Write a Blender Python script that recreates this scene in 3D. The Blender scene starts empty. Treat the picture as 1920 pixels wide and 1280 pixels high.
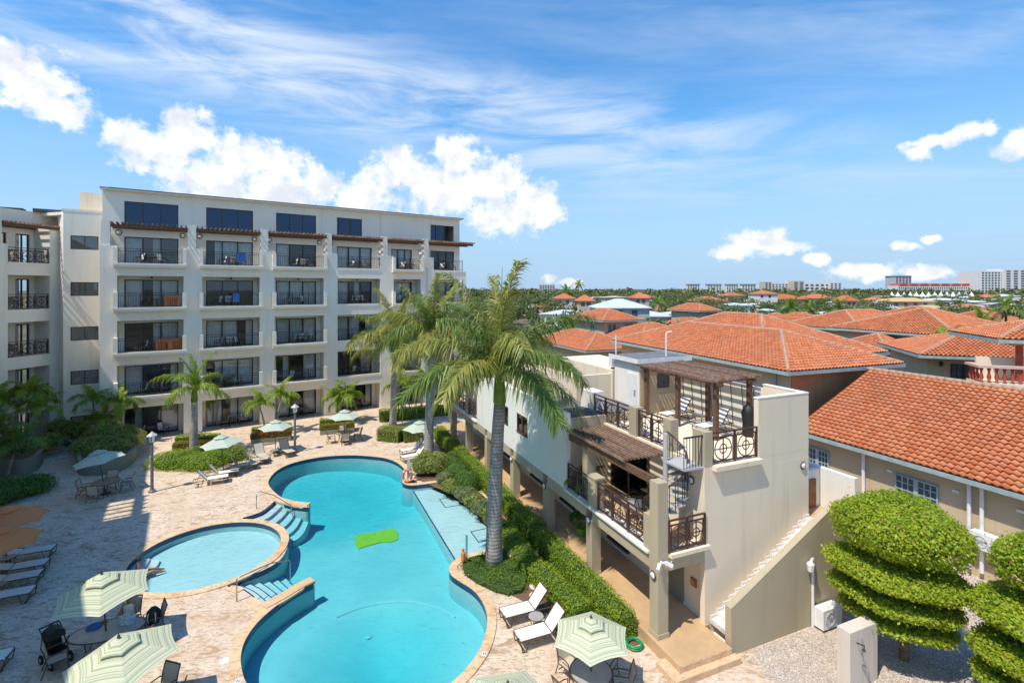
import bpy, math, random
import numpy as np
from mathutils import Vector, Matrix
from mathutils.geometry import tessellate_polygon
rnd = random.Random(11)
PI = math.pi
scene = bpy.context.scene
COL = scene.collection
# ---------------------------------------------------------------- camera
H, F, HY, CX = 12.0, 940.0, 543.0, 960.0        # eye height (m); focal length, horizon and centre of the 1920-wide frame
cam = bpy.data.cameras.new('camera'); camo = bpy.data.objects.new('camera', cam); COL.objects.link(camo)
camo.location = (0, 0, H); camo.rotation_euler = (PI/2, 0, 0)
cam.sensor_width = 36; cam.lens = F/1920*36; cam.shift_y = -(640-HY)/1920
cam.clip_start = 0.1; cam.clip_end = 20000
scene.camera = camo
# ---------------------------------------------------------------- light
SUN_EL = math.radians(61); SD = Vector((0.72, 0.694)).normalized()     # horizontal direction the shadows fall
sun = bpy.data.lights.new('sun', 'SUN'); suno = bpy.data.objects.new('sun', sun); COL.objects.link(suno)
sun.energy = 3.45; sun.angle = math.radians(0.53); sun.color = (1, .93, .80)
ldir = Vector((SD.x*math.cos(SUN_EL), SD.y*math.cos(SUN_EL), -math.sin(SUN_EL)))
suno.rotation_euler = ldir.to_track_quat('-Z', 'Y').to_euler(); suno.location = (-40, -30, 90)
vs = scene.view_settings
vs.view_transform = 'Standard'; vs.look = 'None'; vs.gamma = 1; vs.use_curve_mapping = False; vs.exposure = 0.5
scene.cycles.max_bounces = 7; scene.cycles.transparent_max_bounces = 16; scene.cycles.diffuse_bounces = 3
scene.cycles.glossy_bounces = 3; scene.cycles.volume_bounces = 0; scene.cycles.caustics_reflective = False; scene.cycles.caustics_refractive = False
scene.cycles.use_adaptive_sampling = True; scene.cycles.adaptive_threshold = .02; scene.cycles.use_denoising = True

class NT:
    """tiny node-graph helper"""
    def __init__(s, tree): s.t = tree; s.n = tree.nodes; s.l = tree.links
    def new(s, typ, **kw):
        n = s.n.new(typ)
        for k, v in kw.items(): setattr(n, k, v)
        return n
    def put(s, sock, v):
        if v is None: return
        if isinstance(v, bpy.types.NodeSocket): s.l.new(v, sock)
        else:
            if isinstance(v, (tuple, list)) and len(v) == 3 and sock.type == 'RGBA': v = (*v, 1)
            sock.default_value = v
    def math(s, op, a, b=None, c=None, clamp=False):
        n = s.new('ShaderNodeMath', operation=op, use_clamp=clamp)
        for i, v in enumerate((a, b, c)): s.put(n.inputs[i], v)
        return n.outputs[0]
    def vmath(s, op, a, b=None, out=0):
        n = s.new('ShaderNodeVectorMath', operation=op)
        s.put(n.inputs[0], a); s.put(n.inputs[1], b)
        return n.outputs[out]
    def mix(s, f, a, b, mode='MIX'):
        n = s.new('ShaderNodeMix', data_type='RGBA', blend_type=mode)
        s.put(n.inputs[0], f); s.put(n.inputs[6], a); s.put(n.inputs[7], b)
        return n.outputs[2]
    def noise(s, vec, scale, detail=4, rough=.55, dist=0, out=0):
        n = s.new('ShaderNodeTexNoise'); s.put(n.inputs['Vector'], vec)
        n.inputs['Scale'].default_value = scale; n.inputs['Detail'].default_value = detail
        n.inputs['Roughness'].default_value = rough; n.inputs['Distortion'].default_value = dist
        return n.outputs[out]
    def ramp(s, f, a, b, ca=0., cb=1.):
        n = s.new('ShaderNodeMapRange', interpolation_type='SMOOTHSTEP'); s.put(n.inputs[0], f)
        n.inputs[1].default_value = a; n.inputs[2].default_value = b; n.inputs[3].default_value = ca; n.inputs[4].default_value = cb
        return n.outputs[0]
    def scalev(s, vec, v):
        n = s.new('ShaderNodeMapping'); s.put(n.inputs[0], vec); n.inputs[3].default_value = v
        return n.outputs[0]

# ---------------------------------------------------------------- sky
world = bpy.data.worlds.new('World'); scene.world = world; world.use_nodes = True
w = NT(world.node_tree); w.n.clear()
sky = w.new('ShaderNodeTexSky', sky_type='NISHITA'); sky.sun_disc = False
sky.sun_elevation = SUN_EL; sky.sun_rotation = math.atan2(-SD.x, -SD.y) % (2*PI)
sky.air_density = 1.15; sky.dust_density = 0.25; sky.ozone_density = 2.2; sky.altitude = 0
gen = w.new('ShaderNodeTexCoord').outputs['Generated']
sep = w.new('ShaderNodeSeparateXYZ'); w.l.new(gen, sep.inputs[0])
dx, dy, dz = sep.outputs
az = w.math('ARCTAN2', dx, dy); el = w.math('ARCSINE', dz)
comb = w.new('ShaderNodeCombineXYZ'); w.l.new(az, comb.inputs[0]); w.l.new(el, comb.inputs[1]); sph = comb.outputs[0]
def cumulus(sph):
    """heap clouds: broad bodies at their bearings (radians of azimuth, elevation) broken up by noise"""
    warp = w.noise(sph, 9, 5, .6, out=1)
    wv = w.vmath('ADD', sph, w.vmath('MULTIPLY', w.vmath('SUBTRACT', warp, (.5, .5, .5)), (.05, .04, 0)))
    best = None
    B = [(-.764, .293, .07, .055), (-.735, .26, .05, .035), (-.79, .31, .05, .04),
         (-.655, .236, .04, .03), (-.576, .262, .055, .05), (-.615, .222, .075, .05), (-.50, .225, .075, .055), (-.43, .228, .05, .045), (-.53, .185, .11, .05), (-.37, .195, .06, .05), (-.44, .175, .1, .05), (-.30, .17, .05, .04),
         (-.106, .262, .055, .05), (-.22, .226, .075, .055), (-.032, .208, .08, .06), (.043, .172, .06, .055), (-.137, .195, .11, .07), (-.27, .175, .06, .05), (-.02, .145, .1, .05), (.07, .14, .035, .03),
         (.455, .083, .075, .028), (.42, .073, .055, .018), (.495, .073, .055, .018), (.545, .051, .03, .014),
         (.705, .226, .05, .014), (.68, .212, .022, .016), (.745, .232, .03, .018), (.80, .2, .05, .022), (.665, .068, .024, .011),
         (.62, .03, .07, .018), (.69, .024, .04, .016), (.07, .022, .022, .014), (.115, .014, .035, .012), (.70, .08, .02, .009),
         (1.25, .17, .16, .06), (1.75, .12, .2, .06), (2.3, .2, .2, .08), (2.9, .14, .25, .06), (-1.2, .2, .18, .07), (-1.7, .15, .2, .06), (-2.3, .22, .2, .08)]
    for (a, e, ra, re) in B:
        d = w.vmath('LENGTH', w.vmath('MULTIPLY', w.vmath('SUBTRACT', wv, (a, e, 0)), (1/ra, 1/re, 1)), out=1)
        v = w.math('SUBTRACT', 1, d)
        best = v if best is None else w.math('SMOOTH_MAX', best, v, .18)
    return best
cb = cumulus(sph)
nz = w.noise(sph, 30, 6, .62)
dens = w.math('ADD', cb, w.math('MULTIPLY', w.math('SUBTRACT', nz, .5), 1.95))
cmask = w.ramp(dens, .02, .58)
# light and grey parts inside the heap clouds: difference of the noise towards the sun
sh1 = w.noise(sph, 13, 4, .6)
off = w.vmath('ADD', sph, (.018, -.03, 0)); sh2 = w.noise(off, 13, 4, .6)
shade = w.ramp(w.math('ADD', w.math('SUBTRACT', sh2, sh1), w.math('MULTIPLY', w.math('SUBTRACT', .45, cb), -.10)), -.12, .20)
cumc = w.mix(shade, (5.5, 5.5, 5.5), (3.9, 4.1, 4.45))
# high ice cloud: streaks on a plane far overhead
inv = w.math('DIVIDE', 1, w.math('MAXIMUM', dz, .02))
cp = w.new('ShaderNodeCombineXYZ'); w.l.new(w.math('MULTIPLY', dx, inv), cp.inputs[0]); w.l.new(w.math('MULTIPLY', dy, inv), cp.inputs[1])
rot = w.new('ShaderNodeMapping'); w.l.new(cp.outputs[0], rot.inputs[0]); rot.inputs[2].default_value = (0, 0, math.radians(-24)); rot.inputs[3].default_value = (.22, .85, 1)
c1 = w.noise(rot.outputs[0], 1.5, 6, .62, .6)
big = w.new('ShaderNodeMapping'); w.l.new(cp.outputs[0], big.inputs[0]); big.inputs[1].default_value = (.62, .30, 0); big.inputs[2].default_value = (0, 0, math.radians(-20)); big.inputs[3].default_value = (.20, .42, 1)
c2 = w.noise(big.outputs[0], .9, 3, .5)
cir = w.math('MULTIPLY', w.ramp(c1, .36, .78), w.ramp(c2, .40, .62))
# the broad veil from the upper left down to the right
bs = w.vmath('MULTIPLY', w.vmath('SUBTRACT', sph, (-.28, .355, 0)), (1, 1, 1))
bsep = w.new('ShaderNodeSeparateXYZ'); w.l.new(bs, bsep.inputs[0])
across = w.math('ADD', bsep.outputs[1], w.math('MULTIPLY', bsep.outputs[0], .17))
band = w.ramp(w.math('ABSOLUTE', across), .02, .15, 1, 0)
along = w.ramp(w.math('ABSOLUTE', bsep.outputs[0]), .55, 1.1, 1, 0)
stre = w.new('ShaderNodeMapping'); w.l.new(sph, stre.inputs[0]); stre.inputs[2].default_value = (0, 0, math.radians(14)); stre.inputs[3].default_value = (1.0, 5.0, 1)
c3 = w.noise(stre.outputs[0], 3.2, 5, .6, .5)
veil = w.math('MULTIPLY', w.math('MULTIPLY', band, along), w.ramp(c3, .32, .68))
thin = w.math('MINIMUM', w.math('ADD', w.math('MULTIPLY', cir, .55), w.math('MULTIPLY', veil, .75)), .8)
hs = w.new('ShaderNodeHueSaturation'); hs.inputs['Saturation'].default_value = 1.4; hs.inputs['Value'].default_value = .96; w.l.new(sky.outputs[0], hs.inputs['Color'])
col = w.mix(thin, hs.outputs[0], (4.4, 4.75, 5.2))
hz = w.ramp(el, .0, .42, .92, 0)
col = w.mix(hz, col, (1.75, 2.85, 4.25))
col = w.mix(w.math('MULTIPLY', cmask, .96), col, cumc)
bg = w.new('ShaderNodeBackground'); w.l.new(col, bg.inputs[0]); bg.inputs[1].default_value = 0.15
world.cycles.sampling_method = 'MANUAL'; world.cycles.sample_map_resolution = 256
out = w.new('ShaderNodeOutputWorld'); w.l.new(bg.outputs[0], out.inputs[0])

# ---------------------------------------------------------------- materials
MATS = {}
def mat(name):
    m = bpy.data.materials.new(name); m.use_nodes = True
    t = NT(m.node_tree); t.n.clear()
    o = t.new('ShaderNodeOutputMaterial'); b = t.new('ShaderNodeBsdfPrincipled')
    t.l.new(b.outputs[0], o.inputs[0]); MATS[name] = m
    return m, t, b, o
def bump(t, b, h, strength=.3, dist=.02):
    n = t.new('ShaderNodeBump'); n.inputs['Strength'].default_value = strength; n.inputs['Distance'].default_value = dist
    t.l.new(h, n.inputs['Height']); t.l.new(n.outputs[0], b.inputs['Normal'])
def plain(name, c, rough=.6, metal=0, c2=None, scale=3, bs=0, bscale=40, spec=.5, var=0, island=0):
    """painted or cast surface: two tones by noise, fine relief, tone per object or per piece"""
    m, t, b, o = mat(name); co = t.new('ShaderNodeTexCoord').outputs['Object']
    c2 = c2 or tuple(x*.86 for x in c)
    cl = t.mix(t.ramp(t.noise(co, scale, 5, .6), .3, .7), c, c2)
    if var or island:
        r = t.new('ShaderNodeObjectInfo').outputs['Random'] if var else t.new('ShaderNodeNewGeometry').outputs['Random Per Island']
        k = var or island
        hsv = t.new('ShaderNodeHueSaturation'); t.l.new(cl, hsv.inputs['Color'])
        t.l.new(t.ramp(r, 0, 1, 1-k, 1+k), hsv.inputs['Value']); t.l.new(t.ramp(r, 0, 1, .5-k*.03, .5+k*.03), hsv.inputs['Hue']); cl = hsv.outputs[0]
    t.put(b.inputs['Base Color'], cl); b.inputs['Roughness'].default_value = rough; b.inputs['Metallic'].default_value = metal
    b.inputs['Specular IOR Level'].default_value = spec
    if bs: bump(t, b, t.noise(co, bscale, 4, .6), bs, .01)
    return m
def stucco(name, c, stain=(.55, .5, .42), amt=.35, rough=.9):
    m, t, b, o = mat(name); co = t.new('ShaderNodeTexCoord').outputs['Object']
    big_ = t.noise(co, .35, 5, .6); cl = t.mix(t.ramp(big_, .35, .7, 0, .35), c, tuple(x*.86 for x in c))
    streak = t.noise(t.scalev(co, (2.2, 2.2, .16)), 1.0, 6, .65)
    cl = t.mix(t.ramp(streak, .50, .72, 0, amt), cl, tuple(c[i]*stain[i]*1.15 for i in range(3)))
    cl = t.mix(t.ramp(t.noise(co, 7, 4, .7), .45, .8, 0, .16), cl, tuple(x*.8 for x in c))
    t.put(b.inputs['Base Color'], cl); b.inputs['Roughness'].default_value = rough; b.inputs['Specular IOR Level'].default_value = .2
    bump(t, b, t.noise(co, 55, 4, .7), .25, .008)
    return m
def leafmat(name, c, c2, trans=.35, rough=.5, dry=0):
    m, t, b, o = mat(name); g = t.new('ShaderNodeNewGeometry').outputs['Random Per Island']
    co = t.new('ShaderNodeTexCoord').outputs['Object']
    f = t.math('ADD', t.math('MULTIPLY', g, .65), t.math('MULTIPLY', t.ramp(t.noise(co, 1.2, 3), .3, .7), .35))
    cl = t.mix(f, c, c2)
    if dry: cl = t.mix(t.math('GREATER_THAN', t.math('FRACT', t.math('MULTIPLY', g, 37.3)), 1-dry), cl, (.38, .20, .07))
    t.put(b.inputs['Base Color'], cl); b.inputs['Roughness'].default_value = rough; b.inputs['Specular IOR Level'].default_value = .35
    tr = t.new('ShaderNodeBsdfTranslucent'); t.put(tr.inputs[0], t.mix(.5, cl, tuple(min(1, x*1.5) for x in c2)))
    mx = t.new('ShaderNodeMixShader'); mx.inputs[0].default_value = trans
    t.l.new(b.outputs[0], mx.inputs[1]); t.l.new(tr.outputs[0], mx.inputs[2]); t.l.new(mx.outputs[0], o.inputs[0])
    return m
def glass(name, tint, opac, rough=.02, sheen=(.95, .97, 1)):
    """window pane: see-through tint with a mirror sheen that grows at a glance"""
    m, t, b, o = mat(name); t.n.remove(b)
    tr = t.new('ShaderNodeBsdfTransparent'); tr.inputs[0].default_value = (*tint, 1)
    gl = t.new('ShaderNodeBsdfGlossy'); gl.inputs[0].default_value = (*sheen, 1); gl.inputs['Roughness'].default_value = rough
    fr = t.new('ShaderNodeFresnel'); fr.inputs[0].default_value = 1.52
    co = t.new('ShaderNodeTexCoord').outputs['Object']
    bp = t.new('ShaderNodeBump'); bp.inputs['Strength'].default_value = .04; bp.inputs['Distance'].default_value = .02
    t.l.new(t.noise(co, 1.3, 2), bp.inputs['Height']); t.l.new(bp.outputs[0], gl.inputs['Normal'])
    mx = t.new('ShaderNodeMixShader'); t.l.new(t.math('MAXIMUM', t.math('MULTIPLY', fr.outputs[0], 1.05), opac, clamp=True), mx.inputs[0])
    t.l.new(tr.outputs[0], mx.inputs[1]); t.l.new(gl.outputs[0], mx.inputs[2]); t.l.new(mx.outputs[0], o.inputs[0])
    return m

stucco('white_stucco', (.84, .80, .72), amt=.3); stucco('cream_stucco', (.82, .70, .53), amt=.32); stucco('khaki_stucco', (.47, .40, .275), amt=.25)
stucco('hotel_stucco', (.90, .825, .69), amt=.22); stucco('tan_stucco', (.56, .44, .29), amt=.25); stucco('grey_green_stucco', (.25, .25, .20), amt=.3)
stucco('orange_stucco', (.50, .24, .12), amt=.5); stucco('pink_stucco', (.62, .45, .36)); stucco('stone_slab', (.66, .58, .50), amt=.4)
stucco('far_white', (.74, .72, .69), amt=.1); stucco('far_tan', (.60, .51, .42), amt=.1); stucco('far_grey', (.48, .50, .52), amt=.1)
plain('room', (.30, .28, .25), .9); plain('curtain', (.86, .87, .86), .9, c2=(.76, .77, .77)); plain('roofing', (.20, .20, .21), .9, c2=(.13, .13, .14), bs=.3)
plain('roofing_dark', (.06, .063, .07), .9, c2=(.10, .10, .11), bs=.3)
plain('dark_frame', (.018, .014, .012), .4); plain('brown_frame', (.09, .055, .04), .5); plain('rail', (.085, .042, .032), .5, c2=(.06, .03, .025))
plain('dark_rail', (.05, .042, .04), .5); plain('bronze', (.10, .065, .045), .45, c2=(.07, .045, .03)); plain('steel', (.55, .55, .55), .25, metal=1)
plain('wood', (.17, .085, .045), .75, c2=(.09, .05, .03), scale=6, bs=.3, var=.2); plain('wood_grey', (.29, .185, .13), .85, c2=(.15, .085, .06), scale=5, bs=.3, var=.25)
plain('door_wood', (.30, .11, .045), .5, c2=(.2, .07, .03)); plain('white_paint', (.82, .82, .80), .45); plain('sling', (.80, .77, .71), .85, c2=(.72, .69, .63), bs=.15, bscale=200)
plain('sling_tan', (.56, .50, .40), .85, bs=.15, bscale=200); plain('table_top', (.28, .22, .15), .5, c2=(.38, .32, .24), scale=30); plain('glass_top', (.36, .33, .32), .25, c2=(.42, .38, .36))
plain('black', (.012, .012, .014), .55); plain('grey_plastic', (.5, .5, .5), .5); plain('post_grey', (.17, .17, .18), .5); plain('lamp_white', (.85, .85, .83), .3); plain('red', (.55, .02, .02), .5)
plain('blue', (.03, .12, .36), .7); plain('blue_stripe', (.12, .3, .42), .7, c2=(.6, .72, .75), scale=14); plain('orange_plastic', (.80, .24, .06), .5); plain('lifebuoy_orange', (.80, .18, .08), .5)
plain('green_hose', (.02, .33, .11), .4); plain('lime', (.66, .66, .04), .6); plain('soil', (.13, .075, .045), .95, c2=(.2, .12, .07), scale=8, bs=.6, bscale=30)
plain('walk_tile', (.60, .40, .22), .6, c2=(.50, .33, .18), scale=1.5, bs=.1); plain('step_stone', (.78, .75, .72), .7, c2=(.66, .6, .55))
plain('teal', (.02, .30, .32), .5); plain('skin', (.42, .22, .14), .6); plain('hair', (.02, .014, .01), .6); plain('swim_dark', (.02, .02, .03), .7)
plain('gutter', (.36, .46, .45), .5, c2=(.28, .36, .36)); plain('fascia_dark', (.12, .085, .07), .7); plain('far_glass', (.08, .10, .13), .25); plain('solar', (.02, .025, .045), .2)
plain('metal_roof', (.50, .54, .58), .5, c2=(.62, .65, .68)); plain('buff_roof', (.62, .42, .20), .8); plain('pot_green', (.15, .42, .03), .5); plain('red_paint', (.42, .09, .045), .6)
plain('trunk_grey', (.36, .33, .30), .9, c2=(.22, .19, .17), scale=5, bs=.5, bscale=18); plain('trunk_brown', (.22, .15, .09), .9, c2=(.12, .08, .05), scale=6, bs=.6)
plain('ridge_clay', (.50, .30, .19), .9, c2=(.33, .24, .17), scale=2.5, bs=.4); plain('pebble', (.62, .52, .44), .9, c2=(.42, .34, .28), scale=2, island=.35)
plain('pool_navy', (.012, .045, .11), .25); plain('pool_line', (.02, .07, .14), .5)
def palm_trunk():
    m, t, b, o = mat('palm_trunk'); co = t.new('ShaderNodeTexCoord').outputs['Object']
    wv = t.new('ShaderNodeTexWave', bands_direction='Z'); t.l.new(co, wv.inputs[0]); wv.inputs['Scale'].default_value = 2.1; wv.inputs['Distortion'].default_value = 1.2; wv.inputs['Detail'].default_value = 2
    cl = t.mix(t.ramp(t.noise(co, 3.5, 5, .65), .35, .7), (.44, .41, .38), (.29, .25, .22))
    cl = t.mix(t.ramp(wv.outputs[0], 0, .22, .8, 0), cl, (.13, .10, .085))
    t.put(b.inputs['Base Color'], cl); b.inputs['Roughness'].default_value = .9; bump(t, b, wv.outputs[0], .3, .02)
palm_trunk()
plain('crownshaft', (.16, .26, .02), .4, c2=(.10, .19, .015))
leafmat('palm_leaf', (.09, .16, .02), (.44, .42, .10), .3, .45, .03); leafmat('palm_leaf_fresh', (.11, .23, .02), (.34, .42, .05), .4, .45)
leafmat('palm_leaf_dark', (.055, .13, .02), (.24, .31, .06), .3, .4)
leafmat('hedge_leaf', (.12, .26, .015), (.40, .50, .04), .4, .5, .01); leafmat('dark_leaf', (.045, .13, .018), (.17, .29, .04), .3); leafmat('topiary_leaf', (.15, .27, .012), (.50, .55, .05), .4, .5, .02)
leafmat('shrub_leaf', (.11, .20, .025), (.48, .46, .13), .3); leafmat('orange_leaf', (.14, .09, .02), (.50, .15, .04), .3); leafmat('yellow_leaf', (.13, .15, .02), (.48, .33, .04), .3)
leafmat('cover_leaf', (.06, .15, .015), (.19, .28, .03), .3); leafmat('pale_leaf', (.10, .16, .05), (.35, .38, .20), .3); leafmat('far_leaf', (.065, .10, .025), (.22, .22, .075), .2); leafmat('dry_leaf', (.22, .12, .05), (.4, .25, .12), .2)
plain('foliage_core', (.045, .085, .016), .95)  # solid dark-green filling inside foliage, added to block the view through the leaves
def travertine(name, k=1.0, blotch=1.0, tint=(1, 1, 1)):
    m, t, b, o = mat(name); co = t.new('ShaderNodeTexCoord').outputs['Object']
    a = t.noise(co, .9, 6, .65, .5); bl = t.noise(t.scalev(co, (.8, 1.5, 1)), 1.25, 8, .72, 1.0); fine = t.noise(co, 9, 6, .7)
    base = t.mix(t.ramp(a, .35, .65), (.66*k, .51*k, .37*k), (.74*k, .62*k, .49*k))
    cl = t.mix(t.ramp(bl, .50, .64, 0, .9*blotch), base, (.40*k, .25*k, .135*k))
    st = t.noise(t.scalev(co, (1.0, 3.4, 1)), 2.6, 7, .75, .4)
    cl = t.mix(t.ramp(st, .53, .64, 0, .95*blotch), cl, (.26*k, .19*k, .13*k))
    cl = t.mix(t.ramp(fine, .48, .7, 0, .6), cl, (.42*k, .33*k, .25*k))
    pit = t.noise(t.scalev(co, (1, 1.9, 1)), 5.5, 5, .7, .3)
    cl = t.mix(t.ramp(pit, .52, .63, 0, .7*blotch), cl, (.37*k, .26*k, .18*k))
    cl = t.mix(t.ramp(pit, .46, .34, 0, .45), cl, (.80*k, .72*k, .62*k))
    cl = t.mix(t.ramp(t.noise(co, .18, 3), .45, .7, 0, .5), cl, (.62*k, .44*k, .31*k))
    cl = t.mix(1, cl, tint, 'MULTIPLY')
    t.put(b.inputs['Base Color'], cl); b.inputs['Roughness'].default_value = .85; b.inputs['Specular IOR Level'].default_value = .25
    bump(t, b, t.math('ADD', fine, t.math('MULTIPLY', st, 1.5)), .45, .03)
travertine('travertine'); travertine('coping_stone', 1.02, .6, (1.04, .93, .76))
def pool_plaster(name, c, c2):
    m, t, b, o = mat(name); co = t.new('ShaderNodeTexCoord').outputs['Object']
    cl = t.mix(t.ramp(t.noise(co, .6, 4, .6), .3, .7), c, c2)
    t.put(b.inputs['Base Color'], cl); b.inputs['Roughness'].default_value = .8
pool_plaster('pool_plaster', (.47, .65, .68), (.40, .59, .64)); pool_plaster('pool_shelf', (.60, .70, .74), (.53, .64, .69))
def water():
    m, t, b, o = mat('water'); t.n.remove(b); co = t.new('ShaderNodeTexCoord').outputs['Object']
    tr = t.new('ShaderNodeBsdfTransparent'); tr.inputs[0].default_value = (.97, .99, 1, 1)
    gl = t.new('ShaderNodeBsdfGlossy'); gl.inputs['Roughness'].default_value = .04
    n1 = t.noise(t.scalev(co, (1, 1.5, 1)), 2.6, 4, .6, .8); n2 = t.noise(co, 7, 3, .5)
    bp = t.new('ShaderNodeBump'); bp.inputs['Strength'].default_value = .8; bp.inputs['Distance'].default_value = .06
    t.l.new(t.math('ADD', n1, t.math('MULTIPLY', n2, .25)), bp.inputs['Height'])
    fr = t.new('ShaderNodeFresnel'); fr.inputs[0].default_value = 1.33
    t.l.new(bp.outputs[0], gl.inputs['Normal']); t.l.new(bp.outputs[0], fr.inputs['Normal'])
    mx = t.new('ShaderNodeMixShader'); t.l.new(fr.outputs[0], mx.inputs[0]); t.l.new(tr.outputs[0], mx.inputs[1]); t.l.new(gl.outputs[0], mx.inputs[2])
    t.l.new(mx.outputs[0], o.inputs['Surface'])
    va = t.new('ShaderNodeVolumeAbsorption'); va.inputs[0].default_value = (.12, .885, .925, 1); va.inputs[1].default_value = .62
    t.l.new(va.outputs[0], o.inputs['Volume'])
water()
def clay(name, bumpy=False):
    m, t, b, o = mat(name); co = t.new('ShaderNodeTexCoord').outputs['Object']
    r = t.new('ShaderNodeObjectInfo').outputs['Random']; g = t.new('ShaderNodeNewGeometry').outputs['Random Per Island']
    f = t.math('FRACT', t.math('ADD', t.math('MULTIPLY', r, 7.3), g))
    cl = t.mix(f, (.47, .14, .055), (.60, .235, .115))
    cl = t.mix(t.ramp(f, .86, .97, 0, .55), cl, (.40, .13, .07))
    cl = t.mix(t.ramp(t.noise(co, .5, 5, .65), .45, .72, 0, .5), cl, (.34, .16, .10))
    if bumpy:
        wv = t.new('ShaderNodeTexWave', bands_direction='X'); t.l.new(co, wv.inputs[0]); wv.inputs['Scale'].default_value = .95
        cl = t.mix(t.ramp(wv.outputs[0], .0, .5, .5, 0), cl, (.3, .08, .03)); bump(t, b, wv.outputs[0], .8, .06)
    else: bump(t, b, t.noise(co, 20, 4), .2, .01)
    t.put(b.inputs['Base Color'], cl); b.inputs['Roughness'].default_value = .8; b.inputs['Specular IOR Level'].default_value = .25
clay('clay_tile'); clay('clay_far', True)
def stripes(name, c, cols):
    """awning cloth: woven stripes that run round the canopy"""
    m, t, b, o = mat(name); co = t.new('ShaderNodeTexCoord').outputs['UV']
    sp = t.new('ShaderNodeSeparateXYZ'); t.l.new(co, sp.inputs[0]); v = sp.outputs[1]
    cl = None; cur = c
    for i, (fr, ph, wd, cc) in enumerate(cols):
        s_ = t.math('FRACT', t.math('ADD', t.math('MULTIPLY', v, fr), ph))
        cur = t.mix(t.math('LESS_THAN', s_, wd), cur, cc)
    t.put(b.inputs['Base Color'], cur); b.inputs['Roughness'].default_value = .9
    tr = t.new('ShaderNodeBsdfTranslucent'); t.put(tr.inputs[0], cur)
    mx = t.new('ShaderNodeMixShader'); mx.inputs[0].default_value = .22
    t.l.new(b.outputs[0], mx.inputs[1]); t.l.new(tr.outputs[0], mx.inputs[2]); t.l.new(mx.outputs[0], o.inputs[0])
stripes('canopy_green', (.66, .68, .48), [(6, .1, .30, (.44, .50, .31)), (13, .3, .22, (.76, .76, .58)), (9, .65, .12, (.36, .42, .26))])
stripes('canopy_pale', (.56, .64, .54), [(6, .1, .34, (.44, .54, .45)), (13, .3, .22, (.62, .69, .60))])
stripes('canopy_orange', (.88, .30, .10), [(2, .1, .04, (.7, .22, .08))])
glass('pane', (.93, .95, .95), .07); glass('pane_blue', (.08, .13, .25), .13, .03, (.35, .5, .8)); glass('pane_dark', (.80, .82, .84), .10)
def gravel():
    m, t, b, o = mat('gravel'); co = t.new('ShaderNodeTexCoord').outputs['Object']
    vo = t.new('ShaderNodeTexVoronoi'); t.l.new(co, vo.inputs['Vector']); vo.inputs['Scale'].default_value = 26
    cl = t.mix(t.ramp(vo.outputs['Color'], 0, 1), (.46, .38, .31), (.70, .61, .53)); cl = t.mix(t.ramp(vo.outputs['Distance'], .3, .7, 0, .6), cl, (.22, .17, .14))
    t.put(b.inputs['Base Color'], cl); b.inputs['Roughness'].default_value = .95; bump(t, b, vo.outputs['Distance'], -.6, .03)
gravel()
def land():
    m, t, b, o = mat('land'); co = t.new('ShaderNodeTexCoord').outputs['Object']
    cl = t.mix(t.ramp(t.noise(co, .02, 6, .6), .4, .6), (.055, .07, .022), (.20, .16, .10)); cl = t.mix(t.ramp(t.noise(co, .15, 4), .5, .7, 0, .5), cl, (.05, .075, .02))
    t.put(b.inputs['Base Color'], cl); b.inputs['Roughness'].default_value = 1
land()

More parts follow.
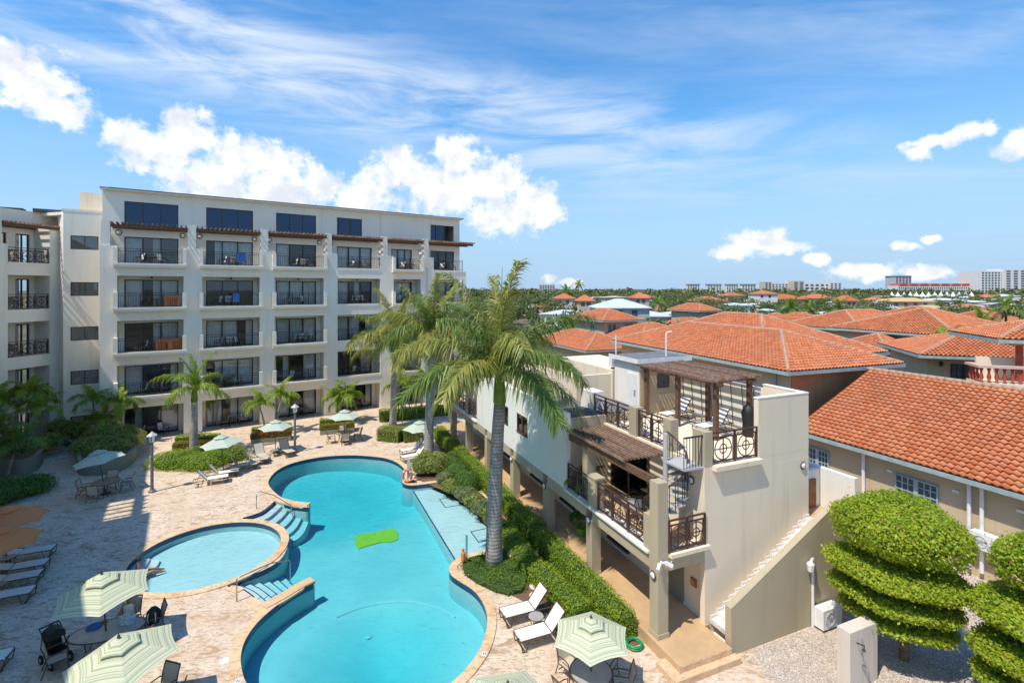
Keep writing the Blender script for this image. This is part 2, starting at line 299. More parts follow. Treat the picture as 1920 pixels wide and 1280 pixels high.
# ---------------------------------------------------------------- mesh helpers
class MB:
    def __init__(s): s.v = []; s.f = []
    def add(s, vs, fs):
        b = len(s.v); s.v += [tuple(v) for v in vs]; s.f += [tuple(i+b for i in f) for f in fs]; return s
    def box(s, x0, x1, y0, y1, z0, z1):
        return s.add([(x0,y0,z0),(x1,y0,z0),(x1,y1,z0),(x0,y1,z0),(x0,y0,z1),(x1,y0,z1),(x1,y1,z1),(x0,y1,z1)],
                     [(3,2,1,0),(4,5,6,7),(0,1,5,4),(1,2,6,5),(2,3,7,6),(3,0,4,7)])
    def bar(s, p, q, wd, ht=None, up=(0,0,1)):
        p, q = Vector(p), Vector(q); d = (q-p).normalized(); u = Vector(up)
        if abs(d.dot(u)) > .98: u = Vector((1,0,0)) if abs(d.x) < .9 else Vector((0,1,0))
        sx = d.cross(u).normalized()*wd/2; sy = sx.normalized().cross(d).normalized()*(ht or wd)/2
        return s.add([p-sx-sy, p+sx-sy, p+sx+sy, p-sx+sy, q-sx-sy, q+sx-sy, q+sx+sy, q-sx+sy],
                     [(3,2,1,0),(4,5,6,7),(0,1,5,4),(1,2,6,5),(2,3,7,6),(3,0,4,7)])
    def tube(s, pts, r, n=6, closed=False):
        pts = [Vector(p) for p in pts]; N = len(pts); b = len(s.v); rr = r if isinstance(r, (list, tuple)) else [r]*N
        for i, p in enumerate(pts):
            a = pts[(i-1) % N] if (closed or i > 0) else p; c = pts[(i+1) % N] if (closed or i < N-1) else p
            d = (c-a).normalized(); u = Vector((0,0,1)) if abs(d.z) < .9 else Vector((1,0,0))
            x = d.cross(u).normalized(); y = x.cross(d)
            for k in range(n):
                t = 2*PI*k/n; s.v.append(tuple(p + (x*math.cos(t)+y*math.sin(t))*rr[i]))
        for i in range(N if closed else N-1):
            j = (i+1) % N
            for k in range(n):
                s.f.append((b+i*n+k, b+i*n+(k+1)%n, b+j*n+(k+1)%n, b+j*n+k))
        if not closed:
            s.f.append(tuple(b+k for k in reversed(range(n)))); s.f.append(tuple(b+(N-1)*n+k for k in range(n)))
        return s
    def lathe(s, prof, n=16, c=(0,0,0), cap=True):
        b = len(s.v)
        for r, z in prof:
            for k in range(n):
                t = 2*PI*k/n; s.v.append((c[0]+r*math.cos(t), c[1]+r*math.sin(t), c[2]+z))
        for i in range(len(prof)-1):
            for k in range(n): s.f.append((b+i*n+k, b+i*n+(k+1)%n, b+(i+1)*n+(k+1)%n, b+(i+1)*n+k))
        if cap:
            s.f.append(tuple(b+k for k in reversed(range(n)))); s.f.append(tuple(b+(len(prof)-1)*n+k for k in range(n)))
        return s
    def prism(s, poly, z0, z1):
        n = len(poly); b = len(s.v)
        for z in (z0, z1): s.v += [(p[0], p[1], z) for p in poly]
        s.f.append(tuple(b+i for i in reversed(range(n)))); s.f.append(tuple(b+n+i for i in range(n)))
        for i in range(n): s.f.append((b+i, b+(i+1)%n, b+n+(i+1)%n, b+n+i))
        return s
    def xprism(s, poly, x0, x1):
        """polygon in (y, z) drawn out along x"""
        n = len(poly); b = len(s.v)
        for x in (x0, x1): s.v += [(x, p[0], p[1]) for p in poly]
        s.f.append(tuple(b+i for i in reversed(range(n)))); s.f.append(tuple(b+n+i for i in range(n)))
        for i in range(n): s.f.append((b+i, b+(i+1)%n, b+n+(i+1)%n, b+n+i))
        return s
    def yprism(s, poly, y0, y1):
        n = len(poly); b = len(s.v)
        for y in (y0, y1): s.v += [(p[0], y, p[1]) for p in poly]
        s.f.append(tuple(b+i for i in range(n))); s.f.append(tuple(b+n+i for i in reversed(range(n))))
        for i in range(n): s.f.append((b+(i+1)%n, b+i, b+n+i, b+n+(i+1)%n))
        return s
    def mesh(s, name, m, smooth=False):
        me = bpy.data.meshes.new(name); me.from_pydata(s.v, [], s.f); me.materials.append(MATS[m])
        if smooth: me.polygons.foreach_set('use_smooth', [True]*len(me.polygons))
        me.update(); return me
    def build(s, name, m, parent=None, loc=None, rz=0, smooth=False):
        return link(name, s.mesh(name, m, smooth), parent, loc, rz)
def link(name, me, parent=None, loc=None, rz=0, mw=None):
    o = bpy.data.objects.new(name, me); COL.objects.link(o)
    if parent: o.parent = parent
    if mw is not None: o.matrix_local = mw
    else:
        if loc is not None: o.location = loc
        if rz: o.rotation_euler = (0, 0, rz)
    return o
def thing(name, label, cat, loc=(0,0,0), rz=0, group=None):
    o = link(name, None, None, loc, rz); return tag(o, label, cat, group)
def tag(o, label, cat, group=None):
    o['label'] = label; o['category'] = cat
    if group: o['group'] = group
    return o
def struct(o, label=None, kind='structure'):
    o['kind'] = kind
    if label: o['label'] = label
    return o
def dup(root, label, loc, rz, group=None, scale=None):
    """a copy of a thing with copies of its parts and their sub-parts"""
    def cp(o, par):
        c = o.copy(); COL.objects.link(c); c.parent = par
        for ch in o.children: cp(ch, c)
        return c
    r = cp(root, None); r.location = loc; r.rotation_euler = (0, 0, rz); r['label'] = label
    if scale: r.scale = (scale,)*3
    if group: r['group'] = group
    return r
def smooth_by_angle(o): pass
def G(px, py, z=0.0):
    Y = F*(H-z)/(py-HY); return Vector(((px-CX)/F*Y, Y, z))
VA = math.atan2(395, 940); V0 = Vector((4.8377, 16.5967)); HA = math.atan2(940, 1425); H0 = Vector((-31.767, 38.630))
def vil(x, y, z=0): c, s_ = math.cos(VA), math.sin(VA); return Vector((V0.x+x*c-y*s_, V0.y+x*s_+y*c, z))
def hot(x, y, z=0): c, s_ = math.cos(HA), math.sin(HA); return Vector((H0.x+x*c-y*s_, H0.y+x*s_+y*c, z))
# ================================================================ the setting: land, courtyard, pools
def tess(name, loops, z, m, flip=False):
    """flat sheet with holes"""
    pts = [Vector((p[0], p[1], 0)) for lp in loops for p in lp]
    tri = tessellate_polygon([[Vector((p[0], p[1], 0)) for p in lp] for lp in loops])
    fs = []
    for a, b, c in tri:
        n = (pts[b]-pts[a]).cross(pts[c]-pts[a]).z
        fs.append((a, b, c) if n > 0 else (a, c, b))
    mb = MB(); mb.add([(p.x, p.y, z) for p in pts], fs)
    return mb.build(name, m)
def spline(pts, n=4, closed=True):
    P = [Vector(p[:2]) for p in pts]; N = len(P); out = []
    for i in range(N if closed else N-1):
        a, b, c, d = (P[(i+k) % N] if closed else P[min(max(i+k, 0), N-1)] for k in (-1, 0, 1, 2))
        for j in range(n):
            t = j/n
            out.append(.5*((2*b)+(c-a)*t+(2*a-5*b+4*c-d)*t*t+(3*b-a-3*c+d)*t**3))
    if not closed: out.append(P[-1])
    return out
def offset(poly, d):
    """grow a counter-clockwise outline by d"""
    n = len(poly); o = []
    for i in range(n):
        a, b, c = poly[i-1], poly[i], poly[(i+1) % n]
        t = ((b-a).normalized()+(c-b).normalized()); t = t.normalized() if t.length > 1e-6 else (c-b).normalized()
        o.append(b+Vector((t.y, -t.x))*d)
    return o
def area(p): return sum(p[i-1].x*p[i].y-p[i].x*p[i-1].y for i in range(len(p)))/2
def ccw(p): return p if area(p) > 0 else list(reversed(p))
def gp(lst): return [G(*p).xy for p in lst]
# outline of the main pool, in runs that meet at sharp corners
runA = gp([(580,948),(550,942.5),(525,931.5),(508,916),(503,905),(509,893),(522,881),(545,870),(580,861),(620,855.5),(660,854),(690,855.5),(720,859),(740,865.5),(754,875),(760,886),(756,897),(754,904),(761,909),(775,910.5),(802,907.5),(830,904),(850,905.5),(880,915),(912,934),(931,955),(942,985),(943,1005),(937,1024),(912,1032),(881,1039),(859,1047),(845,1059),(842,1070),(847,1080),(862,1091),(884,1105),(900,1122),(911,1145),(913.5,1168),(909,1192),(900,1217),(884,1242),(862,1267),(815,1305),(745,1342),(665,1362),(590,1355),(530,1335),(485,1305),(461,1280),(453,1255),(451.5,1233),(456,1211),(465,1192),(481,1170),(503,1149),(531,1127),(562,1106.5),(587,1094)])
runB = gp([(580,1087),(494,1141)])
runC = gp([(494,1141),(478,1120),(448,1100),(428,1099)])
runD = gp([(428,1096),(450,1086),(494,1069),(525,1050),(539,1027),(541,1005),(532,989),(510,979),(470,973),(455,972)])
runE = gp([(455,971),(487,961),(505,948),(517,938)])
runF = gp([(517,938),(550,949),(579,952)])
# the ends of the two low walls are rounded off by short runs
POOL = spline(runA, 4, False)+spline(runB, 3, False)+spline(runC, 3, False)[1:]+spline(runD, 4, False)+spline(runE, 3, False)+spline(runF, 3, False)[1:]
POOL = ccw(POOL)
kp = gp([(297,1018.7),(356,995),(415.6,983),(480,983),(528,1005),(519,1030),(494,1058),(447,1080),(400,1095.6),(356,1107.7),(297,1113),(261,1107.7)])
A_ = np.array([[2*p.x, 2*p.y, 1] for p in kp]); b_ = np.array([p.x**2+p.y**2 for p in kp]); sol = np.linalg.lstsq(A_, b_, rcond=None)[0]
KC = Vector((sol[0], sol[1])); KR = math.sqrt(sol[2]+sol[0]**2+sol[1]**2)
KID = [KC+Vector((math.cos(a), math.sin(a)))*KR for a in np.linspace(0, 2*PI, 64, endpoint=False)]
# ground outside the courtyard, out to the horizon
YARD = ccw([hot(-6.1, -46).xy, vil(26, -22).xy, vil(26, 29).xy, hot(34, 9).xy, hot(-6.1, 9).xy])
S = 6000
struct(tess('ground', [[Vector((-S, -S)), Vector((S, -S)), Vector((S, S)), Vector((-S, S))], list(reversed(YARD))], -.02, 'land'))
deck = struct(tess('pool_deck', [YARD, list(reversed(offset(POOL, .02))), list(reversed(offset(KID, .02)))], 0, 'travertine'))
# ---- pool shells
def wall_ring(mb, poly, z0, z1):
    n = len(poly); b = len(mb.v)
    for p in poly: mb.v.append((p.x, p.y, z0)); mb.v.append((p.x, p.y, z1))
    for i in range(n): j = (i+1) % n; mb.f.append((b+2*j, b+2*i, b+2*i+1, b+2*j+1))
sh1, sh2 = G(775, 910).xy, G(860, 1046).xy                     # edge of the shallow shelf
sn = (sh2-sh1).normalized(); sn = Vector((-sn.y, sn.x))
if (G(900, 970).xy-sh1).dot(sn) < 0: sn = -sn
LC = G(690, 1215).xy; arc = [G(*p).xy for p in ((640, 1108), (740, 1085), (850, 1110))]
TC = G(640, 905).xy
def depth(p):
    if (p-sh1).dot(sn) > 0 and p.y > G(0, 1050).y-1: return None
    d_low = (p-AC).length; lo = 1.0 if d_low < AR else 0
    d = .95
    if lo: d = .95+.7*min(1, max(0, (AR-d_low)/3.0))
    t = max(0, min(1, (7.0-(p-TC).length)/4.5)); d += .55*t*t*(3-2*t) if not lo else 0
    return d
# circle through the three points of the arc of the lower bowl
a0, a1, a2 = arc
dd = 2*(a0.x*(a1.y-a2.y)+a1.x*(a2.y-a0.y)+a2.x*(a0.y-a1.y))
AC = Vector(((a0.length_squared*(a1.y-a2.y)+a1.length_squared*(a2.y-a0.y)+a2.length_squared*(a0.y-a1.y))/dd, (a0.length_squared*(a2.x-a1.x)+a1.length_squared*(a0.x-a2.x)+a2.length_squared*(a1.x-a0.x))/dd)); AR = (a0-AC).length
basin = struct(link('pool_basin', None))
mb = MB(); xs = [p.x for p in POOL]; ys = [p.y for p in POOL]
x0, x1, y0, y1 = min(xs)-.3, max(xs)+.3, min(ys)-.3, max(ys)+.3; st = .25
nx, ny = int((x1-x0)/st)+1, int((y1-y0)/st)+1
for j in range(ny+1):
    for i in range(nx+1):
        p = Vector((x0+i*st, y0+j*st)); mb.v.append((p.x, p.y, -(depth(p) or .95)))
for j in range(ny):
    for i in range(nx): a = j*(nx+1)+i; mb.f.append((a, a+1, a+nx+2, a+nx+1))
mb.build('pool_floor', 'pool_plaster', basin, smooth=True)
mb = MB(); wall_ring(mb, POOL, -1.8, -.16); mb.build('pool_wall', 'pool_plaster', basin, smooth=True)
mb = MB(); wall_ring(mb, offset(POOL, -.006), -.2, .03); mb.build('waterline_band', 'pool_navy', basin)
# shallow shelf with its dark edge line and two drain frames
sd = (sh2-sh1).normalized()
q = [sh1-sd*4, sh2+sd*4, sh2+sd*4+sn*9, sh1-sd*4+sn*9]
clipped = []
def clip(poly, a, n):
    o = []
    for i in range(len(poly)):
        p, r = poly[i-1], poly[i]; dp, dr = (p-a).dot(n), (r-a).dot(n)
        if dp*dr < 0: o.append(p+(r-p)*(dp/(dp-dr)))
        if dr >= 0: o.append(r)
    return o
i0 = min(range(len(POOL)), key=lambda i: (POOL[i]-sh1).length); i1 = min(range(len(POOL)), key=lambda i: (POOL[i]-sh2).length)
seq = [POOL[(i1+k) % len(POOL)] for k in range((i0-i1) % len(POOL)+1)]
if len(seq) > len(POOL)/2: seq = [POOL[(i0+k) % len(POOL)] for k in range((i1-i0) % len(POOL)+1)]
seq = ccw(offset(ccw(seq), .01))
mb = MB(); mb.prism(seq, -1.7, -.34); mb.build('shelf', 'pool_shelf', basin)
mb = MB(); mb.bar((*sh1, -.335), (*sh2, -.335), .07, .02); mb.build('shelf_edge_tile', 'pool_line', basin)
for c in ((846, 939), (908, 1001)):
    g = G(*c, -.3); r = .62 if c[0] == 846 else .6; ax = sd*r; ay = sn*r*.85; cs = [g.xy+ax*u+ay*v for u, v in ((-1,-1),(1,-1),(1,1),(-1,1))]
    mb = MB()
    for k in range(4): mb.bar((*cs[k], -.333), (*cs[(k+1)%4], -.333), .05, .012)
    mb.build('drain_frame', 'pool_line', basin)
for c in ((660, 1000), (640, 905), (690, 1190)):
    g = G(*c, -1.2); mb = MB(); dp_ = depth(g.xy) or .95; mb.lathe([(.13, 0), (.13, .012), (.09, .02)], 14, (g.x, g.y, -dp_+.004)); mb.build('floor_drain', 'pool_shelf', basin)
# lower bowl edge: a pale raised nosing along the arc
mb = MB(); an = [AC+Vector((math.cos(t), math.sin(t)))*AR for t in np.linspace(math.atan2(*(a0-AC).yx)+.06, math.atan2(*(a2-AC).yx)-.03, 40)]
mb.tube([(p.x, p.y, -.95) for p in an], .045, 6); mb.build('bowl_nosing', 'pool_shelf', basin)
# entry steps: curved treads going down between the low wall and the small pool
def pool_steps(inner, outer, n, zs, far):
    for k in range(n):
        poly = []
        for t in (0, 1):
            a = [inner[i].lerp(outer[i], (k+t)/n) for i in range(len(inner))]
            poly += a if t == 0 else list(reversed(a))
        mb = MB(); mb.prism(ccw(poly), -1.6, zs[k]); st_ = mb.build('pool_step', 'pool_shelf', basin)
        e = [inner[i].lerp(outer[i], (k+1)/n) for i in range(len(inner))]
        mb = MB(); mb.tube([(p.x, p.y, zs[k]) for p in e], .022, 4); mb.build('nosing_tile', 'pool_line', st_)
pool_steps(spline(gp([(455,971),(487,961),(505,948),(517,938)]), 4, False), spline(gp([(536,990),(556,984),(571,970),(579,952)]), 4, False), 5, (-.2,-.34,-.48,-.62,-.76), 0)
pool_steps(spline(gp([(494,1141),(478,1120),(455,1104),(430,1097)]), 4, False), spline(gp([(580,1090),(568,1078),(550,1062),(531,1044)]), 4, False), 6, (-.2,-.32,-.44,-.56,-.68,-.8), 0)
mb = MB(); mb.prism(offset(POOL, .06), -2.0, -.13); struct(mb.build('pool_water', 'water'))
kb = struct(link('wading_pool_basin', None))
mb = MB(); mb.prism(KID, -.6, -.42); mb.build('wading_floor', 'pool_shelf', kb)
mb = MB(); wall_ring(mb, KID, -.5, -.14); mb.build('wading_wall', 'pool_plaster', kb, smooth=True)
mb = MB(); wall_ring(mb, offset(KID, -.006), -.18, .03); mb.build('waterline_band', 'pool_navy', kb)
kd = (G(262, 1052).xy-KC).normalized(); kt = Vector((-kd.y, kd.x))
for k in range(2):
    c = KC+kd*(KR-.35-.4*k); mb = MB(); mb.prism(ccw([c+kt*.75+kd*.5, c-kt*.75+kd*.5, c-kt*.6-kd*.12, c-kt*.2-kd*.2, c+kt*.2-kd*.2, c+kt*.6-kd*.12]), -.5, -.2-.1*k); s_ = mb.build('pool_step', 'white_paint', kb)
mb = MB(); mb.prism(offset(KID, .06), -.75, -.13); struct(mb.build('wading_pool_water', 'water'))
# ---- coping: single stones laid round both pools
def coping(poly, wd, owner, skip=lambda p: False, step=.62):
    """each stone a curved block between the water and the deck"""
    out_ = offset(poly, wd); n = len(poly); acc = 0; start = 0; L = []
    for i in range(n+1):
        a = poly[i % n]
        if i: acc += (a-poly[(i-1) % n]).length
        if acc >= step or i == n:
            L.append((start, i)); start = i; acc = 0
    for (i, j) in L:
        inn = [poly[k % n] for k in range(i, j+1)]; ou = [out_[k % n] for k in range(i, j+1)]
        mid = inn[len(inn)//2]
        if skip(mid): continue
        g = .006
        if len(inn) > 1:
            d0 = (inn[1]-inn[0]).normalized()*g; d1 = (inn[-1]-inn[-2]).normalized()*g
            inn = [inn[0]+d0]+inn[1:-1]+[inn[-1]-d1]; ou = [ou[0]+d0]+ou[1:-1]+[ou[-1]-d1]
        inn = [p for p in inn]; mb = MB(); dz = rnd.uniform(-.004, .004); nn = len(inn)
        vs_ = [(p.x, p.y, z) for z in (-.03, .045+dz) for p in inn]+[(p.x, p.y, z) for z in (-.03, .045+dz) for p in ou]
        fs = []
        for k in range(nn-1):
            fs += [(nn+k, nn+k+1, 3*nn+k+1, 3*nn+k)[::-1], (k, k+1, nn+k+1, nn+k)[::-1], (2*nn+k, 2*nn+k+1, 3*nn+k+1, 3*nn+k)]
        fs += [(0, nn, 3*nn, 2*nn), (nn-1, 3*nn-1, 4*nn-1, 2*nn-1)]
        mb.add(vs_, fs); mb.build('coping', 'coping_stone', owner)
cop = struct(link('pool_edge', None)); kcop = struct(link('wading_pool_edge', None))
coping(KID, .36, kcop)
stepmid = [G(487, 962).xy, G(468, 1120).xy]
def kid_near(p): return (p-KC).length < KR+.75 or (p-G(487, 958).xy).length < .9 or (p-G(465, 1112).xy).length < .7
coping(POOL, .34, cop, kid_near)
# low dividing walls on both sides of the steps carry stone caps
for nm, ln in (('cap', [(517,936),(550,944.5),(579,947)]), ('cap', [(494,1139),(531,1119),(562,1100),(586,1088)])):
    c = spline(gp(ln), 4, False); mb = MB()
    for i in range(len(c)-1): mb.bar((*c[i], .03), (*c[i+1], .03), .42, .1)
    mb.build('wall_cap', 'coping_stone', cop)
    mb = MB()
    for i in range(len(c)-1): mb.bar((*c[i], -.9), (*c[i+1], -.9), .34, 1.72)
    mb.build('pool_divider', 'pool_plaster', basin)
# ---- gravel bed beside the stair, walkway under the villa, planting soil
GRAV = [vil(3.0, -1.1).xy, vil(15.2, -1.1).xy, vil(15.2, -12).xy, vil(4.2, -12).xy, vil(3.1, -3.3).xy, vil(2.35, -2.2).xy]
struct(tess('gravel_bed', [ccw(GRAV), ], .004, 'gravel'))
struct(tess('gravel_lane', [ccw([vil(7.6, -1.1).xy, vil(15.2, -1.1).xy, vil(15.2, 12).xy, vil(7.6, 12).xy])], .004, 'gravel'))
mb = MB(); o3 = [(1,0,0),(-1,0,0),(0,1,0),(0,-1,0),(0,0,.7),(0,0,-.5)]; fo = [(0,2,4),(2,1,4),(1,3,4),(3,0,4)]
gb = ccw(GRAV)
for k in range(9000):
    x, y = rnd.uniform(2.4, 12.5), rnd.uniform(-7, -1.12)
    if y < -2.2 and x < 2.35-(y+2.2)*.7: continue
    p = vil(x, y); r = rnd.uniform(.012, .032); a = rnd.uniform(0, PI)
    mb.add([(p.x+r*(v[0]*math.cos(a)-v[1]*math.sin(a))*1.3, p.y+r*(v[0]*math.sin(a)+v[1]*math.cos(a)), .01+r*v[2]) for v in o3], fo)
struct(mb.build('pebbles', 'pebble'), 'loose beige pebbles of the gravel bed', 'stuff')
def bed(pts, z=.006, name='planting_bed', m='soil'): return struct(tess(name, [ccw(pts)], z, m))
bed([vil(x, y).xy for x, y in ((-.2, .55), (-.9, .55), (-2.6, 3.4), (-3.6, 5.4), (-2.7, 8.5), (-2.2, 10), (-2.2, 12.4), (-2.7, 15), (-4.3, 18.5), (-3.6, 19.5), (-1.5, 21), (-1.0, 27), (-.2, 27))], .006)
# villa walkway: raised floor with two steps at the near end
wk = struct(link('walkway', None, None, (*V0, 0), VA))
mb = MB(); mb.box(-.14, 2.16, -.04, 29, -.1, .4); mb.box(-.14, 1.97, -1.19, -.04, -.1, .4); mb.build('walkway_floor', 'walk_tile', wk)
mb = MB(); mb.box(-.5, 2.12, -1.45, -1.192, -.1, .2); mb.box(-.5, -.143, -1.192, -.5, -.1, .2); mb.build('step', 'coping_stone', wk)
mb = MB(); mb.box(-.16, 1.98, -1.215, -1.192, .203, .392); mb.build('riser', 'coping_stone', wk)
# ================================================================ hotel block across the pool
FL = [0.0, 3.45, 6.95, 10.5, 14.0]
BAYS = [(1.04, 5.40), (6.72, 11.09), (12.31, 16.58), (17.86, 22.07), (23.47, 26.47), (27.95, 31.55)]
PROUD = [1, 1, 1, 0, 1, 0]; RD = 1.6; XE = 31.9; TOPZ = 20.0
hotel = thing('hotel_building', 'long white five-storey hotel block with balconies, facing the pool', 'building', (*H0, 0), HA)
mb = MB()
piers = [(0, BAYS[0][0])]+[(BAYS[i][1], BAYS[i+1][0]) for i in range(5)]+[(31.55, XE)]
for i, (a, b) in enumerate(piers):
    if i == 6: mb.box(a, b, 0, .35, 0, 14.0)
    else: mb.box(a, b, 0, RD, 0, 15.45) if i in (0,) else mb.box(a, b, 0, RD, 0, 14.0) or None
    if 0 < i < 6: mb.box(a, b, .002, .5, 14.0, 15.45)
for i, (a, b) in enumerate(BAYS):
    for f in range(1, 5): mb.box(a, b, .003, .3, FL[f-1]+2.6, FL[f]-.003)
    if i in (3, 5):
        for f in range(1, 5): mb.box(a-.002, b+.002, -.04, .28, FL[f]-.1, FL[f]+.12)
mb.build('wall', 'hotel_stucco', hotel)
mb = MB()
for f in range(1, 5): mb.box(.3, XE-.05, .25, RD+.02, FL[f]-.22, FL[f]-.01)
mb.build('balcony_floor', 'cream_stucco', hotel)
gl = [(a+.34, b-.36) for a, b in BAYS]
# rear wall behind the balconies: strips between the glass, lintels above it
mb = MB(); xs = [0]+[v for g in gl for v in g]+[XE]
for k in range(0, len(xs), 2): mb.box(xs[k], xs[k+1], RD, RD+.25, 0, TOPZ-.02)
for (a, b) in gl:
    for f in range(5):
        top = FL[f]+2.32; nxt = FL[f+1] if f < 4 else 17.22
        mb.box(a, b, RD+.003, RD+.247, top, nxt)
UPW = [gl[0], gl[1], gl[2], (17.3, 20.7), None, (26.75, 30.1)]
for i, (a, b) in enumerate(gl):
    mb.box(a, b, RD+.002, RD+.248, 19.2, TOPZ-.02)
    u = UPW[i]
    if i == 3: mb.box(u[1], b+.002, RD+.002, RD+.248, 17.2, 19.22)
    if i == 4: mb.box(a, b, RD+.002, RD+.248, 17.2, 19.22)
mb.box(0, .25, RD+.25, 9, 0, TOPZ-.02); mb.box(XE-.25, XE, RD+.25, 9, 0, TOPZ-.02); mb.box(0, XE, 9, 9.25, 0, TOPZ-.02)
mb.build('wall', 'hotel_stucco', hotel)
# room floors, back walls and party walls
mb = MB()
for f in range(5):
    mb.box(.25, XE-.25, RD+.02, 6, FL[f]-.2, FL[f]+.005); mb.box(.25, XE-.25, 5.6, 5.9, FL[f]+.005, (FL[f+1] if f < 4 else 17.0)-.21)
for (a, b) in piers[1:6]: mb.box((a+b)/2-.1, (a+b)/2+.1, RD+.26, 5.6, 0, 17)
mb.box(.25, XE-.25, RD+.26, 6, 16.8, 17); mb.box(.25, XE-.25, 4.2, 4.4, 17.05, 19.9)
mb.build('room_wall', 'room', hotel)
def roof_():
    mb = MB(); mb.box(-.12, XE+.28, RD-.42, 9.4, TOPZ-.02, TOPZ+.12); r = mb.build('roof', 'hotel_stucco', hotel)
    mb = MB(); mb.box(.4, XE-3.4, RD-.2, RD+2.2, TOPZ+.125, TOPZ+.2); mb.build('solar_panel', 'solar', r)
    mb = MB(); mb.box(-.14, XE+.3, RD-.44, RD-.4, TOPZ+.085, TOPZ+.14); mb.build('eave_trim', 'fascia_dark', r)
roof_()
def bars(mb, p, q, n, z0, z1, wd=.022):
    for k in range(n+1):
        t = k/n; x, y = p[0]+(q[0]-p[0])*t, p[1]+(q[1]-p[1])*t
        mb.bar((x, y, z0), (x, y, z1), wd)
def plain_rail(p, q, z, h=1.12, step=.16):
    mb = MB(); L = math.dist(p, q)
    for zz, t in ((z+h, .05), (z+h-.16, .03), (z+.1, .035)): mb.bar((*p, zz), (*q, zz), t, .035)
    bars(mb, p, q, max(4, int(L/step)), z+.1, z+h-.16, .018); bars(mb, p, q, 3, z, z+h, .04)
    return mb
def sliding(parent, x0, x1, y, z0, z1, n, pane, curtains, frame='dark_frame', seed=0):
    """sliding glass door: frame with a pane per leaf, curtains drawn behind some of them"""
    mb = MB(); t = .075
    mb.box(x0, x1, y-.05, y+.08, z1-t, z1); mb.box(x0, x1, y-.05, y+.08, z0, z0+t)
    for k in range(n+1):
        x = x0+(x1-x0)*k/n; xa = x-t/2 if 0 < k < n else (x0 if k == 0 else x1-t); mb.box(xa, xa+t, y-.052, y+.078, z0+.002, z1-.002)
    d = mb.build('sliding_door', frame, parent)
    for k in range(n):
        a, b = x0+(x1-x0)*k/n+t/2, x0+(x1-x0)*(k+1)/n-t/2
        m2 = MB(); m2.add([(a, y+.02, z0+t), (b, y+.02, z0+t), (b, y+.02, z1-t), (a, y+.02, z1-t)], [(0,1,2,3)]); m2.build('pane', pane, d)
        if curtains[k % len(curtains)]:
            cmb = MB(); nn = 26; aa = a+(0 if curtains[k % len(curtains)] == 1 else (b-a)*.55)
            vs_ = []
            for i in range(nn+1):
                xx = aa+(b-aa)*i/nn; yy = y+.32+.045*math.sin(i*1.9+seed)
                vs_ += [(xx, yy, z0+.05), (xx, yy, z1-.05)]
            cmb.add(vs_, [(2*i, 2*i+2, 2*i+3, 2*i+1) for i in range(nn)]); cmb.build('curtain', 'curtain', d, smooth=True)
    return d
cr = random.Random(5)
CUR = {(4,0):(1,2,0),(4,1):(2,1,1),(4,2):(1,0,0),(4,3):(1,1,1),(4,4):(1,1,1),(4,5):(0,0,0),(3,0):(1,2,1),(3,1):(0,0,0),(3,2):(1,1,1),(3,3):(1,2,0),(3,4):(1,1),(3,5):(1,1,0),
       (2,0):(0,2,1),(2,1):(1,1,2),(2,2):(1,1,1),(2,3):(1,1,2),(1,0):(1,0,2),(1,1):(2,1,1),(1,2):(2,0,1),(1,3):(0,0,1),(0,0):(2,0,1),(0,1):(1,2,1),(0,2):(1,0,1)}
ring = MB(); ring.tube([(math.cos(t)*.19, 0, math.sin(t)*.19) for t in np.linspace(0, 2*PI, 18, endpoint=False)], .035, 5, True); ring_me = ring.mesh('lamp_ring', 'bronze')
disc = MB(); disc.lathe([(.0, 0), (.17, 0), (.15, .06), (0, .08)], 14, cap=False); disc_me = disc.mesh('lamp_glass', 'lamp_white', True)
def wall_lamp(parent, x, y, z, rot=0, s_=1):
    o = link('wall_lamp', ring_me, parent, (x, y, z), rot); o.scale = (s_,)*3
    g = link('lamp_glass', disc_me, o); g.rotation_euler = (PI/2, 0, 0)
for f in range(5):
    for i, (a, b) in enumerate(gl):
        sliding(hotel, a, b, RD+.1, FL[f]+.01, FL[f]+2.32, 2 if i == 4 and f < 4 else 3, 'pane' if (f+i) % 4 else 'pane_dark', CUR.get((f, i), cr.choice([(1,1,0),(1,0,2),(1,2,1)])), seed=f*7+i)
for u in UPW:
    if u:
        d = sliding(hotel, u[0], u[1], RD+.1, 17.23, 19.2, 3, 'pane_blue', (0,), 'brown_frame')
for i, (a, b) in enumerate(BAYS):
    for f in range(1, 5):
        z = FL[f]
        if PROUD[i]:
            mb = MB(); mb.box(a-.2, b+.2, -.42, -.001, z-.22, z+.1); mb.box(a-.2, a+.08, -.42, -.001, z+.1, z+1.28); mb.box(b-.08, b+.2, -.42, -.001, z+.1, z+1.28)
            mb.box(a-.24, b+.24, -.46, -.421, z-.05, z+.1); mb.build('balcony_front', 'hotel_stucco', hotel)
            plain_rail((a+.1, -.3), (b-.1, -.3), z+.1).build('railing', 'dark_rail', hotel)
        else: plain_rail((a+.04, .12), (b-.04, .12), z+.12).build('railing', 'dark_rail', hotel)
    # ceiling fan on the balcony ceiling
    for f in (3,):
        mb = MB(); c = ((a+b)/2, .8, FL[f]+2.52); mb.lathe([(.06, -.12), (.1, -.06), (.03, .08)], 8, c)
        for k in range(4): t = k*PI/2+.4; mb.bar((c[0]+.1*math.cos(t), c[1]+.1*math.sin(t), c[2]-.07), (c[0]+.72*math.cos(t), c[1]+.72*math.sin(t), c[2]-.09), .14, .015)
        mb.build('ceiling_fan', 'bronze', hotel)
POSTS = [(.05, .62), (5.70, 6.28), (11.18, 11.78), (16.87, 17.33), (22.35, 22.85), (26.83, 27.38)]
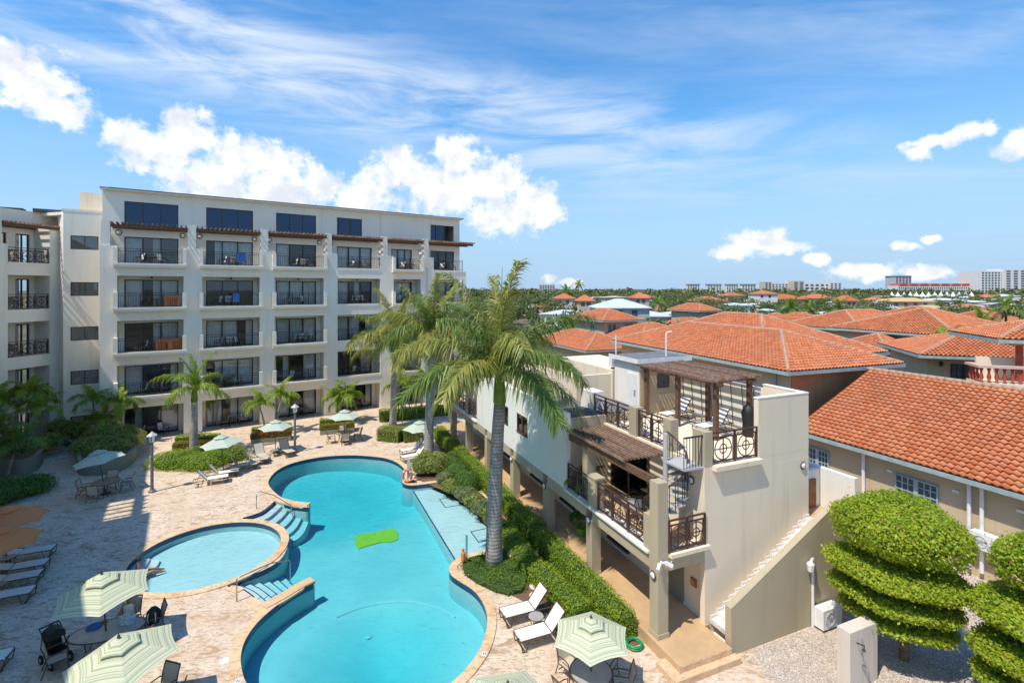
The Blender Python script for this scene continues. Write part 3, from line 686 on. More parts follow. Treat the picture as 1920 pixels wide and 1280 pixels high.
for i, (a, b) in enumerate(POSTS):
    mb = MB(); mb.box(a, b, .05, .6, 15.45, 17.42); mb.box(a+.1, b-.1, .6, RD+.02, 14, 16.4); mb.build('pergola_pier', 'hotel_stucco', hotel)
    a2 = POSTS[i+1][0] if i < 5 else 32.9
    mb = MB(); mb.box(b+.01, a2-.01, .15, .3, 16.92, 17.14); mb.box(b+.01, a2-.01, RD-.12, RD-.002, 16.92, 17.14); pg = mb.build('pergola', 'wood', hotel)
    n = int((a2-b)/.33)
    sl = MB(); sl.box(-.05, .05, -.35, RD-.02, 0, .14); sme = sl.mesh('slat', 'wood_grey')
    for k in range(n+1): link('slat', sme, pg, (b+.12+(a2-b-.24)*k/n, 0, 17.15))
    wall_lamp(hotel, b+.42 if i == 0 else b+.3, RD-.03, 16.62)
    if i in (0, 1, 2): wall_lamp(hotel, a2-.35, RD-.03, 16.62)
for x in (5.9, 16.75, 22.6): mb = MB(); mb.box(x, x+.1, RD-.09, RD-.002, 17.3, TOPZ-.1); mb.build('downpipe', 'hotel_stucco', hotel)
mb = MB(); mb.box(27.15, 27.25, -.1, -.002, 2, 15.3); mb.build('downpipe', 'yellow_leaf' if False else 'cream_stucco', hotel)
# ================================================================ corner wing of the hotel (left) with canted balconies
wing = thing('hotel_wing', 'cream corner wing of the hotel with canted balconies at the left edge', 'building', (*H0, 0), HA)
c45 = math.cos(PI/4)
def ch(s_, d): return (-6.1+c45*s_-c45*d*-1*-1, .9+c45*s_+c45*d)    # along the canted face, d metres behind it
def chp(s_, d): return Vector((-6.1+c45*s_-c45*d, .9+c45*s_+c45*d))
def quadprism(mb, s0, s1, d0, d1, z0, z1): mb.prism([chp(s0, d0), chp(s1, d0), chp(s1, d1), chp(s0, d1)], z0, z1)
WT = 18.2
mb = MB()
quadprism(mb, 0, .95, 0, 1.6, 0, 15.4); quadprism(mb, 3.75, 4.45, 0, 1.6, 0, 17.0)
for f in range(1, 5): quadprism(mb, .95, 3.75, .003, .3, FL[f-1]+2.6, FL[f]); quadprism(mb, .95, 3.75, .3, 1.6, FL[f]-.2, FL[f]-.01)
quadprism(mb, .95, 3.75, -.04, .003, FL[4]-.1, FL[4]+.05)
for f in range(5):
    top = FL[f]+2.35; nx_ = FL[f+1] if f < 4 else WT
    quadprism(mb, .3, .75, 1.6, 1.85, FL[f], nx_); quadprism(mb, 1.9, 2.5, 1.6, 1.85, FL[f], nx_); quadprism(mb, 3.45, 4.4, 1.6, 1.85, FL[f], nx_)
    quadprism(mb, .75, 1.9, 1.603, 1.847, top, nx_); quadprism(mb, 2.5, 3.45, 1.603, 1.847, top, nx_)
quadprism(mb, 0, 4.45, 4.2, 4.4, 0, WT-.1); quadprism(mb, 4.4, 5.7, 1.6, 1.85, 13.8, WT)
# the block with small windows: openings cut as strips
WX0, WX1, WY = -2.5, 0.0, 2.6; WN = [(1.15, 1.95), (4.45, 5.55), (7.95, 9.05), (11.5, 12.6), (15.2, 16.3)]
mb.box(WX0, WX0+.42, WY, WY+.25, 0, WT); mb.box(-.35, 0, WY, WY+.25, 0, WT); zz = [0]+[v for q_ in WN for v in q_]+[WT]
for k in range(0, len(zz), 2): mb.box(WX0+.42, -.35, WY+.002, WY+.248, zz[k], zz[k+1])
mb.prism([Vector((WX0, WY+.002)), Vector((WX0+.2, WY+.2)), chp(4.45, .3)+Vector((.1, .1)), chp(4.45, 0)], 0, WT)
mb.prism([Vector((-2.4, WY+.26)), Vector((.2, WY+.26)), Vector((.2, 9)), Vector((-9, 9)), chp(0, 4.41), chp(4.4, 4.41)], WT-.25, WT-.02)
mb.box(WX0, .1, WY+2.5, WY+2.7, 0, WT-.3)
mb.box(-2.6, 0, WY-.02, WY+.4, WT, WT+.18)
mb.build('wall', 'hotel_stucco', wing)
mb = MB(); mb.box(-6.1-7.5, -6.1, -46, -18.2, 0, 18.3); mb.box(-13.6, -6.1, -15.2, .9, 0, 17.4); mb.box(-13.6, -6.1, -18.2, -15.2, 0, 14.6); mb.box(-13.6, -8.7, -18.2, -15.2, 14.6, 18.3); mb.prism([Vector((-6.1, .901)), chp(0, 4.4), Vector((-13.6, 4)), Vector((-13.6, .901))], 0, 17.4); mb.build('wall', 'cream_stucco', wing)
mb = MB(); mb.box(-6.5, -6.1, -18.2, -15.2, 17.4, 17.6)
for k in range(5): mb.box(-8.7, -6.0, -18.0+k*.62, -17.82+k*.62, 17.6, 17.75)
mb.build('pergola', 'wood', wing)
for k in range(8):
    for f in range(5):
        mb = MB(); y = -4-k*4.6
        if -18.4 < y < -13.5 and f == 4: continue
        mb.box(-6.1, -6.06, y-2, y, FL[f]+.5, FL[f]+2.3); wv = mb.build('window', 'dark_frame', wing)
        mb = MB(); mb.box(-6.06, -6.05, y-1.9, y-.1, FL[f]+.6, FL[f]+2.2); mb.build('pane', 'far_glass', wv)
for q_ in WN:
    x0_, x1_ = WX0+.42, -.35; mb = MB(); t = .07; y = WY+.06
    for (a, b, c, d) in ((x0_, x1_, q_[0], q_[0]+t), (x0_, x1_, q_[1]-t, q_[1])): mb.box(a, b, y, y+.08, c, d)
    for x in (x0_, (x0_+x1_)/2-t/2, x1_-t): mb.box(x, x+t, y+.002, y+.078, q_[0]+t, q_[1]-t)
    wv = mb.build('window', 'brown_frame', wing)
    for k in range(2):
        a = x0_+t if k == 0 else (x0_+x1_)/2+t/2; b = a+(x1_-x0_)/2-t*1.5; m2 = MB(); m2.box(a, b, y+.03, y+.04, q_[0]+t, q_[1]-t); m2.build('pane', 'pane_dark', wv)
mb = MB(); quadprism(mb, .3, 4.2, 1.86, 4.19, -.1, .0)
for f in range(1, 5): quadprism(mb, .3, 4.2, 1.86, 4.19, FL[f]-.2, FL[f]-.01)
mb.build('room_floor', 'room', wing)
cant = link('canted_bay', None, wing, (-6.1, .9, 0), PI/4)
for f in range(5):
    for (a, b) in ((.75, 1.9), (2.5, 3.45)): 
        mb = MB(); t = .09; z0, z1 = FL[f]+.01, FL[f]+2.35
        mb.box(a, b, 1.68, 1.78, z1-t, z1)
        for x in (a, (a+b)/2-t/2, b-t): mb.box(x, x+t, 1.682, 1.778, z0, z1-t)
        dr = mb.build('balcony_door', 'dark_frame', cant)
        m2 = MB(); m2.box(a+t, (a+b)/2-t/2, 1.72, 1.73, z0, z1-t); m2.box((a+b)/2+t/2, b-t, 1.72, 1.73, z0, z1-t); 
        # one curtain leaf behind each pair
        m3 = MB(); m3.box(a+.05, (a+b)/2, 1.95, 1.97, z0, z1-.1)
        m2.build('pane', 'pane', dr)
        if f != 2: m3.build('curtain', 'curtain', dr)
def circle_panel(p, q, z, h, r=None, n=1, mb=None, inner=True):
    """wrought panel: rails top and bottom, rings with a smaller ring and a cross inside"""
    mb = mb or MB(); p = Vector((*p, 0)); q = Vector((*q, 0)); d = q-p; L = d.length; d.normalize()
    P = lambda s_, zz: p+d*s_+Vector((0, 0, zz))
    for zz, t in ((z+h, .07), (z+h-.17, .04), (z+.08, .045)): mb.bar(P(0, zz), P(L, zz), t, .045)
    for k in range(n+1): mb.bar(P(L*k/n, z), P(L*k/n, z+h), .06)
    hh = h-.25; cz = z+.08+hh/2
    for k in range(n):
        c = L*(k+.5)/n; R_ = r or min(hh/2, L/n/2)*.92
        mb.tube([P(c+R_*math.cos(t), cz+R_*math.sin(t)) for t in np.linspace(0, 2*PI, 20, endpoint=False)], .024, 4, True)
        if inner: mb.tube([P(c+R_*.42*math.cos(t), cz+R_*.42*math.sin(t)) for t in np.linspace(0, 2*PI, 14, endpoint=False)], .022, 4, True)
        mb.bar(P(c, z+.08), P(c, z+h-.17), .03); mb.bar(P(c-R_, cz), P(c+R_, cz), .03)
        for s_ in (-1, 1): mb.bar(P(c+s_*(L/n/2-.09), z+.08), P(c+s_*(L/n/2-.09), z+h-.17), .025)
    return mb
for f in range(1, 5): circle_panel((1.0, .12), (3.7, .12), FL[f]+.05, 1.1, n=3).build('railing', 'rail', cant)
mb = MB(); mb.box(.6, 4.4, -.1, .05, 16.75, 16.95); mb.box(.6, 4.4, 1.4, 1.55, 16.75, 16.95); pg = mb.build('pergola', 'wood', cant)
sl = MB(); sl.box(-.04, .04, -.3, 1.58, 0, .12); sme = sl.mesh('slat', 'wood_grey')
for k in range(14): link('slat', sme, pg, (.7+k*.28, 0, 16.955))
mb = MB(); mb.box(-.5, .55, -.05, .55, 15.4, 17.3); mb.build('pergola_pier', 'hotel_stucco', cant)
# rooftop plant of the wing and the pale block behind
mb = MB(); mb.box(-6.8, -5.2, 4.5, 5.6, WT, WT+.22); mb.box(-4.6, -2.9, 4.4, 5.0, WT, WT+.26)
mb.build('roof_plant', 'roofing_dark', wing)
mb = MB(); mb.box(-2.2, .2, 8, 14, 0, 20.6); mb.build('stair_tower', 'cream_stucco', wing)
# ================================================================ the pool villa
villa = thing('pool_villa', 'cream two-storey villa with arcade, roof terrace and outside stair beside pool', 'building', (*V0, 0), VA)
def vbuild(mb, name, m, par=villa, **k): return mb.build(name, m, par, **k)
COLY = [0, 4.1, 8.15, 12.3, 16.6, 20.7, 24.7]
for i, y in enumerate(COLY):
    mb = MB(); top = 5.57 if i in (0, 5, 6) else 2.6
    mb.box(0, .42, y, y+.44, .4, top)
    if i not in (0,): mb.box(-.02, .44, y-.02, y+.46, .4, .5)
    else: mb.box(-.025, .445, -.025, .465, .4, .56)
    vbuild(mb, 'column', 'khaki_stucco')
mb = MB()
for i in range(6): mb.box(.003, .417, COLY[i]+.44, COLY[i+1], 2.6, 3.07)
mb.box(.003, .417, 2.0-1.56, 6.3, 2.6, 3.07) if False else None
mb.box(.42, 2.2, .004, .3, 2.6, 3.07)
vbuild(mb, 'beam', 'khaki_stucco')
mb = MB(); mb.box(.3, 2.3, .3, 25.1, 2.78, 3.065); vbuild(mb, 'terrace_floor', 'walk_tile')
# ledges of the lower terrace
mb = MB(); mb.box(-.1, .5, .45, 6.28, 3.072, 3.15); vbuild(mb, 'ledge', 'white_stucco')
mb = MB(); mb.box(.43, 2.12, -.16, .42, 3.074, 3.2); vbuild(mb, 'ledge', 'cream_stucco')
mb = MB(); mb.box(-.1, .5, 18.62, 25.2, 3.072, 3.15); vbuild(mb, 'ledge', 'white_stucco')
# main body: ground-floor rooms, upper rooms, end wall
mb = MB(); mb.box(2.16, 7.19, .22, 26, 0, 3.06); mb.box(2.25, 7.188, .22, 18.6, 3.06, 5.56); mb.box(2.0, 7.19, 0, .22, 0, 5.56); mb.box(2.004, 2.25, .22, .95, 3.06, 5.56)
mb.box(2.26, 7.18, 18.6, 26, 3.06, 5.6)
vbuild(mb, 'wall', 'cream_stucco')
# pool-side white wall with two small windows
mb = MB(); ys = [6.3, 10.4, 11.81, 13.04, 14.11, 18.6]
for a, b in ((6.3, 10.4), (11.81, 13.04), (14.11, 18.6)): mb.box(0, .25, a, b, 3.08, 6.48)
for a, b in ((10.4, 11.81), (13.04, 14.11)): mb.box(.001, .249, a, b, 3.08, 4.24); mb.box(.001, .249, a, b, 5.28, 6.48)
vbuild(mb, 'wall', 'white_stucco')
mb = MB(); mb.box(.25, 4.4, 6.302, 6.5, 3.08, 6.2); mb.box(.25, 2.3, 18.4, 18.6, 3.08, 6.46); vbuild(mb, 'wall', 'tan_stucco')
mb = MB(); mb.box(.25, 4.45, 6.5, 18.4, 5.95, 6.18); vbuild(mb, 'flat_roof', 'roofing')
mb = MB(); mb.box(.4, 2.2, 6.56, 8.2, 6.185, 6.21); vbuild(mb, 'roof_patch', 'roofing_dark')
mb = MB(); mb.box(1.4, 2.0, 11.5, 13.0, 6.19, 6.42); vbuild(mb, 'roof_hatch', 'roofing_dark')
for a, b in ((10.4, 11.81), (13.04, 14.11)):
    mb = MB(); t = .08
    mb.box(-.03, .1, a, b, 4.24, 4.34); mb.box(-.0, .1, a, b, 5.28-t, 5.28)
    for y in (a, (a+b)/2-t/2, b-t): mb.box(.001, .1, y, y+t, 4.34, 5.28-t)
    wn = vbuild(mb, 'window', 'brown_frame')
    for k in (0, 1):
        y0_ = a+t if k == 0 else (a+b)/2+t/2; y1_ = y0_+(b-a)/2-1.5*t; m2 = MB(); m2.box(.05, .06, y0_, y1_, 4.34, 5.28-t); m2.build('pane', 'pane_dark', wn)
    m2 = MB(); m2.box(.26, .3, a, b, 4.2, 5.3); m2.build('blind', 'room', wn)
# low and high piers on the terrace edge
mb = MB(); mb.box(.004, .416, .44, .78, 3.15, 4.33); vbuild(mb, 'pier', 'khaki_stucco')
mb = MB(); mb.box(0, .42, 3.85, 4.42, 3.15, 4.33); mb.box(-.03, .45, 3.82, 4.45, 4.33, 4.40); vbuild(mb, 'pier', 'khaki_stucco')
mb = MB(); mb.box(.3, .75, 4.95, 5.35, 3.15, 5.5); vbuild(mb, 'pier', 'khaki_stucco')
circle_panel((.12, .8), (.12, 3.84), 3.16, 1.08, n=3).build('railing', 'rail', villa)
circle_panel((.12, 4.5), (.12, 6.28), 3.16, 1.08, n=2).build('railing', 'rail', villa)
circle_panel((.44, -.02), (1.98, -.02), 3.2, 1.08, n=2).build('railing', 'rail', villa)
circle_panel((.12, 18.65), (.12, 20.68), 3.16, 1.08, n=2).build('railing', 'rail', villa)
circle_panel((.12, 21.2), (.12, 24.68), 3.16, 1.08, n=4).build('railing', 'rail', villa)
circle_panel((.5, 13.8), (.5, 16.2), 6.45, 1.0, n=3).build('railing', 'rail', villa)
mb = MB(); mb.box(.45, 2.2, 13.2, 13.5, 6.2, 7.3); mb.box(.4, 4.4, 13.5, 18.5, 6.19, 6.45); vbuild(mb, 'terrace_wall', 'cream_stucco')
# terrace door
mb = MB(); a, b = 3.3, 6.0; t = .1
for y in (a, (a+b)/2-t/2, b-t): mb.box(2.17, 2.245, y, y+t, 3.1, 5.3)
mb.box(2.17, 2.245, a, b, 5.2, 5.301); dr = vbuild(mb, 'sliding_door', 'brown_frame')
for y0_, y1_ in ((a+t, (a+b)/2-t/2), ((a+b)/2+t/2, b-t)):
    mb = MB(); mb.box(2.205, 2.215, y0_, y1_, 3.1, 5.2); mb.build('pane', 'pane_dark', dr)
mb = MB(); mb.box(2.225, 2.246, a, b, 3.1, 5.2); mb.build('room_shade_sheet', 'black', dr)  # black sheet stands in for the shade of the room behind the glass
# ground-floor openings under the arcade
for a in (4.6, 9.2, 13.0, 17.4):
    mb = MB()
    for y in (a, a+.7, a+1.4): mb.box(2.09, 2.158, y, y+.09, .7, 2.2)
    mb.box(2.088, 2.158, a, a+1.49, 2.11, 2.21); mb.box(2.05, 2.158, a-.05, a+1.55, .62, .72); wn = vbuild(mb, 'window', 'brown_frame')
    mb = MB(); mb.box(2.13, 2.15, a+.05, a+1.4, .72, 2.12); mb.build('pane', 'far_glass', wn)
mb = MB(); mb.box(2.09, 2.158, .55, .8, 1.35, 1.62); fb = vbuild(mb, 'fire_box', 'red_paint')
mb = MB(); mb.box(2.08, 2.089, .58, .77, 1.38, 1.59); mb.build('fire_box_door', 'orange_stucco', fb)
mb = MB(); mb.box(2.1, 2.158, 1.2, 2.0, .4, 2.4); vbuild(mb, 'service_door', 'grey_green_stucco')
mb = MB(); mb.box(2.13, 2.158, .23, 26, .4, .5); vbuild(mb, 'skirting', 'step_stone')
# ---- outside stair
stair = link('outside_stair', None, villa)
NS = 17; x0_, z0_ = 2.25, .4
for k in range(NS):
    xa = x0_+k*(7.2-x0_)/NS; za = z0_+(k+1)*(3.25-z0_)/NS
    mb = MB(); mb.box(xa, xa+(7.2-x0_)/NS+.02, -.8, -.035, za-.17, za); mb.box(xa-.02, xa+(7.2-x0_)/NS, -.034, -.001, za-.16, za+.1); mb.build('step', 'step_stone', stair)
mb = MB(); mb.yprism([(2.1, 0), (8.75, 0), (8.75, 4.12), (7.25, 4.15), (2.1, 1.55)], -1.06, -.805); mb.build('stair_wall', 'khaki_stucco', stair)
mb = MB(); mb.yprism([(2.3, 0), (7.2, 0), (7.2, 3.05)], -.8, -.01); mb.build('stair_soffit', 'cream_stucco', stair)
mb = MB(); mb.box(7.2, 8.66, -.8, .6, 0, 3.2); mb.build('landing', 'walk_tile', stair)
mb = MB(); mb.box(8.66, 8.86, -.803, 6, 0, 4.76); mb.box(7.195, 8.66, .6, .8, 0, 4.7); mb.build('landing_wall', 'white_stucco', stair)
mb = MB()
for k in range(5): mb.box(7.75+k*.125, 7.865+k*.125, .54, .595, 3.22, 4.35)
mb.build('gate', 'door_wood', stair)
# ---- roof terrace
mb = MB(); mb.box(2.0, 7.19, .004, 9, 5.562, 5.85); vbuild(mb, 'roof_terrace_floor', 'cream_stucco')
mb = MB(); mb.box(2.34, 4.56, -.2, .1, 5.7, 5.86); vbuild(mb, 'ledge', 'cream_stucco')
for (a, b, c, d) in ((2.0, 2.35, -.004, .6), (2.02, 2.38, 1.75, 2.2), (2.02, 2.38, 3.9, 4.4)):
    mb = MB(); mb.box(a, b, c, d, 5.85, 7.05); vbuild(mb, 'pier', 'khaki_stucco')
mb = MB(); mb.box(2.02, 2.7, 7.35, 8.4, 5.85, 7.05); vbuild(mb, 'pier', 'white_stucco')
circle_panel((2.15, 2.22), (2.15, 3.88), 5.87, 1.1, n=2).build('railing', 'rail', villa)
circle_panel((2.15, 4.42), (2.15, 7.33), 5.87, 1.1, n=3).build('railing', 'rail', villa)
circle_panel((2.36, .06), (4.53, .06), 5.87, 1.1, n=2).build('railing', 'rail', villa)
mb = MB(); mb.box(4.54, 7.19, .001, .2, 5.85, 8.0); mb.box(6.99, 7.19, .2, 1.9, 5.85, 8.0)
vbuild(mb, 'screen_wall', 'cream_stucco')
mb = MB(); mb.box(4.52, 7.2, -.012, .215, 8.0, 8.04); mb.box(6.975, 7.2, .215, 1.92, 8.0, 8.04); vbuild(mb, 'coping_strip', 'white_stucco')
mb = MB(); mb.box(6.99, 7.19, 1.9, 6.9, 5.85, 7.85); vbuild(mb, 'terrace_wall', 'white_stucco')
mb = MB()
for k in range(8): mb.bar((6.94, 2.2+k*.62, 5.9), (6.94, 2.35+k*.62, 7.8), .02)
vbuild(mb, 'trellis_wires', 'dark_rail')
mb = MB(); mb.box(4.45, 7.4, 6.9, 9.0, 5.85, 8.42); bx_ = vbuild(mb, 'roof_room', 'white_stucco')
mb = MB(); mb.box(4.25, 7.6, 6.75, 9.2, 8.42, 8.56); mb.build('roof_slab', 'roofing', bx_)
mb = MB(); mb.box(4.22, 4.25, 6.72, 9.23, 8.38, 8.6); mb.box(4.25, 7.6, 6.72, 6.75, 8.38, 8.6); mb.build('slab_edge', 'white_paint', bx_)
mb = MB(); mb.box(4.39, 4.449, 7.05, 7.8, 5.86, 7.8); d_ = mb.build('door', 'white_paint', bx_)
mb = MB(); mb.box(4.34, 4.39, 7.13, 7.2, 6.75, 6.85); mb.box(4.34, 4.39, 7.13, 7.2, 6.95, 7.02); mb.build('handle', 'steel', d_)
mb = MB(); mb.box(4.46, 6.99, 6.85, 6.899, 5.85, 8.0); mb.build('plaster_panel', 'tan_stucco', bx_)
mb = MB(); mb.box(5.5, 6.2, 6.79, 6.85, 7.1, 7.8); wn = mb.build('window', 'brown_frame', bx_)
for k in (0, 1): mb = MB(); mb.box(5.57+k*.3, 5.83+k*.3, 6.78, 6.789, 7.17, 7.73); mb.build('pane', 'far_glass', wn)
mb = MB(); mb.box(2.3, 4.44, 9.3, 9.5, 5.9, 7.5); mb.box(2.3, 2.5, 9.5, 15, 5.9, 7.4); mb.box(4.44, 7.3, 9.2, 15, 5.9, 7.7); vbuild(mb, 'parapet', 'cream_stucco')
mb = MB(); mb.tube([(6.6, 7.5, 8.5), (6.6, 7.5, 9.7), (6.62, 7.5, 9.78), (6.95, 7.5, 9.8)], .05, 6); vbuild(mb, 'vent_pipe', 'white_paint')
mb = MB(); mb.tube([(4.6, 9.1, 8.5), (4.6, 9.1, 9.6)], .04, 6); vbuild(mb, 'vent_pipe', 'white_paint')
def pergola(parent, posts, beams, slats, name='pergola', sm='wood_grey', sdim=None):
    root = link(name, None, parent)
    for (p, h) in posts: mb = MB(); mb.box(p[0]-.085, p[0]+.085, p[1]-.085, p[1]+.085, p[2], p[2]+h); mb.build('post', 'wood', root)
    for (p, q, a, b) in beams: mb = MB(); mb.bar(p, q, a, b); mb.build('beam', 'wood', root)
    for (p, q) in slats: mb = MB(); mb.bar(p, q, .058, .1); mb.build('slat', sm, root)
    return root
pergola(villa, [((4.75, 2.25, 5.85), 2.25), ((4.75, 4.5, 5.85), 2.25), ((4.75, 6.7, 5.85), 2.25), ((6.6, 2.25, 5.85), 2.3), ((6.6, 4.6, 5.85), 2.3)],
        [((4.75, 1.9, 8.17), (4.75, 6.95, 8.17), .1, .18), ((6.6, 1.9, 8.22), (6.6, 6.88, 8.22), .1, .18), ((4.3, 2.25, 8.22), (6.95, 2.25, 8.26), .07, .1), ((4.3, 4.5, 8.22), (6.95, 4.5, 8.26), .07, .1), ((4.3, 6.6, 8.22), (6.95, 6.6, 8.26), .07, .1)],
        [((4.3+k*.2, 1.9, 8.33+.004*k), (4.3+k*.2, 6.85, 8.33+.004*k)) for k in range(14)])
pergola(villa, [], [((.2, 6.25, 5.42), (.2, .42, 5.5), .14, .26), ((2.13, 6.25, 5.62), (2.13, 2.25, 5.62), .1, .16), ((.08, 4.2, 5.62), (2.2, 4.2, 5.62), .1, .12)],
        [((.03+k*.173, 6.22, 5.74), (.03+k*.173, 1.95, 5.74)) for k in range(13)])
for (x, y, z, r) in ((-.04, 4.32, 2.56, -PI/2), (-.04, .22, 2.45, -PI/2), (-.04, 12.52, 2.5, -PI/2), (-.04, 8.37, 2.5, -PI/2), (1.96, .62, 5.2, -PI/2), (6.86, -.03, 5.26, 0), (-.04, 20.9, 2.5, -PI/2)): wall_lamp(villa, x, y, z, r, .68)
# twin security cameras on the corner column
cm = thing('security_camera', 'twin white security cameras on the corner column of the villa', 'camera', vil(.1, -.02, 2.95), VA)
for s_ in (-1, 1):
    mb = MB(); mb.lathe([(.05, 0), (.06, .03), (.06, .1), (.045, .12)], 10, (s_*.14, -.1, -.05)); mb.bar((s_*.14, -.1, .02), (s_*.3, -.22, -.06), .1, .09); mb.build('camera_head', 'lamp_white', cm, smooth=False)
mb = MB(); mb.bar((-.14, -.07, .03), (.14, -.07, .03), .05); mb.bar((0, -.07, .03), (0, 0.05, .03), .06); mb.tube([(.14, -.1, .0), (.3, -.12, .0), (.42, -.1, .07), (.45, -.08, .16)], .012, 5); mb.build('bracket', 'lamp_white', cm)
# ---- spiral stair between the two terraces
sp = thing('spiral_staircase', 'grey metal spiral staircase climbing to the roof terrace', 'staircase', vil(1.22, 1.1, 3.07), VA)
mb = MB(); mb.tube([(0, 0, 0), (0, 0, 3.75)], .09, 10); mb.build('pole', 'grey_plastic', sp)
NT_ = 13; tm = MB(); tm.prism([Vector((.05, -.04)), Vector((.78, -.2)), Vector((.8, 0)), Vector((.78, .2)), Vector((.05, .04))], 0, .045); tme = tm.mesh('tread', 'grey_plastic')
hp_ = []
for k in range(NT_):
    a = PI*.75+k*2*PI*.82/NT_; z = .2+k*.2; link('tread', tme, sp, (0, 0, z), a)
    mb = MB()
    for da in (-.15, .12): mb.bar((.77*math.cos(a+da), .77*math.sin(a+da), z), (.77*math.cos(a+da), .77*math.sin(a+da), z+1.0), .022)
    mb.build('baluster', 'dark_rail', sp); hp_.append((.77*math.cos(a), .77*math.sin(a), z+1.02))
mb = MB(); mb.tube(hp_, .035, 6); mb.build('handrail', 'rail', sp)
mb = MB(); mb.box(-.05, .85, -1.05, .1, 2.72, 2.79); mb.build('landing', 'grey_plastic', sp)
mb = MB(); mb.bar((-.05, -1.0, 3.85), (.85, -1.0, 3.85), .05); bars(mb, (-.05, -1.0), (.85, -1.0), 7, 2.79, 3.85, .02); mb.build('landing_rail', 'dark_rail', sp)
# ================================================================ tiled houses
TW, TL, TP = .28, .38, .31
def tile_geo(nseg=5, lip=True):
    vs_, fs = [], []
    for j, (y, dz) in enumerate(((0, .07), (TL, 0))):
        for i in range(nseg+1):
            x = -TW/2+TW*i/nseg; vs_.append((x, y, dz+.05*math.cos(2*PI*x/TW)))
    n = nseg+1
    for i in range(nseg): fs.append((i, i+1, n+i+1, n+i))
    if lip:
        for i in range(n): v = vs_[i]; vs_.append((v[0], v[1]+.07, v[2]-.075))
        for i in range(nseg): fs.append((2*n+i, 2*n+i+1, i+1, i))
    return np.array(vs_), fs
TV, TF = tile_geo(6, True); TV2, TF2 = tile_geo(4, True)
tb = MB(); tb.add([tuple(v) for v in TV], TF); TILE_ME = tb.mesh('roof_tile', 'clay_tile', True)
def inside(p, poly):
    c = False; n = len(poly)
    for i in range(n):
        a, b = poly[i-1], poly[i]
        if (a[1] > p[1]) != (b[1] > p[1]) and p[0] < (b[0]-a[0])*(p[1]-a[1])/(b[1]-a[1])+a[0]: c = not c
    return c
def joined_tiles(mats_, TVx, TFx):
    n = len(mats_); M = np.array([[list(r) for r in m] for m in mats_])
    v = np.einsum('nij,kj->nki', M[:, :3, :3], TVx)+M[:, None, :3, 3]; v = v.reshape(-1, 3); k = len(TVx)
    fs = [tuple(i+b*k for i in f) for b in range(n) for f in TFx]
    mb = MB(); mb.v = v.tolist(); mb.f = fs; return mb
def slope_tiles(corners):
    """tile places on a plane roof face; corners[0]->corners[1] is the eave"""
    C = [Vector(c) for c in corners]; u = (C[1]-C[0]); L = u.length; u.normalize()
    nrm = None
    for c in C[2:]:
        nn = u.cross(c-C[0])
        if nn.length > .1: nrm = nn.normalized(); break
    if nrm.z < 0: nrm = -nrm
    s_ = nrm.cross(u).normalized(); poly = [((c-C[0]).dot(u), (c-C[0]).dot(s_)) for c in C]; top = max(p[1] for p in poly); lo = min(p[0] for p in poly); hi = max(p[0] for p in poly)
    out_ = []; r = 0
    while r*TP < top-.05:
        x = lo+TW/2
        while x < hi:
            if inside((x, r*TP+.1), poly):
                o = C[0]+u*x+s_*(r*TP-.06)+nrm*.055; jit = rnd.uniform(-.012, .012)
                out_.append(Matrix(((u.x, s_.x, nrm.x, o.x), (u.y, s_.y, nrm.y, o.y), (u.z, s_.z, nrm.z, o.z+jit*.5), (0, 0, 0, 1))))
            x += TW
        r += 1
    return out_
def hip_faces(x0, x1, y0, y1, ze, pitch):
    wx, wy = x1-x0, y1-y0; h = min(wx, wy)/2; zr = ze+pitch*h
    if wx >= wy: A, B = (x0+h, (y0+y1)/2, zr), (x1-h, (y0+y1)/2, zr)
    else: A, B = ((x0+x1)/2, y0+h, zr), ((x0+x1)/2, y1-h, zr)
    c = [(x0, y0, ze), (x1, y0, ze), (x1, y1, ze), (x0, y1, ze)]
    if wx >= wy: fcs = [[c[0], c[1], B, A], [c[1], c[2], B], [c[2], c[3], A, B], [c[3], c[0], A]]; hips = [(c[0], A), (c[3], A), (c[1], B), (c[2], B), (A, B)]
    else: fcs = [[c[0], c[1], A], [c[1], c[2], B, A], [c[2], c[3], B], [c[3], c[0], A, B]]; hips = [(c[0], A), (c[1], A), (c[2], B), (c[3], B), (A, B)]
    return fcs, hips
def hip_roof(parent, x0, x1, y0, y1, ze, pitch, tiles=1, gut='gutter', only=None):
    fcs, hips = hip_faces(x0, x1, y0, y1, ze, pitch); mb = MB()
    for f in fcs: mb.add(f, [tuple(range(len(f)))])
    mb.add([(x0, y0, ze-.02), (x1, y0, ze-.02), (x1, y1, ze-.02), (x0, y1, ze-.02)], [(3, 2, 1, 0)])
    rf = mb.build('roof', 'clay_far', parent)
    if tiles:
        ms = []
        for i, f in enumerate(fcs):
            if only is None or i in only: ms += slope_tiles(f)
        struct(joined_tiles(ms, TV2, TF2).build('roof_tiles', 'clay_tile', rf), None, 'stuff')
    mb = MB()
    for a, b in hips:
        if (Vector(a)-Vector(b)).length > .2: mb.tube([Vector(a)+Vector((0, 0, .06)), Vector(b)+Vector((0, 0, .06))], .12, 6)
    mb.build('ridge_cap', 'ridge_clay', rf)
    mb = MB(); g = .1
    mb.box(x0-g, x1+g, y0-g, y0, ze-.22, ze-.01); mb.box(x0-g, x1+g, y1, y1+g, ze-.22, ze-.01); mb.box(x0-g, x0, y0, y1, ze-.22, ze-.01); mb.box(x1, x1+g, y0, y1, ze-.22, ze-.01)
    mb.build('gutter', gut, rf)
    return rf
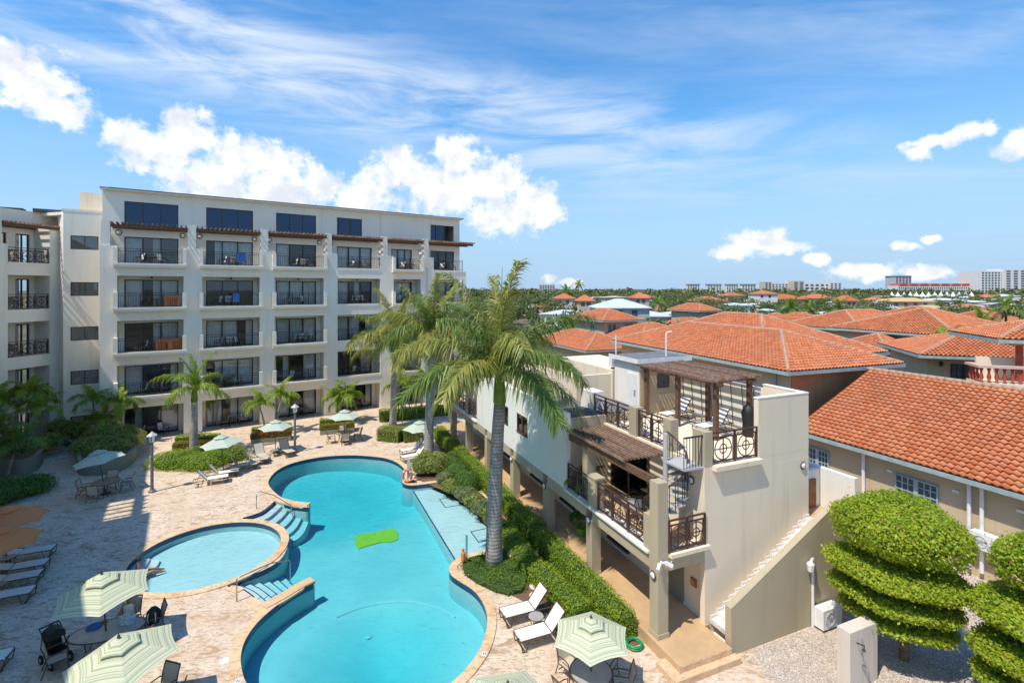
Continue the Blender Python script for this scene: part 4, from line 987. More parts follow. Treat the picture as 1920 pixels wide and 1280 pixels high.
def small_window(parent, face, c, wd, z0, z1, grid=(2, 3), m='gutter'):
    """casement with glazing bars; face: outward axis and plane, e.g. ('-x', 15.2)"""
    ax, p = face; mb = MB(); t = .06
    def bx(a, b, z0, z1, d0, d1, m_=mb):
        lo, hi = (p-d1, p-d0) if ax[0] == '-' else (p+d0, p+d1)
        m_.box(lo, hi, a, b, z0, z1) if ax[1] == 'x' else m_.box(a, b, lo, hi, z0, z1)
    a, b = c-wd/2, c+wd/2
    bx(a, b, z0, z0+t, 0, .09); bx(a, b, z1-t, z1, 0, .09); bx(a, a+t, z0+t, z1-t, 0, .088); bx(b-t, b, z0+t, z1-t, 0, .088); bx(c-.09, c+.09, z0+t, z1-t, 0, .087)
    for h in (0, 1):
        s0, s1 = (a+t, c-.09) if h == 0 else (c+.09, b-t)
        for k in range(1, grid[0]+1): x = s0+(s1-s0)*k/(grid[0]+1); bx(x-.02, x+.02, z0+t, z1-t, .02, .07)
        for k in range(1, grid[1]): z = z0+(z1-z0)*k/grid[1]; bx(s0, s1, z-.02, z+.02, .021, .069)
    wn = mb.build('window', m, parent)
    for h in (0, 1):
        s0, s1 = (a+t, c-.09) if h == 0 else (c+.09, b-t); m2 = MB(); bx(s0, s1, z0+t, z1-t, .03, .04, m2); m2.build('pane', 'far_glass', wn)
# ---- near house: long eave with single tiles
near = thing('tiled_house', 'single-storey tan house with large orange tile roof, nearest on the right', 'house', (*V0, 0), VA)
EX, EZ, RX, RZ, YA, YB = 14.6, 4.17, 21.2, 7.07, 6.4, -15.
mb = MB(); mb.box(15.2, 27, YB+.5, YA, -.02, 4.1); mb.build('wall', 'tan_stucco', near)
mb = MB(); mb.add([(EX, YB, EZ), (EX, YA, EZ), (RX, YA, RZ), (RX, YB, RZ), (RX*2-EX, YA, EZ), (RX*2-EX, YB, EZ)], [(0, 1, 2, 3)[::-1], (3, 2, 4, 5)[::-1]]); rf = mb.build('roof', 'clay_far', near)
allm = slope_tiles([(EX, YA, EZ), (EX, YB, EZ), (RX, YB, RZ), (RX, YA, RZ)])
def vd(m): p = vil(*m.translation); px = CX+F*p.x/p.y if p.y > 1 else 9e9; return (p-Vector((0, 0, H))).length, px
vis = []; rest = []
for m in allm:
    d, px = vd(m)
    (vis if px < 1960 and m.translation.y < 6.4 else rest).append((d, m))
vis.sort(key=lambda t: t[0])
for d, m in vis[:300]: link('roof_tile', TILE_ME, rf, mw=m)
struct(joined_tiles([m for d, m in vis[300:]+rest], TV, TF).build('more_roof_tiles', 'clay_tile', rf, smooth=True), None, 'stuff')
ms = slope_tiles([(RX*2-EX, YB, EZ), (RX*2-EX, YA, EZ), (RX, YA, RZ), (RX, YB, RZ)]); struct(joined_tiles(ms, TV2, TF2).build('back_roof_tiles', 'clay_tile', rf), None, 'stuff')
rc = MB(); rc.tube([(0, 0, 0), (0, .42, .03)], [.15, .125], 8); rcm = rc.mesh('ridge_tile', 'ridge_clay', True); y = YB+.3
while y < YA-.1: link('ridge_tile', rcm, rf, (RX+rnd.uniform(-.02, .02), y, RZ+.06)); y += .4
mb = MB(); mb.box(EX-.12, EX+.02, YB, YA, EZ-.2, EZ-.015); g_ = mb.build('gutter', 'gutter', rf)
mb = MB(); mb.box(EX+.02, 15.2, YB, YA, EZ-.12, EZ-.03); mb.build('soffit', 'fascia_dark', rf)
for c, wd in ((.62, 1.75), (5.4, 1.3)): small_window(near, ('-x', 15.2), c, wd, 2.3, 3.3)
mb = MB(); mb.box(15.05, 15.2, -.35, 1.6, 2.2, 2.28); mb.build('sill', 'white_paint', near)
for y in (2.9, -1.41, -1.84): mb = MB(); mb.tube([(15.05, y, .3), (15.05, y, EZ-.25)], .075, 8); mb.build('downpipe', 'white_paint', near)
for y in (1.75, -.9, -3.0, -3.9): mb = MB(); mb.box(15.15, 15.2, y-.12, y+.12, 3.25, 3.35); mb.build('wall_vent', 'white_paint', near)
for y0_ in (-4.6, -8.5): small_window(near, ('-x', 15.2), y0_, 1.75, 2.1, 3.3)
def ac_unit(label, p, rz, s_=1.0):
    t = thing('air_conditioner', label, 'air conditioner', p, rz)
    mb = MB(); mb.box(-.42, .42, -.16, .16, .08, .66); mb.build('casing', 'white_paint', t)
    mb = MB(); mb.tube([(-.12+.2*math.cos(a), -.17, .37+.2*math.sin(a)) for a in np.linspace(0, 2*PI, 18, endpoint=False)], .016, 4, True)
    for k in range(6): a = k*PI/6; mb.bar((-.12+.2*math.cos(a), -.17, .37+.2*math.sin(a)), (-.12-.2*math.cos(a), -.17, .37-.2*math.sin(a)), .012)
    mb.build('fan_grille', 'grey_plastic', t)
    mb = MB(); mb.box(-.3, -.24, -.15, .15, 0, .08); mb.box(.24, .3, -.15, .15, 0, .08); mb.build('foot', 'dark_rail', t); t.scale = (s_,)*3
ac_unit('white air conditioner unit on the tan wall, above the smaller topiary', vil(14.85, -2.1, 1.3), VA-PI/2, 1.15)
ac_unit('white air conditioner unit on the tan wall behind the round topiary', vil(14.85, .1, 1.4), VA-PI/2, 1.15)
ac_unit('white air conditioner unit on gravel against the stair wall', vil(6.4, -1.32, .0), VA, 1.15)
for k, (x, y) in enumerate(((5.0, 9.9), (5.9, 9.9))): ac_unit(['left', 'right'][k]+' of two white air conditioners on the villa roof', vil(x, 9.6, 7.72), VA, 1.0)
# ---- two-storey house behind it
up = thing('tiled_house', 'two-storey house with wide orange hip roofs behind the roof terrace', 'house', vil(15.35, 7.33, 0), VA-math.radians(3))
mb = MB(); mb.box(.7, 9.3, .6, 19, 0, 7.1); mb.box(9.3, 12.6, 4, 18, 0, 7.1); mb.build('wall', 'tan_stucco', up)
mb = MB(); mb.box(.9, 9.28, .55, .598, 3.9, 7.0); mb.build('brick_panel', 'orange_stucco', up)
hip_roof(up, 0, 9.9, 0, 19.6, 7.2, .38, 1, only=(0, 3))
hip_roof(up, 1.6, 13.3, 3.2, 18.9, 7.42, .43, 1, only=(0, 3))
for k in range(2): small_window(up, ('-x', .7), 13+k*3, 1.4, 5.0, 6.2)
mb = MB(); mb.tube([(.62, 1.5, 0), (.62, 1.5, 6.9)], .07, 6); mb.tube([(8.9, .5, 5.2), (8.9, .5, 6.2), (8.8, .3, 6.5)], .1, 6); mb.build('downpipe', 'gutter', up)
# ---- other houses of the estate
def house(label, c, rot, wx, wy, ze, pitch, wall='tan_stucco', tiles=1, over=.7, wins=(), roof=None, name='tiled_house', base=0, gut='gutter'):
    """c: front left corner of the roof (world x, y); wx along the front, wy away from the viewer"""
    t = thing(name, label, 'house', (c[0], c[1], 0), rot)
    mb = MB(); mb.box(over, wx-over, over, wy-over, base, ze-.05); mb.build('wall', wall, t)
    if roof is None: hip_roof(t, 0, wx, 0, wy, ze, pitch, tiles, gut)
    else:
        fcs, hips = hip_faces(0, wx, 0, wy, ze, pitch); mb = MB()
        for f in fcs: mb.add(f, [tuple(range(len(f)))])
        mb.box(0, wx, 0, wy, ze-.25, ze-.005); mb.build('roof', roof, t)
    for (ax, cc, wd, z0, z1) in wins:
        pl = {'-x': over, '+x': wx-over, '-y': over}[ax]; small_window(t, (ax, pl), cc, wd, z0, z1, (1, 2), 'gutter' if tiles else 'dark_frame')
    return t
def at(px, Y): return ((px-CX)/F*Y, Y)
def zz_(py, Y): return H-(py-HY)*Y/F
house('two-storey hip-roofed house just right of the tall palms', at(1130, 80), VA, 8, 11, 7.0, .42, wins=[('-y', 2.2, 1.5, 4.7, 6.4), ('-y', 5.6, 1.5, 4.7, 6.4), ('-x', 4, 1.3, 4.7, 6.3)])
house('low tiled roof joining the two-storey house right of the palms', at(1098, 62), VA, 9, 16, 4.4, .38)
house('low tiled house between the palms house and the wide hip roof', at(1200, 72), VA, 13, 12, 4.6, .36)
house('two-storey house with a broad low hip roof, far middle', at(1312, 105), VA, 6.2, 10.2, 7.5, .46, wins=[('-y', 3.2, 1.5, 5.4, 6.9)])
house('low tiled house in front of the far middle two-storey house', at(1262, 84), VA-.1, 13, 10, 4.6, .46)
house('small tiled house partly hidden behind the wide hip roof', at(1362, 86), VA, 8, 9, 5.3, .4)
house('twin-peaked tiled house, left peak, left of the gabled cottages', at(1440, 80), VA-.3, 8, 8, 6.4, .42)
house('twin-peaked tiled house, right peak, left of the gabled cottages', at(1496, 84), VA-.3, 6.5, 8, 6.6, .42)
house('broad two-storey tiled house in the middle of the estate on the right', at(1614, 54), VA, 15, 10, 7.6, .38, wins=[('-y', 2.2, 1.6, 5.4, 6.8), ('-y', 6.2, 1.1, 5.6, 6.8), ('-y', 11, 1.4, 5.6, 6.8)])
house('small pyramid-roofed house in front of the broad two-storey house', at(1668, 46), VA, 6.2, 5.6, 6.4, .42)
house('tiled house behind the broad two-storey house on the right', at(1748, 72), VA, 11, 10, 7.55, .36, 'cream_stucco', wins=[('+x', 3, 1.6, 5, 6.6), ('-y', 8, 1.6, 5.2, 6.4)])
house('tiled house at the right edge, above the balustrade', at(1800, 44), VA, 13, 12, 7.85, .36, wins=[('-y', 4.5, 1.2, 5.6, 6.7)])
house('tiled house at far right with one roof corner beyond the palms', at(1882, 78), VA, 10, 10, 6.6, .4)
# gabled cottages
def gable(label, c, rot, wx, wy, ze, h, wall='tan_stucco'):
    t = thing('gabled_cottage', label, 'house', (c[0], c[1], 0), rot, 'gabled cottages beyond the wide hip roof')
    mb = MB(); mb.yprism([(.3, 0), (wx-.3, 0), (wx-.3, ze), (wx/2, ze+h-.15), (.3, ze)], .3, wy-.3); mb.build('wall', wall, t)
    mb = MB(); mb.yprism([(0, ze-.1), (wx/2, ze+h-.1), (wx, ze-.1), (wx, ze+.1), (wx/2, ze+h+.1), (0, ze+.1)], 0, wy); rf = mb.build('roof', 'clay_far', t)
    for s_ in (0, 1):
        cs = [(0, wy, ze+.1), (0, 0, ze+.1), (wx/2, 0, ze+h+.1), (wx/2, wy, ze+h+.1)] if s_ == 0 else [(wx, 0, ze+.1), (wx, wy, ze+.1), (wx/2, wy, ze+h+.1), (wx/2, 0, ze+h+.1)]
        struct(joined_tiles(slope_tiles(cs), TV2, TF2).build('roof_tiles', 'clay_tile', rf), None, 'stuff')
gable('leftmost of three small gabled cottages beyond the wide hip roof', at(1500, 70), VA+.9, 7, 8, 4.4, 2.4)
gable('middle of three small gabled cottages beyond the wide hip roof', at(1545, 72), VA+.9, 7.5, 9, 5.0, 2.8)
gable('rightmost of three small gabled cottages beyond the wide hip roof', at(1590, 74), VA+.9, 8, 10, 5.0, 3.0)
# house with windows, wall lanterns and the balustraded balcony
hb = house('tan house with lanterns, dark windows and a balustraded balcony at right', at(1725, 38), VA-math.radians(42.5), 13, 9, 7.05, .33, wins=[])
for c, wd in ((2.9, 1.5), (5.6, 2.3)): small_window(hb, ('-y', .7), c, wd, 5.0, 6.4, (1, 3), 'dark_frame')
for x in (1.5, 4.2):
    mb = MB(); mb.lathe([(.05, 0), (.12, .05), (.12, .25), (.16, .28), (.02, .38)], 8, (x, .5, 6.2)); mb.bar((x, .5, 6.4), (x, .72, 6.5), .05); mb.build('lantern', 'dark_rail', hb)
bal = thing('balustraded_balcony', 'white balcony with red balusters and a red post at right edge', 'balcony', (*at(1836, 29.5), 0), VA-math.radians(42.5))
mb = MB(); mb.box(0, 9, 0, 1.5, 6.0, 6.55); mb.build('balcony_slab', 'cream_stucco', bal)
mb = MB(); mb.box(-.08, 9, -.08, .3, 7.42, 7.56); mb.box(-.08, .3, .3, 1.5, 7.42, 7.56); mb.build('top_rail', 'pink_stucco', bal)
bp = MB(); bp.lathe([(.1, 0), (.05, .07), (.12, .3), (.05, .62), (.1, .8), (.1, .87)], 8); bpm = bp.mesh('baluster', 'red_paint', True)
for k in range(20): link('baluster', bpm, bal, (.15+k*.36, .12, 6.55))
for k in range(1, 4): link('baluster', bpm, bal, (.12, .12+k*.38, 6.55))
mb = MB(); mb.box(2.2, 2.45, .9, 1.15, 6.55, 9.0); mb.build('post', 'red_paint', bal)
mb = MB(); mb.box(2.0, 8.5, .85, 5.2, 8.7, 9.09); cb_ = mb.build('porch_beam', 'tan_stucco', bal)
mb = MB(); mb.box(.5, 9, 1.5, 1.7, 6.55, 7.9); mb.build('back_wall', 'cream_stucco', bal)
hip_roof(bal, 1.0, 9, .1, 6, 9.1, .33, 1)
# ================================================================ planting
nr = np.random.default_rng(4)
def np_mesh(name, v, f, m):
    me = bpy.data.meshes.new(name); k = f.shape[1]
    me.vertices.add(len(v)); me.vertices.foreach_set('co', np.asarray(v, dtype=np.float32).ravel())
    me.loops.add(f.size); me.loops.foreach_set('vertex_index', f.astype(np.int32).ravel())
    me.polygons.add(len(f)); me.polygons.foreach_set('loop_start', np.arange(0, f.size, k, dtype=np.int32))
    me.update(calc_edges=True); me.materials.append(MATS[m]); return me
def unit(a): return a/np.maximum(np.linalg.norm(a, axis=1, keepdims=True), 1e-9)
def leaf_quads(P, N, size, spread=.55, aspect=.55):
    """leaf-sized diamonds round points P that face roughly along N"""
    n = len(P); N = unit(N+spread*nr.normal(size=(n, 3))); T = unit(np.cross(N, nr.normal(size=(n, 3)))); B = np.cross(N, T)
    s_ = (size*nr.uniform(.6, 1.25, n))[:, None]
    v = np.stack([P-T*s_/2, P+B*s_*aspect/2+N*s_*.08, P+T*s_/2, P-B*s_*aspect/2+N*s_*.08], 1).reshape(-1, 3)
    return v, np.arange(4*n).reshape(-1, 4)
def ell_points(n, c, r, lumps=.12, low=-.35, full=0):
    d = unit(nr.normal(size=(int(n*2.2), 3))); d = d[d[:, 2] > low][:n]
    k = 1+lumps*(np.sin(d[:, 0]*5+c[0]*3)+np.sin(d[:, 1]*6+c[1]*2)+np.sin(d[:, 2]*5+1))/1.6
    rad = (1-nr.exponential(.06, len(d)).clip(0, .4)+nr.normal(0, .034, len(d)))*k
    rad = rad+np.where(nr.random(len(d)) < .05, nr.exponential(.05, len(d)), 0)
    if full: rho = np.linalg.norm(d[:, :2], axis=1, keepdims=True); d = np.concatenate([d[:, :2]*(rho**(full-1)), np.sign(d[:, 2:])*np.abs(d[:, 2:])**.85], 1)
    P = np.array(c)+d*rad[:, None]*np.array(r); N = unit(d/np.array(r)); return P, N
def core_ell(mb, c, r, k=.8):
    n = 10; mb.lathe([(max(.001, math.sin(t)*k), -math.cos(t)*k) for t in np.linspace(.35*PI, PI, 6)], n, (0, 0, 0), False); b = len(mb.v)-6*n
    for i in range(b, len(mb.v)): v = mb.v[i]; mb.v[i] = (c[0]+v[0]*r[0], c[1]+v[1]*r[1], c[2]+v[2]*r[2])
def shrub(name, label, cat, ells, m, dens=260, size=.1, group=None, core='foliage_core', loc=(0, 0, 0)):
    """bush of one or several mounds: leaf faces over dark inner twigs"""
    t = thing(name, label, cat, loc, 0, group); V_, N_ = [], []; mb = MB()
    for (c, r) in ells:
        A = 2*PI*((r[0]*r[1])**.8+(r[0]*r[2])**.8+(r[1]*r[2])**.8)/3*1.3
        P, N = ell_points(int(dens*A), c, r); V_.append(P); N_.append(N); core_ell(mb, c, r)
    P = np.concatenate(V_); N = np.concatenate(N_); v, f = leaf_quads(P, N, size)
    link('foliage', np_mesh('foliage', v, f, m), t); mb.build('filler_core', core, t); return t
def hedge_run(name, label, pts, wd, ht, m, dens=420, size=.085, base=0.0, group=None, cat='hedge', bumps=.1):
    """clipped hedge along a line of world points"""
    pts = [Vector(p[:2]) for p in pts]; t = thing(name, label, cat, (0, 0, 0), 0, group); PP, NN = [], []; mb = MB()
    for a, b in zip(pts[:-1], pts[1:]):
        L = (b-a).length; d = (b-a)/L; nrm = Vector((-d.y, d.x)); n = int(dens*L*(wd+2*ht))
        u = nr.uniform(0, L, n); w_ = nr.uniform(0, wd+2*ht, n)
        top = (w_ > ht) & (w_ < ht+wd)
        off = np.where(top, w_-ht-wd/2, np.where(w_ <= ht, -wd/2, wd/2)); z = np.where(top, ht, np.where(w_ <= ht, w_, w_-ht-wd))
        # rounded shoulders and an uneven top
        e = np.abs(off)/(wd/2); z = z*(1-.12*np.where(top, e**4, 0)); wob = bumps*(np.sin(u*2.1+a.x)+np.sin(u*.83+1.3))*.5
        nx_ = np.where(top, 0, np.sign(off)); nz_ = np.where(top, 1.0, .15)
        inn = nr.exponential(.03, n).clip(0, .15)
        off = off*(1+wob*.4)-nx_*inn; z = z*(1+wob)-nz_*inn*top
        PP.append(np.stack([a.x+d.x*u+nrm.x*off, a.y+d.y*u+nrm.y*off, base+z], 1)); NN.append(np.stack([nrm.x*nx_, nrm.y*nx_, nz_], 1))
        q_ = [a-nrm*wd*.42, b-nrm*wd*.42, b+nrm*wd*.42, a+nrm*wd*.42]; mb.prism(q_, base, base+ht*.84)
        if b is pts[-1] or a is pts[0]:
            for (p, s_) in (((a, -1),) if a is pts[0] else ())+(((b, 1),) if b is pts[-1] else ()):
                m_ = int(dens*wd*ht*1.2); o_ = nr.uniform(-wd/2, wd/2, m_); zz = nr.uniform(0, ht*.97, m_)
                PP.append(np.stack([p.x+nrm.x*o_+d.x*s_*.03, p.y+nrm.y*o_+d.y*s_*.03, base+zz], 1)); NN.append(np.tile([d.x*s_, d.y*s_, .2], (m_, 1)))
    P = np.concatenate(PP); N = np.concatenate(NN); v, f = leaf_quads(P, N, size)
    link('foliage', np_mesh('foliage', v, f, m), t); mb.build('filler_core', 'foliage_core', t); return t
def cover(name, label, poly, m, ht=.28, dens=330, size=.08, cat='ground cover'):
    """low mat of leaves over a bed"""
    poly = ccw([Vector(p[:2]) for p in poly]); xs = [p.x for p in poly]; ys = [p.y for p in poly]; A = abs(area(poly)); P = []
    pl = [(p.x, p.y) for p in poly]
    while len(P) < A*dens:
        x, y = rnd.uniform(min(xs), max(xs)), rnd.uniform(min(ys), max(ys))
        if inside((x, y), pl):
            d = min(((Vector((x, y))-p).length for p in poly)); P.append((x, y, ht*min(1, .35+d*1.2)*(1+.18*math.sin(x*3.1)*math.sin(y*2.7))*rnd.uniform(.75, 1.03)))
    P = np.array(P); v, f = leaf_quads(P, np.tile([0, 0, 1.], (len(P), 1)), size, .7); t = thing(name, label, cat)
    link('foliage', np_mesh('foliage', v, f, m), t); mb = MB(); mb.prism(offset(poly, -.12), 0.0, ht*.6); mb.build('filler_core', 'foliage_core', t); return t
# ---- palms
def frond_mesh(name, L, e0, curv, nl, ll, wd, m, seed, plum=.5, sag=.35):
    r = np.random.default_rng(seed); n = 16; pts = [np.zeros(3)]; e = e0
    for i in range(n): t = (i+.5)/n; a = e0-curv*t**1.25; pts.append(pts[-1]+np.array([math.cos(a), 0.03*math.sin(seed+t*3), math.sin(a)])*L/n)
    pts = np.array(pts); mb = MB(); mb.tube([tuple(p) for p in pts[::2]], [.05*(1-.85*i/8) for i in range(9)], 5)
    V_, F_ = list(mb.v), [f for f in mb.f]
    for s_ in (-1, 1):
        for i in range(nl):
            t = .1+.9*(i+r.uniform(0, .9))/nl; k = min(t*n, n-.001); j = int(k); p = pts[j]+(pts[j+1]-pts[j])*(k-j); tan = pts[j+1]-pts[j]; tan = tan/np.linalg.norm(tan)
            side = np.array([0, s_, 0]); upv = np.cross(tan, side)*s_; upv = upv if upv[2] > 0 else -upv
            prof = math.sin(min(1, .25+t*.95)*PI*.86)**.6; l_ = ll*prof*r.uniform(.8, 1.1)
            d = tan*(.45+.5*t)+side*.85+upv*r.normal(.12, plum); d = d/np.linalg.norm(d)
            mid = p+d*l_*.5+np.array([0, 0, -sag*.22*l_]); tip = p+d*l_*.92+np.array([0, 0, -sag*l_*r.uniform(.7, 1.4)])
            w_ = np.cross(d, upv); w_ = w_/max(np.linalg.norm(w_), 1e-6)*wd/2*r.uniform(.8, 1.2); b = len(V_)
            V_ += [tuple(p-w_*.7), tuple(p+w_*.7), tuple(mid+w_), tuple(mid-w_), tuple(tip)]; F_ += [(b, b+1, b+2, b+3), (b+3, b+2, b+4)]
    mb = MB(); mb.v = V_; mb.f = F_; return mb.mesh(name, m)
R_ = math.radians
ROYAL = [frond_mesh('frond', 4.7, R_(e0), R_(cv), 135, 1.12, .052, m, 10+i, .5, .6) for i, (e0, cv, m) in enumerate(((78, 40, 'palm_leaf'), (64, 70, 'palm_leaf_dark'), (50, 85, 'palm_leaf'), (40, 96, 'palm_leaf_dark'), (32, 88, 'palm_leaf'), (24, 82, 'palm_leaf_dark'), (14, 78, 'palm_leaf')))]
FRESH = [frond_mesh('frond', 2.3, R_(e0), R_(cv), 60, .62, .04, 'palm_leaf_fresh', 30+i, .35, .6) for i, (e0, cv) in enumerate(((80, 40), (60, 90), (35, 105), (12, 90)))]
ADON = [frond_mesh('frond', 1.7, R_(e0), R_(cv), 42, .55, .055, 'palm_leaf_fresh', 50+i, .35, .55) for i, (e0, cv) in enumerate(((75, 70), (50, 110), (25, 110)))]
ADOND = [frond_mesh('frond', 1.9, R_(e0), R_(cv), 44, .6, .06, 'palm_leaf_dark', 60+i, .35, .55) for i, (e0, cv) in enumerate(((75, 70), (50, 110), (25, 110)))]
def palm(name, label, base, h, r0, r1, protos, nfr, lean=(0, 0), shaft=0, scale=1, spear=0, seed=0, group=None, trunkmat='palm_trunk', elev=None, z0=0):
    """tapered ringed trunk, green crownshaft, fronds placed one by one"""
    r = random.Random(seed); t = thing(name, label, 'palm tree', (base[0], base[1], z0), 0, group); pts = []; rad = []
    for i in range(13): k = i/12; pts.append((lean[0]*k*k, lean[1]*k*k, h*k)); rad.append(r0*(1+.22*math.exp(-k*14))*(1-k)+r1*k)
    mb = MB(); mb.tube(pts, rad, 12); mb.build('trunk', trunkmat, t, smooth=True); top = Vector(pts[-1])
    if shaft:
        mb = MB(); mb.tube([top+Vector((0, 0, z)) for z in (-.02, .12, shaft*.35, shaft*.75, shaft)], [r1*.92, r1*1.12, r1*1.05, r1*.75, r1*.5], 12); mb.build('crownshaft', 'crownshaft', t, smooth=True); top = top+Vector((0, 0, shaft*.93))
    for k in range(nfr):
        i = min(len(protos)-1, int(k/nfr*len(protos))); fo = link('frond', protos[i], t, top+Vector((0, 0, -.25*k/nfr*max(shaft, .2)))); fo.rotation_euler = (r.uniform(-.12, .12), r.uniform(-.1, .1), k*2.39996+seed+r.uniform(-.15, .15)); s_ = scale*r.uniform(.88, 1.12); fo.scale = (s_, s_, s_)
    if spear: mb = MB(); mb.tube([top, top+Vector((.06, 0, spear*.6)), top+Vector((.12, .02, spear))], [.05, .035, .008], 6); mb.build('spear_leaf', 'palm_leaf_fresh', t)
    return t
palm('royal_palm', 'tallest royal palm with grey ringed trunk, nearest, beside the pool shelf', (-.79, 21.82), 7.0, .36, .25, ROYAL, 19, (.25, 0), 1.9, .97, 4.2, 3)
palm('royal_palm', 'royal palm with pale trunk beside the lifebuoy, behind the nearest one', (-5.91, 35.58), 7.4, .36, .25, ROYAL, 19, (.3, 0), 1.6, .98, 2.5, 5)
palm('royal_palm', 'farthest royal palm, thin pale trunk rising from the yellow hedge', (-10.49, 44.2), 6.3, .30, .22, ROYAL, 18, (.2, 0), 1.5, .98, 2, 9)
palm('young_royal_palm', 'young royal palm with bright fronds in the round bed before the hotel', (-22.74, 35.81), 4.0, .30, .2, FRESH, 11, (.05, 0), 1.2, 1.15, 2.2, 4)
def cluster(label, base, stems, seed, protos=ADON, z0=0, n=8, sc=1.0):
    """clump of thin-stemmed palms as one plant"""
    t = thing('christmas_palm', label, 'palm tree', (base[0], base[1], z0)); r = random.Random(seed)
    for (dx_, dy_, h, lx, ly) in stems:
        mb = MB(); pts = [(dx_+lx*k*k/16, dy_+ly*k*k/16, h*k/4) for k in range(5)]; mb.tube(pts, [.085-.008*k for k in range(5)], 7); mb.build('trunk', 'trunk_grey', t, smooth=True)
        mb = MB(); top = Vector(pts[-1]); mb.tube([top, top+Vector((0, 0, .45))], [.06, .035], 7); mb.build('crownshaft', 'crownshaft', t)
        for k in range(n): fo = link('frond', protos[k*len(protos)//n], t, top+Vector((0, 0, .4))); fo.rotation_euler = (r.uniform(-.15, .15), r.uniform(-.15, .15), k*2.4+seed+dx_*3); s_ = sc*r.uniform(.85, 1.15); fo.scale = (s_,)*3
    return t
g = G(197, 838); cluster('clump of small palms in the curved planter behind the pale umbrella', g, [(-.6, 0, 3.2, -.3, 0), (.5, .2, 2.9, .5, 0), (0, -.3, 1.6, .1, 0)], 2)
g = G(396, 800); cluster('small palm clump against the hotel behind the young royal palm', g, [(-.4, 0, 2.6, -.3, 0), (.35, .2, 2.9, .3, 0), (0, .3, 2.1, 0, 0)], 3)
g = G(508, 812); cluster('bright small palm clump behind the left croton planter', g, [(-.5, 0, 2.0, -.4, 0), (.4, .1, 2.7, .4, 0)], 4, n=9)
g = G(641, 792); cluster('dense small palm clump behind the right croton planter', g, [(-.35, 0, 1.9, -.3, 0), (.35, .1, 2.1, .3, 0), (0, -.2, 1.6, 0, 0)], 6, n=9)
g = G(775, 770); cluster('leafy palm clump between the two far royal palms', g, [(-.8, 0, 2.2, -.3, 0), (.8, .1, 2.6, .3, 0)], 8, n=9, sc=1.2)
g = G(30, 862); cluster('tall dark palm clump in the planter at the left edge', g, [(-1.2, .4, 3.6, -.3, 0), (0, .6, 4.2, .3, 0), (.9, 0, 3.2, .6, 0)], 12, ADON, n=9, sc=1.1)
g = G(-10, 905); cluster('dark low palm clump overhanging the left edge, nearer', g, [(-.6, .2, 2.6, .3, 0), (.5, .3, 2.0, .6, 0)], 14, ADOND, n=9, sc=1.1)
# ---- long hedges along the villa arcade
hedge_run('hedge', 'tall clipped green hedge along the villa arcade', [vil(-.62, y).xy for y in (.9, 4, 8, 12, 16, 20, 26.5)], .8, .95, 'hedge_leaf', 520, .075, bumps=.09)
hedge_run('hedge', 'low wide clipped hedge in front of the tall arcade hedge', [vil(-1.55, 2.3).xy, vil(-1.75, 4.5).xy, vil(-2.0, 6.4).xy, vil(-1.7, 9.5).xy], .95, .62, 'hedge_leaf', 520, .075, bumps=.07)
for k, (x, y, z, rr, lb) in enumerate(((-1.75, 15.2, .5, .85, 'front'), (-1.8, 17.0, .55, .95, 'middle'), (-1.7, 19.0, .5, .8, 'back'))):
    p = vil(x, y); shrub('round_shrub', lb+' of three dark rounded shrubs between the palms and arcade', 'shrub', [((p.x, p.y, z), (rr, rr*.95, .75))], 'dark_leaf', 420, .08, 'dark rounded shrubs by the arcade')
for k, (x, y) in enumerate(((-1.75, 10.6), (-1.95, 11.7), (-2.05, 12.8), (-2.3, 13.9), (-2.75, 15.2), (-2.6, 16.6))):
    p = vil(x, y); shrub('flowering_shrub', ['nearest', 'second nearest', 'third nearest', 'fourth nearest', 'fifth nearest', 'farthest'][k]+' pale-leaved shrub along the shelf edge', 'shrub', [((p.x+rnd.uniform(-.1, .1), p.y, .35), (.55, .55, .5)), ((p.x-.3, p.y+.3, .3), (.4, .4, .4))], 'pale_leaf' if k % 2 else 'shrub_leaf', 330, .085, 'shrubs along the shelf edge')
for i, p in enumerate(((789, 893), (813, 893))):
    g = G(*p); shrub('round_shrub', ['left', 'right'][i]+' of two yellow-green rounded bushes beside the lifebuoy', 'shrub', [((g.x, g.y+.3, .6), (.75, .75, .8)), ((g.x+.2, g.y+.8, .7), (.6, .7, .7))], 'shrub_leaf', 430, .085, 'rounded bushes by the lifebuoy')
cover('ground_cover', 'dark green creeping mat round the tallest palm', [G(*p) for p in ((862,1062),(884,1048),(925,1040),(962,1040),(985,1062),(992,1095),(985,1112),(955,1120),(925,1113),(890,1096),(868,1080))], 'cover_leaf', .32, 520, .075)
